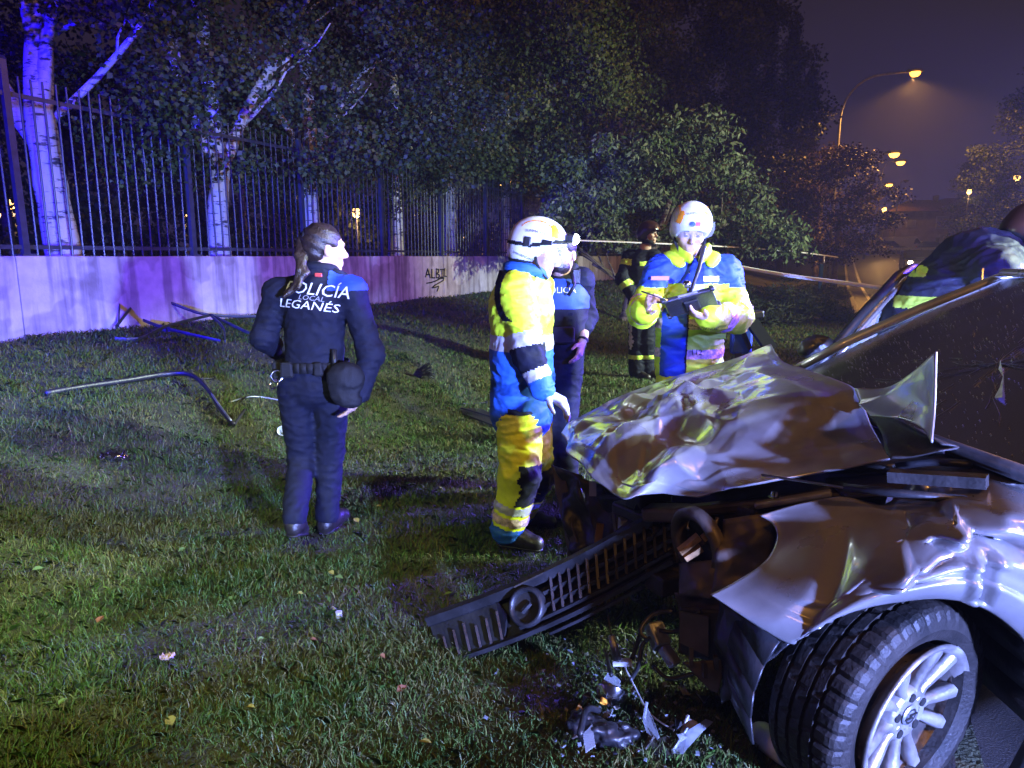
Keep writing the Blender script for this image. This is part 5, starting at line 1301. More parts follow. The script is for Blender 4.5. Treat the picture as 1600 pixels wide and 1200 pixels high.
def on_surf(p, out, V, Q, lift=.004):
    b = BVHTree.FromPolygons([tuple(v) for v in V], [tuple(int(i) for i in q) for q in Q]); h = b.ray_cast(Vector(p)+unit(out)*.4, -unit(out), 1.0); return (h[0] if h[0] else Vector(p)) + unit(out)*lift
rp = on_surf(at(491, 428, 3.45), (0, -1, .1), V1, Q1)
o = MB().box(rp, (.036, .008, .020)).build('red_tab', m_red, jk); bevel(o, .004)
S = SDF(.02)                                             # stand up collar
for a in np.linspace(-.3, math.pi+.3, 14):
    p = J['neck'] + Vector((math.cos(a)*.078, -math.sin(a)*.070+.015, .028+.012*math.sin(a))); q = J['neck'] + Vector((math.cos(a+.27)*.078, -math.sin(a+.27)*.070+.015, .028+.012*math.sin(a+.27)))
    S.cone(p, q, .022, .022, k=.012)
V, Q = S.mesh(.008); mobj('collar', V, Q, m_navy, jk, smooth=True)
MB().tube([J['neck']+Vector((.05, -.03, .035)), J['neck']+Vector((.11, -.01, .01)), J['neck']+Vector((.135, .02, -.005))], [.02, .018, .016], 8).build('collar_tip', m_navy, jk, smooth=True)
S = SDF(.04); S.cone(J['pelvis'], J['pelvis']-Vector((0, 0, .05)), .155, .150, (w.f, 1.3)); w.leg(S, 'L', .092, .072, .062, .98); w.leg(S, 'R', .092, .072, .062, .98)
garment(S, .008, w.o, 'trousers', m_navy, disp=folds(.007, 4.0, .9)); w.boots()
bl = MB(); n = 32
for i in range(n):
    a0, a1 = 2*math.pi*i/n, 2*math.pi*(i+1)/n; P = []
    for a in (a0, a1): P += [J['pelvis']+Vector((math.cos(a)*.178, math.sin(a)*.138, .052)), J['pelvis']+Vector((math.cos(a)*.178, math.sin(a)*.138, .002))]
    bl.add(P, [(0, 1, 3, 2)])
bo = bl.build('belt', m_black, w.o, smooth=True); solidify(bo, .006, 0)
bs = J['pelvis']
for nm, off, sz in [('radio_pouch', (-.17, -.05, .0), (.05, .07, .11)), ('cuff_pouch', (-.10, -.125, .02), (.07, .035, .08)), ('pouch', (.06, -.14, .025), (.05, .03, .07)), ('holster', (.16, -.07, -.03), (.06, .06, .16))]:
    o = MB().box(bs+Vector(off), sz, taper=.85).build(nm, m_black, bo); bevel(o, .012)
MB().lathe([(.022, 0), (.027, .004), (.032, 0), (.027, -.004)], 18, bs+Vector((-.15, -.13, -.01)), Matrix.Rotation(R(80), 3, 'X') @ Matrix.Rotation(R(20), 3, 'Y'), True).lathe([(.022, 0), (.027, .004), (.032, 0), (.027, -.004)], 18, bs+Vector((-.165, -.135, -.05)), Matrix.Rotation(R(60), 3, 'X') @ Matrix.Rotation(R(-30), 3, 'Y'), True).build('handcuffs', m_chrome, bo, smooth=True)
MB().tube([bs+Vector((.135, -.11, .12)), bs+Vector((.135, -.12, .0))], .014, 8).build('baton', m_blackp, bo, smooth=True)
S = SDF(.03); cc = at(540, 592, 3.45); S.ell(cc, (.095, .06, .085)).ell(cc+Vector((.0, -.01, -.09)), (.08, .045, .05), Matrix.Rotation(R(20), 3, 'Y')); S.disp = folds(.006, 9, 1.3)
V, Q = S.mesh(.008); hat = mobj('cap', V, Q, m_black, bo, smooth=True); tag(hat, 'dark cap hung from the belt')
# hair
S = SDF(.02); hp, hM = w.hp, w.hM
S.ell(hp(0, -.020, .040), (.083, .100, .090), hM).ell(hp(0, -.05, .0), (.074, .07, .085), hM).ell(hp(0, .12, -.02), (.085, .10, .085), hM, sub=True)
S.disp = lambda P: (.0025*np.sin((P@np.array([60., 20., 120.], np.float32)))).astype(np.float32)
V, Q = S.mesh(.006); hair = mobj('hair', V, Q, m_hair, w.o, smooth=True)
S = SDF(.012); tail = [hp(0, -.10, .055), at(476, 372, 3.60), at(470, 400, 3.55), at(474, 425, 3.50), at(462, 445, 3.47), at(446, 462, 3.46)]
for k in range(7):
    ox = [Vector((random.uniform(-.022, .022), random.uniform(-.014, .014), random.uniform(-.012, .012))) for _ in tail]
    for i in range(len(tail)-1): S.cone(tail[i]+ox[i]*(.5 if i == 0 else 1), tail[i+1]+ox[i+1], [.016, .020, .017, .014, .010][i], [.020, .017, .014, .010, .005][i], k=.006)
V, Q = S.mesh(.006); mobj('ponytail', V, Q, m_hair, hair, smooth=True)
MB().lathe([(.018, -.008), (.026, 0), (.018, .008)], 14, hp(0, -.112, .055), unit(w.hf).to_track_quat('Z', 'Y').to_matrix()).build('hair_tie', m_black, hair, smooth=True)

# ------------------------------------------------------------------ helmets
def helmet(P, m, sticker=True, band=True, lamp_=False, visor=True, size=1.0, brim=.0):
    hp, hM = P.hp, P.hM; g = size
    S = SDF(.02)
    S.ell(hp(0, -.005, .052), (.112*g, .142*g, .112*g), hM).ell(hp(0, -.062, -.012), (.106*g, .085*g, .085*g), hM, k=.04)
    if brim: S.cone(hp(-.06, .115, .045), hp(.06, .115, .045), .016, .016, k=.03).cone(hp(0, .125, .045), hp(0, .125+brim, .035), .03, .02, (hp(0, 0, 1)-hp(0, 0, 0), 2.2), k=.03)
    S.ell(hp(0, .115, -.075), (.122*g, .135*g, .118*g), hM, k=.008, sub=True)
    S.ell(hp(0, .0, -.16), (.14*g, .2*g, .11*g), hM, k=.01, sub=True)
    V, Q = S.mesh(.006); V = smooth_mesh(V, Q, 1, .4)
    N = normals_of(V, Q); C = V[Q].mean(1); Lc = (C-np.array(hp(0, 0, 0)))@np.array(hM)
    o = mobj('helmet', V, Q, m, P.o, smooth=True)
    def zone(nm, mm, msk, lift=.002):
        if not msk.any(): return None
        for q in face_islands(Q[msk], len(V)):
            ids, inv = np.unique(q, return_inverse=True); mobj(nm, V[ids]+N[ids]*lift, inv.reshape(-1, 4), mm, o, smooth=True)
    if sticker:
        zone('side_flash', m_orange, (np.abs(((Lc[:, 1]-.0)/.085)**2+((Lc[:, 2]-.075)/.062)**2-1) < .09) & (Lc[:, 2] > .10) & (np.abs(Lc[:, 0]) > .045))
        zone('front_flash', m_orange, (Lc[:, 1] > .06) & (np.abs(np.abs(Lc[:, 0])-.072-(Lc[:, 2]-.10)*-.35) < .012) & (np.abs(Lc[:, 2]-.10) < .03))
    zone('rim_edge', m_blackp, (Lc[:, 2] < -.052) & (Lc[:, 1] < .03), .003)
    if band:
        hgt = np.where(Lc[:, 1] > -.02, .018+.30*(Lc[:, 1]+.02), .018-.02*(Lc[:, 1]+.02))
        zone('lamp_strap', m_black, (np.abs(Lc[:, 2]-hgt-.0) < .0085), .003)
    return o, V, Q, Lc
def visor_mesh(P, o, z0, z1, ymul=1.0, x=.118):
    mb = MB(); n = 14; V, F = [], []
    for i in range(n+1):
        a = -1.15+2.3*i/n
        for z, f_ in ((z0, 1.0), ((z0+z1)/2, 1.03), (z1, .96)): V.append(P.hp(math.sin(a)*x*f_, math.cos(a)*.140*ymul*f_, z))
    for i in range(n):
        for j in range(2): F.append((i*3+j, (i+1)*3+j, (i+1)*3+j+1, i*3+j+1))
    return mobj('visor', V, F, mat('clear_visor', (.7, .75, .8), .06, alpha=.16, spec=.8), o, smooth=True)
def chin_strap(P, o):
    hp = P.hp; MB().tube([hp(.085, .0, .0), hp(.078, .02, -.06), hp(.045, .055, -.112), hp(0, .068, -.126), hp(-.045, .055, -.112), hp(-.078, .02, -.06), hp(-.085, 0, 0)], .007, 6, flat=(.5, 1.2)).build('chin_strap', m_black, o)

# ================= 2. the paramedic in profile with the head lamp
g2 = atz(806, 860, 0.0)
J = dict(head=at(840, 392, 3.50), neck=at(822, 430, 3.52), chest=at(815, 480, 3.53), pelvis=at(815, 632, 3.55),
         shL=at(838, 446, 3.68), shR=at(806, 452, 3.40), elL=at(836, 540, 3.74), wrL=at(852, 592, 3.76), elR=at(826, 552, 3.34), wrR=at(850, 612, 3.30),
         hipL=at(828, 655, 3.62), hipR=at(812, 655, 3.48), knL=at(838, 742, 3.68), knR=at(812, 742, 3.44), anL=at(812, 800, 3.84), anR=at(793, 826, 3.48))
J['toeL'] = J['anL'] + Vector((.17, -.03, -.055)); J['toeR'] = J['anR'] + Vector((.145, -.06, -.055))
pm = Person('paramedic in profile with lamp on white helmet, yellow and blue jacket, yellow trousers', (g2.x, g2.y, 0), J, (1, -.12, 0), (.95, -.22, -.16), (.15, 0, 1))
pm.hands = [(J['wrR'], at(878, 628, 3.28)-J['wrR'], (0, .2, -1), (.4, -.6, .4), .55, 1.05)]
pm.build_body()
S = SDF(.05); pm.torso(S, .158, .172, .172, 1.10, .03, .078); pm.arm(S, 'R', .073, .066, .054, .93); pm.arm(S, 'L', .078, .066, .052, .93)
zb = lambda y: at(815, y, 3.5).z
isarm = lambda C: np.minimum(seg_t(C, J['shR'], J['elR'])[1]-.0, seg_t(C, J['elR'], J['wrR'])[1]) < .088
tz = lambda C: C[:, 2]
A1, A2 = at(800, 522, 3.5).z, at(800, 545, 3.5).z
B1, B2 = at(800, 593, 3.5).z, at(800, 612, 3.5).z
def up_t(C): return seg_t(C, J['shR'], J['elR'])[0]
def fo_t(C): return seg_t(C, J['elR'], J['wrR'])[0]
near_fo = lambda C: (seg_t(C, J['elR'], J['wrR'])[1] < .080) & (fo_t(C) > .04)
near_up = lambda C: (seg_t(C, J['shR'], J['elR'])[1] < .090) & ~near_fo(C)
body_only = lambda C: ~near_fo(C) & ~near_up(C)
Sz = pm
jk, V1, Q1 = garment(S, .0075, pm.o, 'jacket', m_yel, [
    ('lower_panel', m_sky, lambda C, N: body_only(C) & (tz(C) < A2)),
    ('reflective_band', m_refl, lambda C, N: body_only(C) & (tz(C) < A1) & (tz(C) > A2)),
    ('reflective_band', m_refl, lambda C, N: body_only(C) & (tz(C) < B1) & (tz(C) > B2)),
    ('arm_band', m_refl, lambda C, N: near_up(C) & (up_t(C) > .68) & (up_t(C) < .90)),
    ('elbow_patch', m_navy, lambda C, N: (near_up(C) & (up_t(C) >= .90)) | (near_fo(C) & (fo_t(C) < .42))),
    ('arm_band', m_refl, lambda C, N: near_fo(C) & (fo_t(C) >= .42) & (fo_t(C) < .68)),
    ('cuff', m_sky, lambda C, N: near_fo(C) & (fo_t(C) >= .68)),
    ('shoulder_piping', m_navy, lambda C, N: (np.abs(np.hypot((C[:, 0]-at(812, 460, 3.4).x)/.105, (C[:, 2]-at(812, 460, 3.4).z)/.15)-1) < .13) & (C[:, 1] < 3.52) & (C[:, 2] > at(800, 500, 3.4).z) & (C[:, 0] < at(838, 430, 3.4).x)),
], disp=folds(.010, 2.0))
MB().box(on_surf(at(772, 433, 3.42), (-.6, -1, .2), V1, Q1), (.05, .012, .075), Matrix.Rotation(R(-45), 3, 'Z') @ Matrix.Rotation(R(25), 3, 'Y')).build('shoulder_badge', m_black, jk)
S = SDF(.015)
for a in np.linspace(0, 2*math.pi, 22)[:-1]:
    f0 = lambda a: J['neck'] + Vector((math.cos(a)*.085, math.sin(a)*.080, .02+.018*math.cos(a+2.6)))
    S.cone(f0(a), f0(a+.3), .030, .030, k=.012)
V, Q = S.mesh(.008); mobj('collar', V, Q, m_sky, jk, smooth=True)
o = MB().box(on_surf(at(846, 470, 3.42), (.5, -1, 0), V1, Q1, -.004), (.085, .016, .055), Matrix.Rotation(R(40), 3, 'Z') @ Matrix.Rotation(R(8), 3, 'Y')).build('pocket_flap', m_yel, jk); bevel(o, .007)
for y_ in (532, 540): MB().bar(on_surf(at(842, y_-8, 3.4), (.3, -1, 0), V1, Q1), on_surf(at(843, y_+6, 3.4), (.3, -1, 0), V1, Q1), .012, .008).build('pen', m_lime if y_ == 532 else m_black, jk)
S = SDF(.04); S.cone(J['pelvis']+Vector((0, 0, .03)), J['pelvis']-Vector((0, 0, .06)), .150, .150, (pm.f, 1.1)); pm.leg(S, 'L', .112, .092, .080, .97); pm.leg(S, 'R', .116, .098, .086, .97)
nr = lambda C: seg_t(C, J['knR'], J['anR'])[1] < seg_t(C, J['knL'], J['anL'])[1]
sh_t = lambda C: np.where(nr(C), seg_t(C, J['knR'], J['anR'])[0], seg_t(C, J['knL'], J['anL'])[0])
th_t = lambda C: np.where(nr(C), seg_t(C, J['hipR'], J['knR'])[0], seg_t(C, J['hipL'], J['knL'])[0])
tr, V2, Q2 = garment(S, .008, pm.o, 'trousers', m_yelt, [
    ('waistband', m_navy, lambda C, N: C[:, 2] > at(815, 640, 3.5).z),
    ('knee_patch', m_black, lambda C, N: (th_t(C) > .80) & (sh_t(C) < .42) & (N[:, 0] > -.05)),
    ('shin_band', m_refl, lambda C, N: (sh_t(C) > .46) & (sh_t(C) < .60)),
    ('shin_band', m_reflp, lambda C, N: (sh_t(C) > .66) & (sh_t(C) < .82)),
    ('trouser_hem', m_sky, lambda C, N: (sh_t(C) > .88)),
], disp=folds(.011, 5.0, .9))
pm.boots()
hl, HV, HQ, HL = helmet(pm, m_white)
visor_mesh(pm, hl, .045, -.06)
chin_strap(pm, hl)
lampc = pm.hp(.015, .150, .082)
o = MB().box(lampc, (.05, .045, .04), pm.hM).build('headlamp', m_blackp, hl); bevel(o, .01)
m_led = mat('headlamp_lens', (1, 1, 1), .2, emit=(.85, 1.0, .95), estr=45)
MB().lathe([(0, .044), (.016, .040), (.026, .026), (.027, .020)], 14, lampc, pm.hf.to_track_quat('Z', 'Y').to_matrix()).build('headlamp_lens', m_led, hl, smooth=True)
ld = lamp('headlamp_beam', 'SPOT', lampc+unit(pm.hf)*.05, (.85, 1, .95), 25, .02, lampc+unit(pm.hf)*2+Vector((0, 0, -.3)), 75)
o = MB().box(pm.hp(.110, .06, .045), (.012, .05, .022), pm.hM).build('battery_clip', m_blackp, hl); bevel(o, .004)
o = MB().box(pm.hp(.112, -.035, .035), (.012, .032, .045), pm.hM).build('strap_clip', m_blackp, hl); bevel(o, .004)
wrap_text('SUMMA 112', .019, pm.hp(.12, -.005, .088), unit(pm.hf), pm.hp(0, 0, 1)-pm.hp(0, 0, 0), pm.hp(1, 0, .35)-pm.hp(0, 0, 0), HV, HQ, m_black, hl)
wrap_text('EMERGENCIAS', .015, pm.hp(.12, -.055, -.035), unit(pm.hf+Vector((0, 0, -.25))), pm.hp(0, 0.2, 1)-pm.hp(0, 0, 0), pm.hp(1, -.2, 0)-pm.hp(0, 0, 0), HV, HQ, m_black, hl)
gS = SDF(.01); add_hand(gS, J['wrR'], at(878, 628, 3.28)-J['wrR'], (0, .2, -1), (.4, -.6, .4), .55, 1.16); V, Q = gS.mesh(.006); mobj('glove', V, Q, m_glove, pm.o, smooth=True)

# ================= 3. the officer in the blue vest behind the paramedic
J = dict(head=at(878, 397, 4.35), neck=at(876, 430, 4.38), chest=at(874, 475, 4.40), pelvis=at(872, 575, 4.42), shL=at(908, 438, 4.38), shR=at(840, 440, 4.42),
         elL=at(918, 495, 4.44), wrL=at(910, 532, 4.30), elR=at(830, 500, 4.46), wrR=at(845, 545, 4.3), hipL=at(884, 590, 4.42), hipR=at(856, 590, 4.44), knL=at(882, 685, 4.40), knR=at(858, 690, 4.42))
gp3 = Vector((J['hipL'].x*.5+J['hipR'].x*.5, 4.42, 0)); J['anL'] = Vector((gp3.x+.08, 4.42, .10)); J['anR'] = Vector((gp3.x-.08, 4.46, .10))
J['toeL'] = J['anL']+Vector((.04, -.15, -.055)); J['toeR'] = J['anR']+Vector((-.03, -.15, -.055))
po = Person('bearded officer in dark uniform and blue chest vest behind the profile paramedic', (gp3.x, gp3.y, gzf(gp3.x, gp3.y)), J, (-.15, -1, 0), (-.5, -.85, -.1))
po.hands = [(J['wrL'], at(904, 560, 4.26)-J['wrL'], (-.7, .3, 0), (-.3, -1, 0), .45, 1.0)]
po.build_body()
S = SDF(.05); po.torso(S, .155, .172, .160, 1.35, .0, .078); po.arm(S, 'L', .068, .058, .050, .45); po.arm(S, 'R', .068, .058, .046)
garment(S, .008, po.o, 'shirt', m_navy, disp=folds(.006, 3))
S = SDF(.03); up = unit(J['chest']-J['pelvis']); S.cone(J['chest']-up*.22, J['chest']+up*.03, .175, .185, (po.f, 1.22)); S.cone(J['chest']+Vector((.07, 0, .05)), J['shL'].lerp(J['neck'], .45)+Vector((0, 0, .05)), .05, .045).cone(J['chest']+Vector((-.07, 0, .05)), J['shR'].lerp(J['neck'], .45)+Vector((0, 0, .05)), .05, .045)
vest, V1, Q1 = garment(S, .008, po.o, 'vest', m_black, [('blue_panel', m_royal, lambda C, N: (C[:, 2] > at(878, 482, 4.3).z) & (C[:, 2] < at(878, 436, 4.3).z) & (N[:, 1] < .3))], disp=folds(.004, 8))
wrap_text('POLICÍA', .050, at(878, 455, 4.15), (1, 0, 0), (0, 0, 1), (0, -1, 0), V1, Q1, m_letter, vest, 'lettering', 0, 1.0)
for zz in (492, 502, 512): MB().bar(on_surf(at(850, zz, 4.2), (0, -1, 0), V1, Q1), on_surf(at(896, zz, 4.2), (0, -1, 0), V1, Q1), .012, .018).build('webbing', m_navy, vest)
o = MB().box(on_surf(at(880, 525, 4.2), (0, -1, 0), V1, Q1, .02), (.14, .05, .10)).build('pouch', m_black, vest); bevel(o, .012)
MB().tube([at(893, 428, 4.22), at(898, 445, 4.2), at(888, 462, 4.2)], .012, 6).build('radio_cable', m_blackp, vest, smooth=True)
o = MB().box(at(900, 432, 4.25), (.05, .04, .09)).build('radio', m_blackp, vest); bevel(o, .008)
S = SDF(.04); S.cone(J['pelvis']+Vector((0, 0, .02)), J['pelvis']-Vector((0, 0, .05)), .150, .145, (po.f, 1.25)); po.leg(S, 'L', .098, .078, .068, .98); po.leg(S, 'R', .098, .078, .068, .98)
garment(S, .009, po.o, 'trousers', m_navy, disp=folds(.007, 6)); po.boots()
S = SDF(.02); S.ell(po.hp(0, -.018, .042), (.080, .100, .086), po.hM).ell(po.hp(0, .12, -.0), (.085, .10, .085), po.hM, sub=True); V, Q = S.mesh(.007); mobj('hair', V, Q, m_hair, po.o, smooth=True)
S = SDF(.02); S.ell(po.hp(0, .030, -.070), (.062, .066, .055), po.hM).ell(po.hp(0, .105, -.03), (.045, .05, .04), po.hM, sub=True, k=.01); V, Q = S.mesh(.007); mobj('beard', V, Q, m_hair, po.o, smooth=True)
wl2 = J['wrL']; MB().lathe([(.033, -.012), (.036, 0), (.033, .012)], 16, wl2, unit(J['wrL']-J['elL']).to_track_quat('Z', 'Y').to_matrix()).build('watch', m_black, po.o, smooth=True)

# ================= 4. the paramedic reading the tablet
J = dict(head=at(1079, 362, 4.0), neck=at(1080, 405, 4.05), chest=at(1082, 455, 4.06), pelvis=at(1076, 560, 4.08), shL=at(1130, 425, 4.05), shR=at(1034, 425, 4.05),
         elL=at(1150, 495, 3.98), wrL=at(1104, 497, 3.76), elR=at(1004, 488, 3.98), wrR=at(1010, 484, 3.76), hipL=at(1094, 585, 4.08), hipR=at(1058, 585, 4.08))
px4, py4 = J['pelvis'].x, J['pelvis'].y
for q, sx_ in (('L', .10), ('R', -.10)):
    J['kn'+q] = Vector((px4+sx_, py4-.03, .50)); J['an'+q] = Vector((px4+sx_*1.1, py4, .10)); J['toe'+q] = J['an'+q]+Vector((sx_*.3, -.16, -.055))
tb = Person('paramedic in white helmet and blue shouldered yellow jacket writing on a tablet', (px4, py4, gzf(px4, py4)), J, (0, -1, 0), (-.10, -.90, -.30), (0, -.3, 1))
tb.hands = [(J['wrL'], at(1070, 485, 3.70)-J['wrL'], (-.3, -.2, .8), (-.2, -.9, .5), .35, 1.0, .2), (J['wrR'], at(1016, 462, 3.66)-J['wrR'], (.9, -.2, .1), (.3, -.9, .3), 1.0, 1.0)]
tb.build_body(closed=True)
S = SDF(.05); tb.torso(S, .182, .180, .195, 1.35, .02, .085); tb.arm(S, 'L', .090, .085, .066, .92); tb.arm(S, 'R', .086, .078, .066, .92)
# V opening at the neck
upl = lambda C: seg_t(C, J['shL'], J['elL']); upr = lambda C: seg_t(C, J['shR'], J['elR']); fol = lambda C: seg_t(C, J['elL'], J['wrL']); fo_r = lambda C: seg_t(C, J['elR'], J['wrR'])
isfo = lambda C: (fol(C)[1] < .098) & (fol(C)[0] > .06) | (fo_r(C)[1] < .092) & (fo_r(C)[0] > .06)
isup = lambda C: ((upl(C)[1] < .105) | (upr(C)[1] < .100)) & ~isfo(C) & (np.abs(C[:, 0]-px4) > .17)
bod = lambda C: ~isfo(C) & ~isup(C)
zc = at(1080, 444, 3.9).z
def blue_yoke(C, N):
    t = np.where(C[:, 0] > px4, upl(C)[0], upr(C)[0])
    return (bod(C) & (C[:, 2] > zc)) | (isup(C) & (C[:, 2] > zc-.02-.25*(t-.25)*0) & (t < .55)) | (isup(C) & (t < .62) & (C[:, 1] > 4.0))
def foband(C, a, b): return ((fol(C)[0] > a) & (fol(C)[0] < b) & (fol(C)[1] < .098)) | ((fo_r(C)[0] > a) & (fo_r(C)[0] < b) & (fo_r(C)[1] < .092))
cx_ = at(1068, 500, 3.9).x
jk, V1, Q1 = garment(S, .0075, tb.o, 'jacket', m_yel, [
    ('yoke', m_royal, blue_yoke),
    ('lining', m_royal, lambda C, N: bod(C) & (N[:, 1] < -.3) & (np.abs(C[:, 0]-(cx_-.035)) < .06) & (C[:, 2] < zc-.13)),
    ('shirt_front', m_shirt, lambda C, N: bod(C) & (N[:, 1] < -.1) & (np.abs(C[:, 0]-px4+.02) < .045+.12*np.maximum(0, C[:, 2]-zc-.05)) & (C[:, 2] > zc-.10)),
    ('zip', m_black, lambda C, N: bod(C) & (N[:, 1] < -.2) & (np.abs(C[:, 0]-cx_-.028) < .010) & (C[:, 2] < zc+.10)),
    ('reflective_band', m_reflp, lambda C, N: bod(C) & (np.abs(C[:, 2]-at(1080, 508, 3.9).z) < .028) & ((C[:, 0] > cx_+.035) | (C[:, 0] < cx_-.095))),
    ('reflective_band', m_reflp, lambda C, N: bod(C) & (np.abs(C[:, 2]-at(1080, 556, 3.9).z) < .026) & ((C[:, 0] > cx_+.035) | (C[:, 0] < cx_-.095))),
    ('arm_band', m_reflp, lambda C, N: isfo(C) & foband(C, .38, .60)),
    ('arm_band', m_reflp, lambda C, N: isup(C) & (np.where(C[:, 0] > px4, upl(C)[0], upr(C)[0]) > .74) & (np.where(C[:, 0] > px4, upl(C)[0], upr(C)[0]) < .94)),
], disp=folds(.011, 7.0))
S = SDF(.012)                                            # spread collar
for sx_ in (-1, 1):
    for i in range(7):
        a0, a1 = i/7, (i+1)/7
        fcol = lambda a: J['neck'] + Vector((sx_*(.035+.055*math.sin(a*math.pi*.75)), -.09+.15*a, .005+.05*math.sin(a*2.2)))
        S.cone(fcol(a0), fcol(a1), .030, .034, (unit((sx_, -.4, -.2)), 1.8), k=.014)
        S.cone(fcol(a0)+Vector((sx_*.045, -.01, -.035)), fcol(a1)+Vector((sx_*.045, -.01, -.03)), .026, .03, (unit((sx_*.4, -.3, 1)), 1.8), k=.02)
V, Q = S.mesh(.007); mobj('collar', V, Q, m_yel, jk, smooth=True)
o = MB().box(on_surf(at(1122, 437, 3.8), (0, -1, 0), V1, Q1), (.085, .006, .030)).build('name_badge', m_reflp, jk)
o = MB().box(on_surf(at(1040, 436, 3.8), (0, -1, 0), V1, Q1), (.10, .006, .022)).build('chest_tape', mat('printed_tape', (.35, .10, .25), .5), jk)
o = MB().box(on_surf(at(1128, 524, 3.8), (0, -1, 0), V1, Q1), (.13, .012, .075)).build('pocket_flap', m_yel, jk); bevel(o, .008)
wrap_text('112', .045, at(1098, 556, 3.8), (1, 0, 0), (0, 0, 1), (0, -1, 0), V1, Q1, m_black, jk)
wrap_text('EMERGENCIAS', .022, at(1098, 512, 3.8), (1, 0, 0), (0, 0, 1), (0, -1, 0), V1, Q1, m_black, jk)
cb = MB().tube([at(1100, 385, 3.92), at(1092, 420, 3.86), at(1082, 448, 3.82), at(1072, 470, 3.80)], [.012, .012, .010, .008], 8).build('stethoscope', m_blackp, tb.o, smooth=True)
MB().lathe([(0, .014), (.020, .012), (.023, 0), (.018, -.012), (0, -.014)], 16, at(1073, 444, 3.80), Matrix.Rotation(R(70), 3, 'X')).build('chest_piece', m_chrome, cb, smooth=True)
S = SDF(.04); S.cone(J['pelvis']+Vector((0, 0, .02)), J['pelvis']-Vector((0, 0, .08)), .160, .155, (tb.f, 1.3)); tb.leg(S, 'L', .115, .095, .085, .97); tb.leg(S, 'R', .115, .095, .085, .97)
garment(S, .010, tb.o, 'trousers', m_yelt, disp=folds(.009, 5.5)); tb.boots()
hl, HV, HQ, HL = helmet(tb, m_white, band=False)
visor_mesh(tb, hl, .075, .0, 1.02, .126); chin_strap(tb, hl)
fu = tb.hp(0, 0, 1)-tb.hp(0, 0, 0); fr = tb.hp(1, 0, 0)-tb.hp(0, 0, 0)
c0 = on_surf(tb.hp(0, .2, .10), unit(tb.hf)+fu*.3, HV, HQ, .003); qz = (unit(tb.hf)+fu*.45).normalized().to_track_quat('Z', 'Y').to_matrix()
lft_ = Vector((-1, 0, 0))
MB().lathe([(0, .002), (.014, .0)], 16, c0+lft_*.014, qz).build('round_emblem', m_royal, hl); o = MB().box(c0-lft_*.016, (.026, .022, .003), qz).build('square_emblem', m_red, hl)
wrap_text('SUMMA 112', .018, tb.hp(0, .12, .150), -fr if fr.x < 0 else fr, fu-unit(tb.hf)*.6, unit(tb.hf)+fu*1.2, HV, HQ, m_black, hl)
# the tablet and stylus are held things
tq = [at(1036, 470, 3.62), at(1112, 450, 3.66), at(1122, 474, 3.80), at(1046, 494, 3.76)]
tc_ = (tq[0]+tq[1]+tq[2]+tq[3])/4
tab = thing('tablet', tc_, 'rugged black tablet computer resting in the hand of the helmeted paramedic', 'tablet')
nn = (tq[1]-tq[0]).cross(tq[3]-tq[0]).normalized(); nn = nn if nn.z > 0 else -nn
def tb_pt(u, v, n): return tq[0].lerp(tq[1], u).lerp(tq[3].lerp(tq[2], u), v) + nn*n
def slab(name, u0, u1, v0, v1, n0, n1, m, bev=.004):
    P = [tb_pt(u, v, n) for n in (n0, n1) for u, v in ((u0, v0), (u1, v0), (u1, v1), (u0, v1))]
    o = MB().add(P, [(3, 2, 1, 0), (4, 5, 6, 7), (0, 1, 5, 4), (1, 2, 6, 5), (2, 3, 7, 6), (3, 0, 4, 7)]).build(name, m, tab); bevel(o, bev); return o
slab('case', 0, 1, 0, 1, -.014, .012, m_blackp, .007); slab('screen', .08, .92, .10, .90, .0125, .014, mat('dim_screen', (.02, .02, .03), .15, emit=(.5, .6, .9), estr=.5), .0005)
for u in (0, 1):
    for v in (0, 1): slab('corner_bumper', u-.05, u+.05, v-.07, v+.07, -.018, .016, m_blackp, .008)
slab('hand_strap', .35, .65, .2, .8, -.030, -.015, m_black, .006); slab('port_cover', .3, .7, -.02, .0, -.006, .005, m_aluc, .001)
stl = thing('stylus', at(1016, 462, 3.62), 'thin dark stylus pen between the fingers of the tablet paramedic', 'stylus')
MB().tube([at(1002, 455, 3.63), at(1040, 468, 3.60)], [.004, .003], 8).build('barrel', m_blackp, stl, smooth=True); MB().tube([at(1040, 468, 3.60), at(1043, 469, 3.598)], [.003, .001], 6).build('tip', m_chrome, stl)

# ================= 5. the firefighter standing behind on the lawn
g5 = ghit(1000, 590); Yf = g5.y; sf = Yf/8.4
J = dict(head=at(1014, 366, Yf-.02), neck=at(1008, 388, Yf), chest=at(1003, 420, Yf), pelvis=at(1002, 478, Yf), shL=at(1022, 402, Yf-.05), shR=at(984, 402, Yf+.05), elL=at(1040, 440, Yf+.05), wrL=at(1020, 468, Yf-.15), elR=at(972, 436, Yf-.1), wrR=at(988, 462, Yf-.18),
         hipL=at(1010, 490, Yf), hipR=at(996, 490, Yf), knL=at(1010, 535, Yf-.02), knR=at(995, 537, Yf), anL=at(1010, 578, Yf+.05), anR=at(994, 580, Yf))
J['toeL'] = J['anL']+Vector((.13, -.12, -.055)); J['toeR'] = J['anR']+Vector((.12, -.14, -.055))
ff = Person('firefighter in dark suit with lime bands and dark red helmet standing on lawn', (g5.x, g5.y, g5.z), J, (.5, -.85, 0), (.75, -.65, .05))
ff.hands = [(J['wrR'], Vector((.5, .1, -.6)), (0, 1, 0), (0, 0, 1), .5, 1.0), (J['wrL'], Vector((-.5, .1, -.6)), (0, 1, 0), (0, 0, 1), .5, 1.0)]
ff.build_body(.007)
S = SDF(.05); ff.torso(S, .175, .190, .185, 1.3, .10, .09); ff.arm(S, 'L', .085, .078, .065); ff.arm(S, 'R', .085, .078, .065)
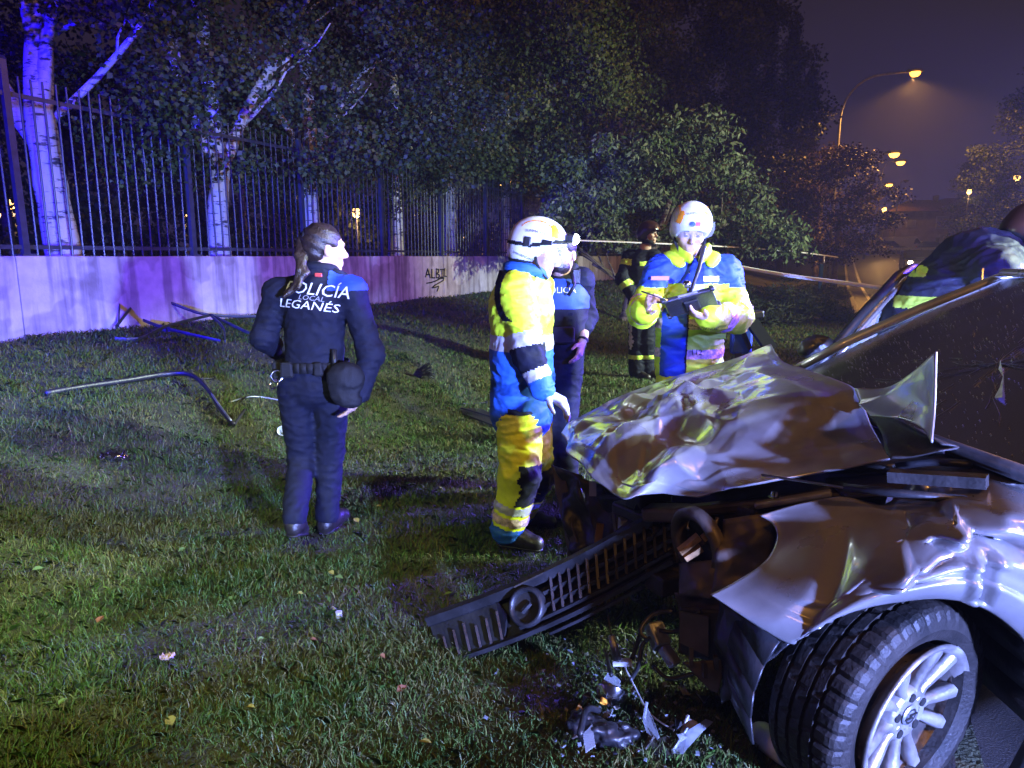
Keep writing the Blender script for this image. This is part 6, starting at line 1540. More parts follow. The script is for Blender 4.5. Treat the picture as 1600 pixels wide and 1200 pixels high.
sg = lambda C, a, b, lo, hi, r=.1: (lambda t, d: (d < r) & (t > lo) & (t < hi))(*seg_t(C, J[a], J[b]))
jk, V1, Q1 = garment(S, .010, ff.o, 'turnout_coat', m_navy, [
    ('chest_band', m_lime, lambda C, N: (np.abs(C[:, 2]-at(1000, 412, Yf).z) < .028) & (seg_t(C, J['shR'], J['elR'])[1] > .11) & (C[:, 0] > J['chest'].x-.05)),
    ('arm_band', m_lime, lambda C, N: sg(C, 'shR', 'elR', .25, .50, .11)), ('arm_band', m_lime, lambda C, N: sg(C, 'elR', 'wrR', .22, .52, .1)),
    ('hem_band', m_lime, lambda C, N: (np.abs(C[:, 2]-at(1000, 478, Yf).z) < .025) & (seg_t(C, J['elR'], J['wrR'])[1] > .1)),
], disp=folds(.010, 2.5))
S = SDF(.04); S.cone(J['pelvis'], J['pelvis']-Vector((0, 0, .08)), .16, .15, (ff.f, 1.2)); ff.leg(S, 'L', .118, .10, .095, .95); ff.leg(S, 'R', .118, .10, .095, .95)
garment(S, .010, ff.o, 'turnout_trousers', m_navy, [
    ('knee_band', m_lime, lambda C, N: (np.abs(C[:, 2]-at(1000, 557, Yf).z) < .028)), ('side_stripe', m_refl, lambda C, N: (N[:, 0] < -.2) & (np.abs(N[:, 1]+.55) < .22) & (C[:, 2] > at(1000, 545, Yf).z) & (C[:, 2] < at(1000, 492, Yf).z))], disp=folds(.010, 6.5)); ff.boots()
m_redh = mat('dark_red_helmet', (.04, .016, .011), .3, coat=.6, var=.2, scale=9)
hl, HV, HQ, HL = helmet(ff, m_redh, sticker=False, band=False, size=1.02, brim=.03); chin_strap(ff, hl)
o = MB().lathe([(.08, 0), (.086, .02), (.08, .04)], 16, ff.hp(0, 0, .0)+Vector((0, 0, -.11))).build('neck_guard', m_black, ff.o, smooth=True)

# ================= 6. the firefighter bending into the car
J = dict(pelvis=at(1444, 505, 3.68), chest=at(1524, 428, 3.64), neck=at(1588, 388, 3.62), head=at(1614, 370, 3.58), shL=at(1552, 405, 3.84), shR=at(1548, 424, 3.46), elL=at(1610, 470, 3.8), wrL=at(1650, 500, 3.6), elR=at(1566, 474, 3.40), wrR=at(1630, 488, 3.34),
         hipL=at(1442, 540, 3.78), hipR=at(1440, 540, 3.60))
bx_, by_ = J['pelvis'].x, J['pelvis'].y
for q, dy in (('L', .12), ('R', -.08)):
    J['kn'+q] = Vector((bx_-.02, by_+dy, .50)); J['an'+q] = Vector((bx_-.06, by_+dy, .10)); J['toe'+q] = J['an'+q]+Vector((.17, 0, -.055))
fb_ = Person('firefighter in dark blue suit bending over the car roof from its far side', (bx_, by_, 0), J, (.55, -.1, -.8), (.75, -.35, -.55), (.5, 0, .9))
fb_.hands = [(J['wrR'], Vector((.6, -.2, -.4)), (0, 0, -1), (0, -1, 0), .5, 1.05)]
fb_.build_body(.006)
S = SDF(.06); fb_.torso(S, .225, .232, .215, 1.08, .02, .120); fb_.arm(S, 'L', .105, .09, .07); fb_.arm(S, 'R', .110, .095, .075)
pt = lambda C: seg_t(C, J['pelvis'], J['chest'])[0]
jk, V1, Q1 = garment(S, .008, fb_.o, 'turnout_coat', mat('deep_blue_turnout', (.007, .009, .030), .7, var=.25, scale=20, bump=.25, bscale=200), [
    ('hem_band', m_lime, lambda C, N: (np.abs(C[:, 2]-at(1480, 474, 3.5).z) < .030) & (N[:, 1] < .1) & (seg_t(C, J['elR'], J['wrR'])[1] > .11)),
    ('back_patch', m_lime, lambda C, N: (np.hypot(C[:, 0]-at(1449, 410, 3.55).x, (C[:, 2]-at(1449, 410, 3.55).z)*.6) < .045) & (N[:, 1] < .2)),
    ('arm_band', m_lime, lambda C, N: (lambda t, d: (t > .12) & (t < .40) & (d < .12))(*seg_t(C, J['elR'], J['wrR']))),
], disp=folds(.013, 3.3, .8))
MB().tube([at(1536, 420, 3.36), at(1535, 440, 3.34), at(1538, 452, 3.33)], .006, 6).build('zip_pull', m_chrome, jk)
S = SDF(.04); S.cone(J['pelvis'], J['pelvis']+Vector((-.02, 0, -.08)), .175, .165); fb_.leg(S, 'L', .12, .10, .09, .97); fb_.leg(S, 'R', .12, .10, .09, .97)
garment(S, .010, fb_.o, 'turnout_trousers', m_navy, [('side_stripe', m_lime, lambda C, N: (np.abs(C[:, 0]-J['pelvis'].x-.01) < .055) & (N[:, 1] < -.2) & (C[:, 2] > .75))], disp=folds(.010, 7.5)); fb_.boots()
S = SDF(.015)
for i in range(16):
    f0 = lambda a: J['neck'].lerp(J['head'], .25) + Matrix.Rotation(R(50), 3, 'Y') @ Vector((math.cos(a)*.085, math.sin(a)*.085, 0))
    S.cone(f0(i*.393), f0(i*.393+.4), .030, .030, k=.012)
V, Q = S.mesh(.008); mobj('collar', V, Q, m_black, jk, smooth=True)
hl, HV, HQ, HL = helmet(fb_, m_redh, sticker=False, band=False, size=1.05, brim=.03); chin_strap(fb_, hl)
# ------------------------------------------------------------------ grass
def grass():
    r = np.random.default_rng(3); out_v, out_f, out_c = [], [], []
    GC = np.array([(0.030, 0.066, 0.010), (0.040, 0.085, 0.013), (0.055, 0.092, 0.016), (0.080, 0.092, 0.022), (0.105, 0.095, 0.030), (0.058, 0.058, 0.016)])
    zones = [(1.7, 2.9, 13000, .0038, .050), (2.9, 4.2, 9500, .0043, .050), (4.2, 6.5, 5200, .0055, .050), (6.5, 10, 2300, .0085, .052), (10, 17, 650, .016, .06), (17, 34, 130, .032, .07)]
    tot = 0
    for y0, y1, dens, w, hgt in zones:
        area_w = lambda y: 0.80*y+.3
        n = int(dens*(y1-y0)*(area_w((y0+y1)/2)*1.75)); y = r.uniform(y0, y1, n); x = r.uniform(-1, .75, n)*(0.80*y+.3)
        t, s = st(x, y); ok = (s > .02) & (s < np.where(t < 4.2, 7.22, KERB_S-.08)); x, y, t, s = x[ok], y[ok], t[ok], s[ok]
        # clumpiness
        P = np.stack([x, y, 0*x], 1); cl = vnoise(P*2.3, 1)+.7*vnoise(P*6.1, 2)+.5*vnoise(P*15, 3)
        keep = r.random(len(x)) < np.clip(.70+.30*cl, .12, 1); x, y, cl = x[keep], y[keep], cl[keep]; P = P[keep]; n = len(x)
        z = gz(x, y)-.006
        a = r.uniform(0, 2*np.pi, n); lean = r.uniform(.15, 1.25, n); h = hgt*r.uniform(.45, 1.25, n)*(1+.35*np.clip(cl, -1, 1.2)); ww = w*r.uniform(.6, 1.3, n)
        dx, dy = np.cos(a), np.sin(a); b = r.uniform(0, 2*np.pi, n); sx, sy = np.cos(b), np.sin(b)
        base = np.stack([x, y, z], 1); sd = np.stack([sx*ww/2, sy*ww/2, 0*x], 1)
        mid = base + np.stack([dx*h*lean*.35, dy*h*lean*.35, h*.62/np.sqrt(1+lean*.3)], 1); tip = base + np.stack([dx*h*lean, dy*h*lean, h/np.sqrt(1+lean*lean)], 1)
        V = np.stack([base-sd, base+sd, mid+sd*.75, tip, mid-sd*.75], 1).reshape(-1, 3)
        dry = vnoise(P*1.3, 5)*.5+.5*vnoise(P*4, 6); ci = np.clip((r.random(n)*.62+.42*np.clip(dry+.35, 0, 1))*len(GC), 0, len(GC)-1).astype(int)
        c = GC[ci]*r.uniform(.7, 1.3, n)[:, None]
        i = (np.arange(n)*5)[:, None]+tot
        out_v.append(V); out_c.append(np.repeat(c, 5, 0)); out_f.append(i + np.array([[0, 1, 2, 3, 4]])); tot += n*5
    V, F, c = np.concatenate(out_v), np.concatenate(out_f), np.concatenate(out_c)
    o = mobj('grass', V, F, mat('grass_blade', (1, 1, 1), .5, attr='Col', spec=.2), attr=c)
    tag(o, 'short damp lawn grass between the wall and the road', 'grass', kind='stuff'); return o
grass()
# ------------------------------------------------------------------ things lying on the grass
def gtop(px, py, lift=0.02):
    p = ghit(px, py); return Vector((p.x, p.y, gzf(p.x, p.y)+lift))
def gpath(pts, lift=.03): return [gtop(px, py, lift + (e[0] if e else 0)) for px, py, *e in pts]
p = gtop(230, 605); t = thing('bent_strip', p, 'long dark rubber door strip bent like a hockey stick on the grass', 'debris')
Q = resample(gpath([(72, 622), (130, 612), (200, 604, .02), (262, 600, .05), (300, 606, .08), (325, 625, .06), (345, 650, .02), (366, 670)]), 40)
MB().tube(Q, .020, 8, flat=(.6, 1.1)).build('strip', m_blackp, t, smooth=True)
MB().tube(resample(gpath([(318, 612, .06), (338, 640, .03), (362, 668)], .05), 14), .009, 6).build('metal_edge', m_aluc, t, smooth=True)
MB().tube(gpath([(366, 670), (384, 656, .05)]), .012, 6).build('hooked_end', m_blackp, t)
p = gtop(290, 520); t = thing('twisted_fence_frame', p, 'twisted metal fence frame with crossed bars lying at the foot of the wall', 'debris')
for k, path in enumerate([[(182, 520, .03), (235, 508, .06), (320, 506, .08), (400, 505, .05)], [(180, 534), (220, 534), (262, 523, .06), (330, 507, .08)], [(225, 512, .05), (262, 524, .04), (345, 538)], [(330, 507, .08), (350, 524, .05), (352, 538)], [(332, 508, .08), (400, 530)], [(186, 520, .04), (192, 505, .10)]]):
    MB().tube(resample(gpath(path), 16), .016, 6, flat=(.5, 1.2)).build('bar', m_fence, t)
MB().box(gtop(262, 523, .06), (.08, .05, .05)).build('bracket', m_fence, t)
p = gtop(650, 585); t = thing('brush_head', p, 'dark bristly plastic fragment standing on the grass beside its shadow', 'debris')
b0 = gtop(655, 590, 0.0)
o = MB().box(b0+Vector((0, 0, .05)), (.10, .06, .10), Matrix.Rotation(R(25), 3, 'Y'), taper=.8).build('core', m_blackp, t); bevel(o, .015)
for i in range(46):
    a = random.uniform(-.7, 1.2); MB().tube([b0+Vector((random.uniform(-.04, .05), random.uniform(-.04, .03), random.uniform(.01, .09))), b0+Vector((.06+.10*math.cos(a)+random.uniform(-.03, .02), random.uniform(-.07, .04), .06+.13*math.sin(a)))], [.004, .003], 4).build('bristle', m_blackp, t)
p = gtop(750, 655); t = thing('plastic_shard', p, 'long flat dark plastic trim shard beside the yellow trousers', 'debris')
o = mobj('blade', [gtop(718, 642, .02), gtop(724, 650, .02), gtop(792, 676, .02), gtop(792, 662, .03), gtop(750, 646, .05)], [(0, 1, 2, 3, 4)], m_blackp, t); solidify(o, .012); MB().tube([gtop(720, 644, .04), gtop(760, 658, .05), gtop(790, 664, .04)], .008, 6).build('edge_rib', m_blackp, t)
for nm, pts_, lab, mm in [('trim_stick', [(700, 633), (735, 634), (760, 632)], 'thin dark stick of trim lying level on the mown grass', m_blackp), ('trim_stick', [(308, 598), (336, 594)], 'short dark bolt shaped rod beside the bent strip', m_blackp), ('trim_stick', [(360, 632), (395, 624), (432, 628), (445, 632)], 'thin curled wire scrap beside the walking officer', m_aluc),
                          ('trim_stick', [(520, 958), (524, 962), (530, 970)], 'pale splinter of plastic in front of the grille panel', m_refl)]:
    t = thing(nm, gtop(*pts_[0]), lab, 'debris'); MB().tube(resample(gpath(pts_, .02), 12), .007, 6).build('rod', mm, t, smooth=True); MB().tube([gtop(*pts_[-1], .01), gtop(*pts_[-1], .035)], .014, 8).build('end_cap', mm, t)
m_clear = mat('clear_plastic', (.75, .82, .85), .12, alpha=.45, spec=.8)
def cup(px, py, lab, ang):
    p = gtop(px, py, .03); t = thing('plastic_cup', p, lab, 'cup', None); Rm = Matrix.Rotation(R(ang), 3, 'Y') @ Matrix.Rotation(R(70), 3, 'X')
    MB().lathe([(.0, -.045), (.026, -.045), (.036, .045), (.034, .045), (.025, -.042)], 18, p, Rm).build('wall', m_clear, t, smooth=True); MB().lathe([(.034, .044), (.038, .046), (.036, .049)], 18, p, Rm, True).build('rim', m_letter, t, smooth=True)
cup(443, 680, 'crumpled clear plastic cup beside the walking officer', 20)
cup(492, 726, 'small pale plastic scrap between the boots of the walking officer', 60)
def foil(px, py, sx, sy, lab, m, seed, h=.03, name='foil_scrap'):
    p = gtop(px, py, .025); t = thing(name, p, lab, 'litter'); n = 14
    u, v = np.meshgrid(np.linspace(-1, 1, n), np.linspace(-1, 1, n), indexing='ij'); V = np.stack([p.x+u*sx/2*(1-.25*np.abs(v)**2), p.y+v*sy/2, p.z+0*u], -1)
    V[..., 2] += (vnoise(np.stack([u*3, v*3, 0*u], -1).reshape(-1, 3), seed)*h+.5*h*vnoise(np.stack([u*7, v*7, 0*u], -1).reshape(-1, 3), seed+2)).reshape(n, n)+h*.6
    o = mobj('crumpled_sheet', V.reshape(-1, 3), grid_faces(n, n), m, t); solidify(o, .002); return t
foil(178, 722, .16, .10, 'crumpled shiny foil wrapper on the dark grass', m_chrome, 1)
foil(263, 1042, .05, .035, 'pale pink fallen leaf on the grass', mat('pink_leaf', (.36, .25, .25), .6), 2, .012, 'fallen_leaf')
LM = [mat('yellow_leaf', (.22, .19, .04), .55), mat('rust_leaf', (.16, .06, .03), .6), mat('green_leaf', (.09, .15, .04), .55)]
r_ = random.Random(9)
leaf_spots = [(246, 562, 0), (612, 558, 0), (598, 1040, 1), (628, 1090, 1), (490, 1012, 1), (408, 1012, 2), (518, 905, 0), (285, 868, 2), (470, 940, 0), (180, 1005, 2), (530, 912, 2), (360, 945, 2), (60, 900, 2), (640, 760, 0), (700, 940, 2), (100, 1110, 2), (330, 1130, 2)]
for k in range(12): leaf_spots.append((r_.uniform(20, 760), r_.uniform(560, 1180), r_.choice((0, 0, 1, 2, 2))))
names = ['yellowing', 'rust brown', 'green']
for k, (px, py, c) in enumerate(leaf_spots):
    p = gtop(px, py, .028); L_ = r_.uniform(.026, .05); a = r_.uniform(0, 6.28); d = Vector((math.cos(a), math.sin(a), r_.uniform(-.2, .3))); s = Vector((-math.sin(a), math.cos(a), r_.uniform(-.3, .3)))
    P = [-d*L_*.5, -d*L_*.15+s*L_*.36+Vector((0, 0, .006)), d*L_*.2+s*L_*.28+Vector((0, 0, .006)), d*L_*.55, d*L_*.2-s*L_*.28+Vector((0, 0, .006)), -d*L_*.15-s*L_*.36+Vector((0, 0, .006)), Vector((0, 0, 0))]
    o = mobj('fallen_leaf', P, [(0, 1, 6), (1, 2, 6), (2, 3, 6), (3, 4, 6), (4, 5, 6), (5, 0, 6)], LM[c]); o.location = p
    tag(o, f'small {names[c]} fallen leaf lying in the grass', 'leaf', f'{names[c]} fallen leaves')
# broken headlamp and shards under the nose
m_lens = mat('lamp_lens', (.30, .32, .34), .08, alpha=.5, spec=.8)
hp_ = gtop(955, 1140, .05); t = thing('broken_headlamp', hp_, 'smashed headlamp with shiny reflector bowl lying on the grass under the car nose', 'headlamp')
rm = Matrix.Rotation(R(-50), 3, 'X') @ Matrix.Rotation(R(15), 3, 'Y')
MB().lathe([(.0, -.035), (.02, -.032), (.042, -.015), (.052, .012), (.054, .016), (.050, .014), (.04, -.01)], 24, hp_+Vector((0, .03, .05)), rm).build('reflector', m_chrome, t, smooth=True)
MB().lathe([(0, .02), (.009, .016), (.012, 0), (.012, -.03)], 12, hp_+Vector((-.02, .02, .06)), rm).build('bulb', mat('amber_bulb', (.7, .28, .03), .15), t, smooth=True)
def shard(parent, pts, m, th=.006, nm='shard'):
    o = mobj(nm, [gtop(px, py, z) for px, py, z in pts], [tuple(range(len(pts)))], m, parent); solidify(o, th); return o
S = SDF(.03); S.ell(gtop(925, 1165, .05), (.075, .045, .03)).ell(gtop(965, 1172, .045), (.06, .04, .028)).ell(gtop(905, 1152, .05), (.03, .03, .04)); S.disp = lambda P: (.014*vnoise(P*34, 4)+.006*vnoise(P*80, 5)).astype(np.float32)
V_, Q_ = S.mesh(.006); mobj('housing', V_, Q_, m_blackp, t)
shard(t, [(893, 1150, .05), (905, 1140, .09), (915, 1150, .07), (905, 1165, .04)], m_amber, .006, 'indicator')
shard(t, [(910, 1180, .06), (925, 1172, .08), (930, 1192, .05), (915, 1198, .04)], m_lens, .005, 'lens_fragment')
shard(t, [(935, 1120, .10), (950, 1108, .13), (968, 1118, .12), (960, 1140, .08)], m_lens, .004, 'lens_fragment')
MB().tube(resample([gtop(905, 1200, .10), gtop(915, 1165, .12), gtop(935, 1150, .08)], 10), .010, 6).build('cable', m_blackp, t, smooth=True)
specs = [([(1005, 1150, .05), (1009, 1142, .08), (1022, 1160, .06), (1030, 1172, .04), (1022, 1177, .02), (1012, 1165, .03)], m_lens, 'narrow clear lens shard beside the smashed headlamp'), ([(1050, 1192, .03), (1072, 1172, .06), (1100, 1156, .07), (1112, 1158, .06), (1092, 1174, .05), (1066, 1198, .03)], m_aluc, 'long silvery trim shard near the turned wheel'),
         ([(1064, 1165, .03), (1074, 1150, .06), (1088, 1158, .06), (1092, 1170, .04), (1075, 1178, .02)], m_refl, 'pale grey plastic flake leaning on the silvery shard'), ([(1005, 1188, .01), (1020, 1176, .03), (1045, 1174, .04), (1052, 1192, .02), (1030, 1200, .01)], m_inner, 'dull grey bracket plate by the smashed headlamp')]
for pts_, m, lab in specs:
    tt_ = thing('plastic_shard', gtop(pts_[0][0], pts_[0][1]), lab, 'debris'); shard(tt_, pts_, m); a, b = pts_[0], pts_[1]
    MB().tube([gtop(a[0], a[1], a[2]+.01), gtop(b[0], b[1], b[2]+.012)], .005, 5).build('rim', m, tt_)
rg = random.Random(21); gf = MB(); gk = MB()
for k in range(300):
    px, py = rg.gauss(985, 75), rg.gauss(1110, 70)
    if py > 1230 or px > 1190: continue
    p = gtop(px, py, rg.uniform(.012, .04)); s_ = rg.uniform(.004, .014)
    (gf if k % 3 else gk).box(p, (s_*rg.uniform(.5, 1.6), s_, s_*.4), Matrix.Rotation(rg.uniform(0, 3), 3, 'Z') @ Matrix.Rotation(rg.uniform(-1, 1), 3, 'X'))
o = gf.build('glass_crumbs', mat('glass_crumb', (.14, .15, .16), .1, spec=.8)); tag(o, 'scattered glass crumbs in the grass under the car nose', 'broken glass', kind='stuff')
o = gk.build('plastic_crumbs', m_blackp); tag(o, 'scattered black plastic crumbs in the grass under the car nose', 'broken plastic', kind='stuff')
for k in range(9):
    px, py = rg.uniform(885, 1110), rg.uniform(1105, 1195); m = rg.choice([m_blackp, m_lens, m_chrome, m_inner]); a_ = rg.uniform(0, 6.28)
    shard(t, [(px+10*math.cos(a_+q)*rg.uniform(.4, 1.3), py+8*math.sin(a_+q)*rg.uniform(.4, 1.3), rg.uniform(.03, .09)) for q in (0, 1.2, 2.3, 3.5, 4.8)], m, .004, 'lamp_fragment')
wr = thing('wiring_connector', gtop(968, 1075, .05), 'pale connector and wire dangling under the car nose', 'connector')
c = gtop(972, 1075, .10); MB().bar(c+Vector((-.035, 0, 0)), c+Vector((.03, -.01, .005)), .025, .018).build('connector', m_refl, wr); MB().tube([c+Vector((-.02, 0, .01)), c+Vector((-.04, .02, .09))], [.016, .012], 8).build('bulb_holder', m_aluc, wr, smooth=True)
MB().tube(resample([c+Vector((-.04, .02, .09)), c+Vector((-.05, .05, .15)), c+Vector((-.06, .06, .20))], 10), .003, 5).build('wire', m_blackp, wr); MB().tube(resample([c, gtop(990, 1100, .06), gtop(1015, 1140, .05), gtop(1052, 1168, .05)], 16), .003, 5).build('wire', m_refl, wr)
MB().tube(resample([c+Vector((.03, 0, .01)), c+Vector((.05, .02, .05)), c+Vector((.07, .03, .12))], 10), .008, 6).build('hose', m_blackp, wr, smooth=True)
wb_ = gtop(1205, 1185, .04); t = thing('washer_bottle', wb_, 'cracked white plastic bottle lying in front of the turned wheel', 'bottle')
rm = Matrix.Rotation(R(75), 3, 'X') @ Matrix.Rotation(R(12), 3, 'Y')
MB().lathe([(0, .10), (.028, .098), (.038, .085), (.041, .05), (.041, -.06), (.036, -.075), (0, -.08)], 20, wb_, rm).build('body', mat('milky_plastic', (.55, .55, .52), .4, var=.25, scale=14), t, smooth=True); MB().lathe([(0, .125), (.016, .122), (.017, .095)], 14, wb_, rm).build('cap', m_refl, t, smooth=True)
# dark rescue gear behind the man with the tablet
Yg = 5.2; t = thing('rescue_tool', (*at(1175, 540, Yg)[:2], gzf(*at(1175, 540, Yg)[:2])), 'black folded rescue gear with angled legs on the grass behind the raised hood', 'equipment')
gx_ = lambda px, py, dy=0: at(px, py, Yg+dy)
o = MB().bar(gx_(1148, 498), gx_(1192, 490), .09, .06).build('head_block', m_blackp, t); bevel(o, .015)
MB().bar(gx_(1172, 500), gx_(1204, 545), .085, .08).build('arm', m_black, t); MB().bar(gx_(1155, 505, .05), gx_(1172, 545, .05), .03, .03).build('strut', m_blackp, t)
MB().bar(gx_(1158, 500, .1), at(1150, 570, Yg+.1), .05, .05).build('leg', m_blackp, t); MB().bar(gx_(1200, 540, .1), at(1212, 580, Yg+.1), .06, .06).build('leg', m_blackp, t)
o = MB().box(gx_(1158, 530, .1), (.16, .06, .22)).build('blue_pouch', m_royal, t); bevel(o, .02)

# ------------------------------------------------------------------ tape, sign, far cars, house
m_tape = mat('white_tape', (.80, .82, .88), .45, var=.15, scale=3)
def tape(lab, pts_, w=.075):
    P = resample([at(*q) for q in pts_], 60); t = thing('barrier_tape', P[0], lab, 'tape', 'barrier tapes'); V, F = [], []
    for i, p in enumerate(P):
        tw = .25*math.sin(i*.21); V += [Vector(p)+Vector((math.sin(tw)*w*.2, w*.36, w*.42)), Vector(p)-Vector((math.sin(tw)*w*.2, w*.36, w*.42))]
    for i in range(len(P)-1): F.append((2*i, 2*i+1, 2*i+3, 2*i+2))
    o = mobj('ribbon', V, F, m_tape, t, smooth=True); solidify(o, .001); return t
tape('white barrier tape stretched low from the tablet man towards the open car door', [(1150, 416, 6.4), (1230, 430, 6.0), (1320, 442, 5.6), (1402, 453, 5.2)], .036)
tape('far white barrier tape strung across the lawn behind the standing firefighter', [(890, 375, 12.8), (1000, 379, 13.2), (1130, 385, 14.0), (1240, 393, 15), (1310, 402, 17)], .03)
def rl(px, Y, dz=0): a = road_loc(px, Y); return Vector((a[0], a[1], a[2]+dz))
sg_ = rl(1277, 20); t = thing('sign_post', sg_, 'slim blue signpost with small pale disc beside the far juniper', 'sign')
m_bsign = mat('blue_sign', (.02, .12, .55), .4); o = MB().box(sg_+Vector((0, 0, .65)), (.10, .06, 1.3)).build('blue_panel', m_bsign, t); bevel(o, .01)
MB().lathe([(0, .012), (.10, .012), (.10, -.012), (0, -.012)], 20, sg_+Vector((.05, -.02, 1.42)), Matrix.Rotation(R(90), 3, 'X') @ Matrix.Rotation(R(60), 3, 'Y')).build('disc', m_letter, t)
m_tyref = mat('far_tyre', (.015, .015, .015), .7); m_wing = mat('far_window', (.02, .022, .028), .12)
def small_car(loc, ang, color, lab, van=False, lit=False):
    t = thing('parked_car' if not lit else 'oncoming_car', loc, lab, 'van' if van else 'car', 'cars down the road', ang); L_, Wd = (4.9, 1.9) if van else (4.2, 1.75)
    m = mat(f'far_paint_{color}', color, .3, .3, coat=.5)
    prof = [(-L_/2, .35), (-L_/2, .85), (-L_/2+.15, 1.6), (-L_/2+.5, 1.95), (L_/2-1.5, 1.95), (L_/2-.75, 1.15), (L_/2, .95), (L_/2, .35)] if van else [(-L_/2, .3), (-L_/2, .85), (-L_/2+.15, .95), (-L_/2+.7, 1.42), (.35, 1.46), (1.05, .95), (L_/2-.15, .80), (L_/2, .55), (L_/2, .28)]
    Mx = Matrix(((1, 0, 0, 0), (0, 0, 1, 0), (0, 1, 0, 0), (0, 0, 0, 1)))
    o = MB().prism(prof, -Wd/2, Wd/2, Mx).build('body', m, t, world=False); bevel(o, .10, 3)
    wp = [(L_/2-1.9, 1.15), (L_/2-1.75, 1.75), (L_/2-1.5, 1.8), (L_/2-.95, 1.2)] if van else [(-L_/2+.45, .97), (-L_/2+.85, 1.36), (.30, 1.39), (.85, .97)]
    for s in (-1, 1): MB().prism(wp, s*(Wd/2+.004)-.004, s*(Wd/2+.004)+.004, Mx).build('side_window', m_wing, t, world=False)
    xw = (L_/2-1.46, L_/2-.80, 1.88, 1.22) if van else (.42, 1.02, 1.41, 1.0)
    o = MB().add([(xw[0], -Wd/2+.15, xw[2]), (xw[0], Wd/2-.15, xw[2]), (xw[1], Wd/2-.1, xw[3]), (xw[1], -Wd/2+.1, xw[3])], [(3, 2, 1, 0)]).build('windscreen', m_wing, t, world=False); solidify(o, .03, 0)
    for x in (-L_/2+.8, L_/2-.85):
        for s in (-1, 1):
            wo = MB().lathe([(0, .09), (.19, .09), (.30, .08), (.32, .05), (.32, -.09), (0, -.09)], 18, (x, s*(Wd/2-.08), .32), Matrix.Rotation(R(-90*s), 3, 'X')).build('wheel', m_tyref, t, world=False)
            MB().lathe([(0, .098), (.18, .094)], 14, (x, s*(Wd/2-.08), .32), Matrix.Rotation(R(-90*s), 3, 'X')).build('rim', m_aluc, wo, world=False)
    ml = mat('lit_headlight', (1, 1, 1), .2, emit=(1.0, .86, .6), estr=70) if lit else m_lens
    for s in (-1, 1):
        o = MB().box((L_/2-.03, s*(Wd/2-.32), .68), (.10, .34 if not lit else .22, .16)).build('headlight', ml, t, world=False); bevel(o, .02)
        MB().box((-L_/2+.01, s*(Wd/2-.25), .80), (.06, .26, .14)).build('tail_light', m_red, t, world=False)
    if lit:
        d = bpy.data.lights.new('headlight_light', 'SPOT'); d.energy = 500; d.color = (1, .86, .62); d.spot_size = R(60); d.shadow_soft_size = .1
        lo = bpy.data.objects.new('headlight_light', d); COL.objects.link(lo); lo.parent = t; lo.location = (L_/2+.15, 0, .68); lo.rotation_euler = (R(90-4), 0, R(-90)); lo['kind'] = 'helper'
    return t
oc = rl(1424, 46); oc.z = float(rise(st(oc.x, oc.y)[0]))-.085
small_car(oc, R(-114), (.03, .03, .035), 'oncoming dark car with shining headlights behind the bending firefighter', lit=True)
for px, Y, ang, col, lab, van in [(1326, 78, .15, (.03, .03, .04), 'dark parked hatchback at the start of the far row', False), (1352, 80, .1, (.25, .24, .23), 'grey parked car between the dark hatchback and the van', False), (1374, 82, .12, (.06, .06, .09), 'navy parked car just before the white van', False), (1401, 84, .1, (.62, .60, .56), 'white parked van in the far row', True), (1440, 84, .12, (.05, .05, .06), 'black parked car beyond the white van', False)]:
    q = rl(px, Y); small_car((q.x, q.y, q.z), ang, col, lab, van)
lw = rl(1385, 73); t = thing('low_barrier', lw, 'low pale roadside barrier rail in front of the parked cars', 'barrier')
A, B = rl(1300, 72, .55), rl(1475, 76, .55); MB().bar(A, B, .08, .28).build('rail', mat('pale_rail', (.55, .54, .5), .5, var=.2), t)
for i in range(9):
    p = A.lerp(B, (i+.5)/9); MB().bar(p, p-Vector((0, 0, .7)), .1).build('post', m_pole, t)
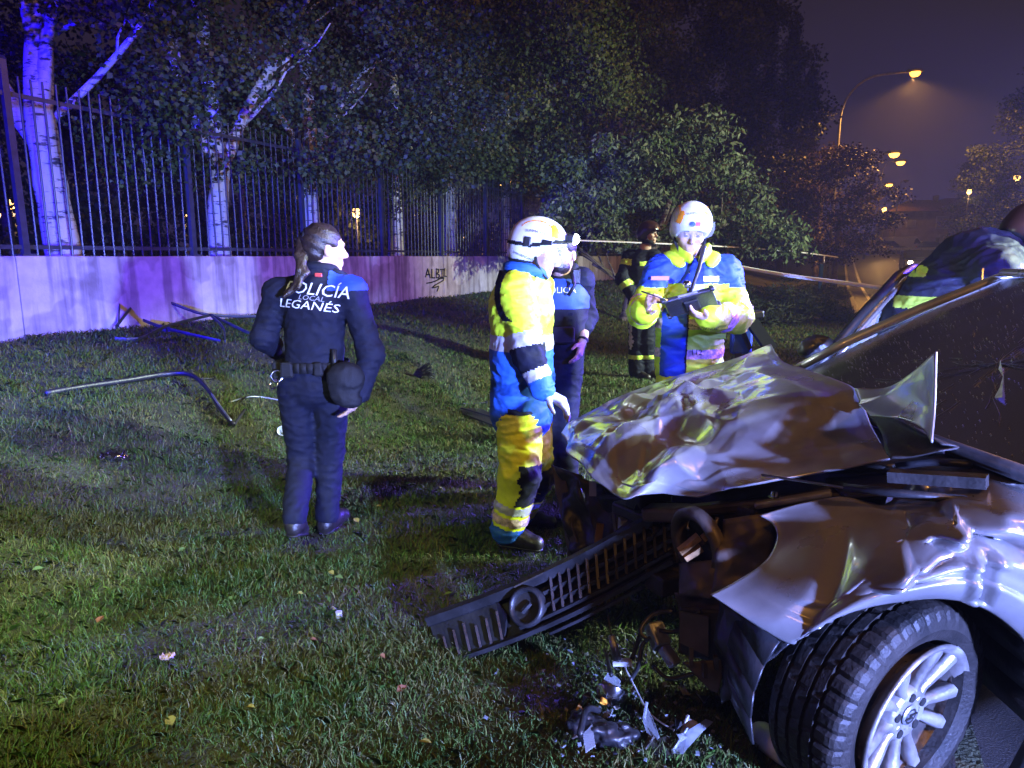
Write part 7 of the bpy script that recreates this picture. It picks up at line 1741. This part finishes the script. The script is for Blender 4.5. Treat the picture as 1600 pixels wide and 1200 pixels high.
def house(loc, w, d, h, lab, seed, wins):
    t = thing('house', loc, lab, 'house', None, -.25); mw = mat('dim_render', (.30, .25, .22), .9, var=.2, scale=1.5); mr = mat('roof_tile', (.16, .09, .07), .85, var=.35, scale=4, bump=.4, bscale=20)
    MB().box((0, 0, h/2), (w, d, h)).build('wall', mw, t, world=False)
    e = .5; ro = MB().add([(-w/2-e, -d/2-e, h), (w/2+e, -d/2-e, h), (w/2+e, d/2+e, h), (-w/2-e, d/2+e, h), (-w*.15, 0, h+1.7), (w*.15, 0, h+1.7)], [(0, 1, 5, 4), (1, 2, 5), (2, 3, 4, 5), (3, 0, 4), (3, 2, 1, 0)]).build('roof', mr, t, world=False)
    MB().box((w*.25, .5, h+1.5), (.6, .6, 1.6)).build('chimney', mw, ro, world=False)
    for (x, z, ww, hh) in wins:
        fo = MB().box((x, -d/2-.03, z), (ww+.16, .10, hh+.16)).build('window', mat('window_frame', (.45, .43, .4), .6), t, world=False); MB().box((x, -d/2-.085, z), (ww, .02, hh)).build('pane', mat('shutter_grey', (.30, .29, .30), .4), fo, world=False)
    MB().box((w*.22, -d/2-.04, 1.1), (1.1, .1, 2.2)).build('door', mat('dark_door', (.08, .05, .04), .6), t, world=False)
q = rl(1418, 100); house((q.x, q.y, q.z), 8.5, 8, 5.6, 'two storey house with hipped roof standing dark beyond the parked cars', 1, [(-1.8, 4.0, 1.0, .8), (1.9, 4.1, 1.3, 1.5), (2.2, 1.7, .9, 1.6), (-1.8, 1.6, 1.2, 1.2), (-3.3, 4.0, .7, .8)])
q = rl(1478, 125); house((q.x, q.y, q.z), 14, 9, 7.8, 'long taller house behind the hipped roof house', 2, [(-4.5, 5.8, 1.1, 1.3), (-1.5, 5.8, 1.1, 1.3), (1.5, 5.8, 1.1, 1.3), (4.5, 5.8, 1.1, 1.3), (-4.5, 2.6, 1.1, 1.3), (-1.5, 2.6, 1.1, 1.3)])

# ------------------------------------------------------------------ damp night air
hz_m = bpy.data.materials.new('night_haze'); hz_m.use_nodes = True; _n = hz_m.node_tree.nodes; _n.remove(_n['Principled BSDF'])
_v = _n.new('ShaderNodeVolumePrincipled'); _v.inputs['Color'].default_value = (.9, .9, .95, 1); _v.inputs['Density'].default_value = 0.0012; _v.inputs['Anisotropy'].default_value = 0.35
hz_m.node_tree.links.new(_v.outputs[0], _n['Material Output'].inputs['Volume'])
hz = MB().box((20, 60, 9), (190, 190, 24)).build('haze', hz_m); tag(hz, 'thin damp haze hanging in the night air', 'haze', kind='stuff')
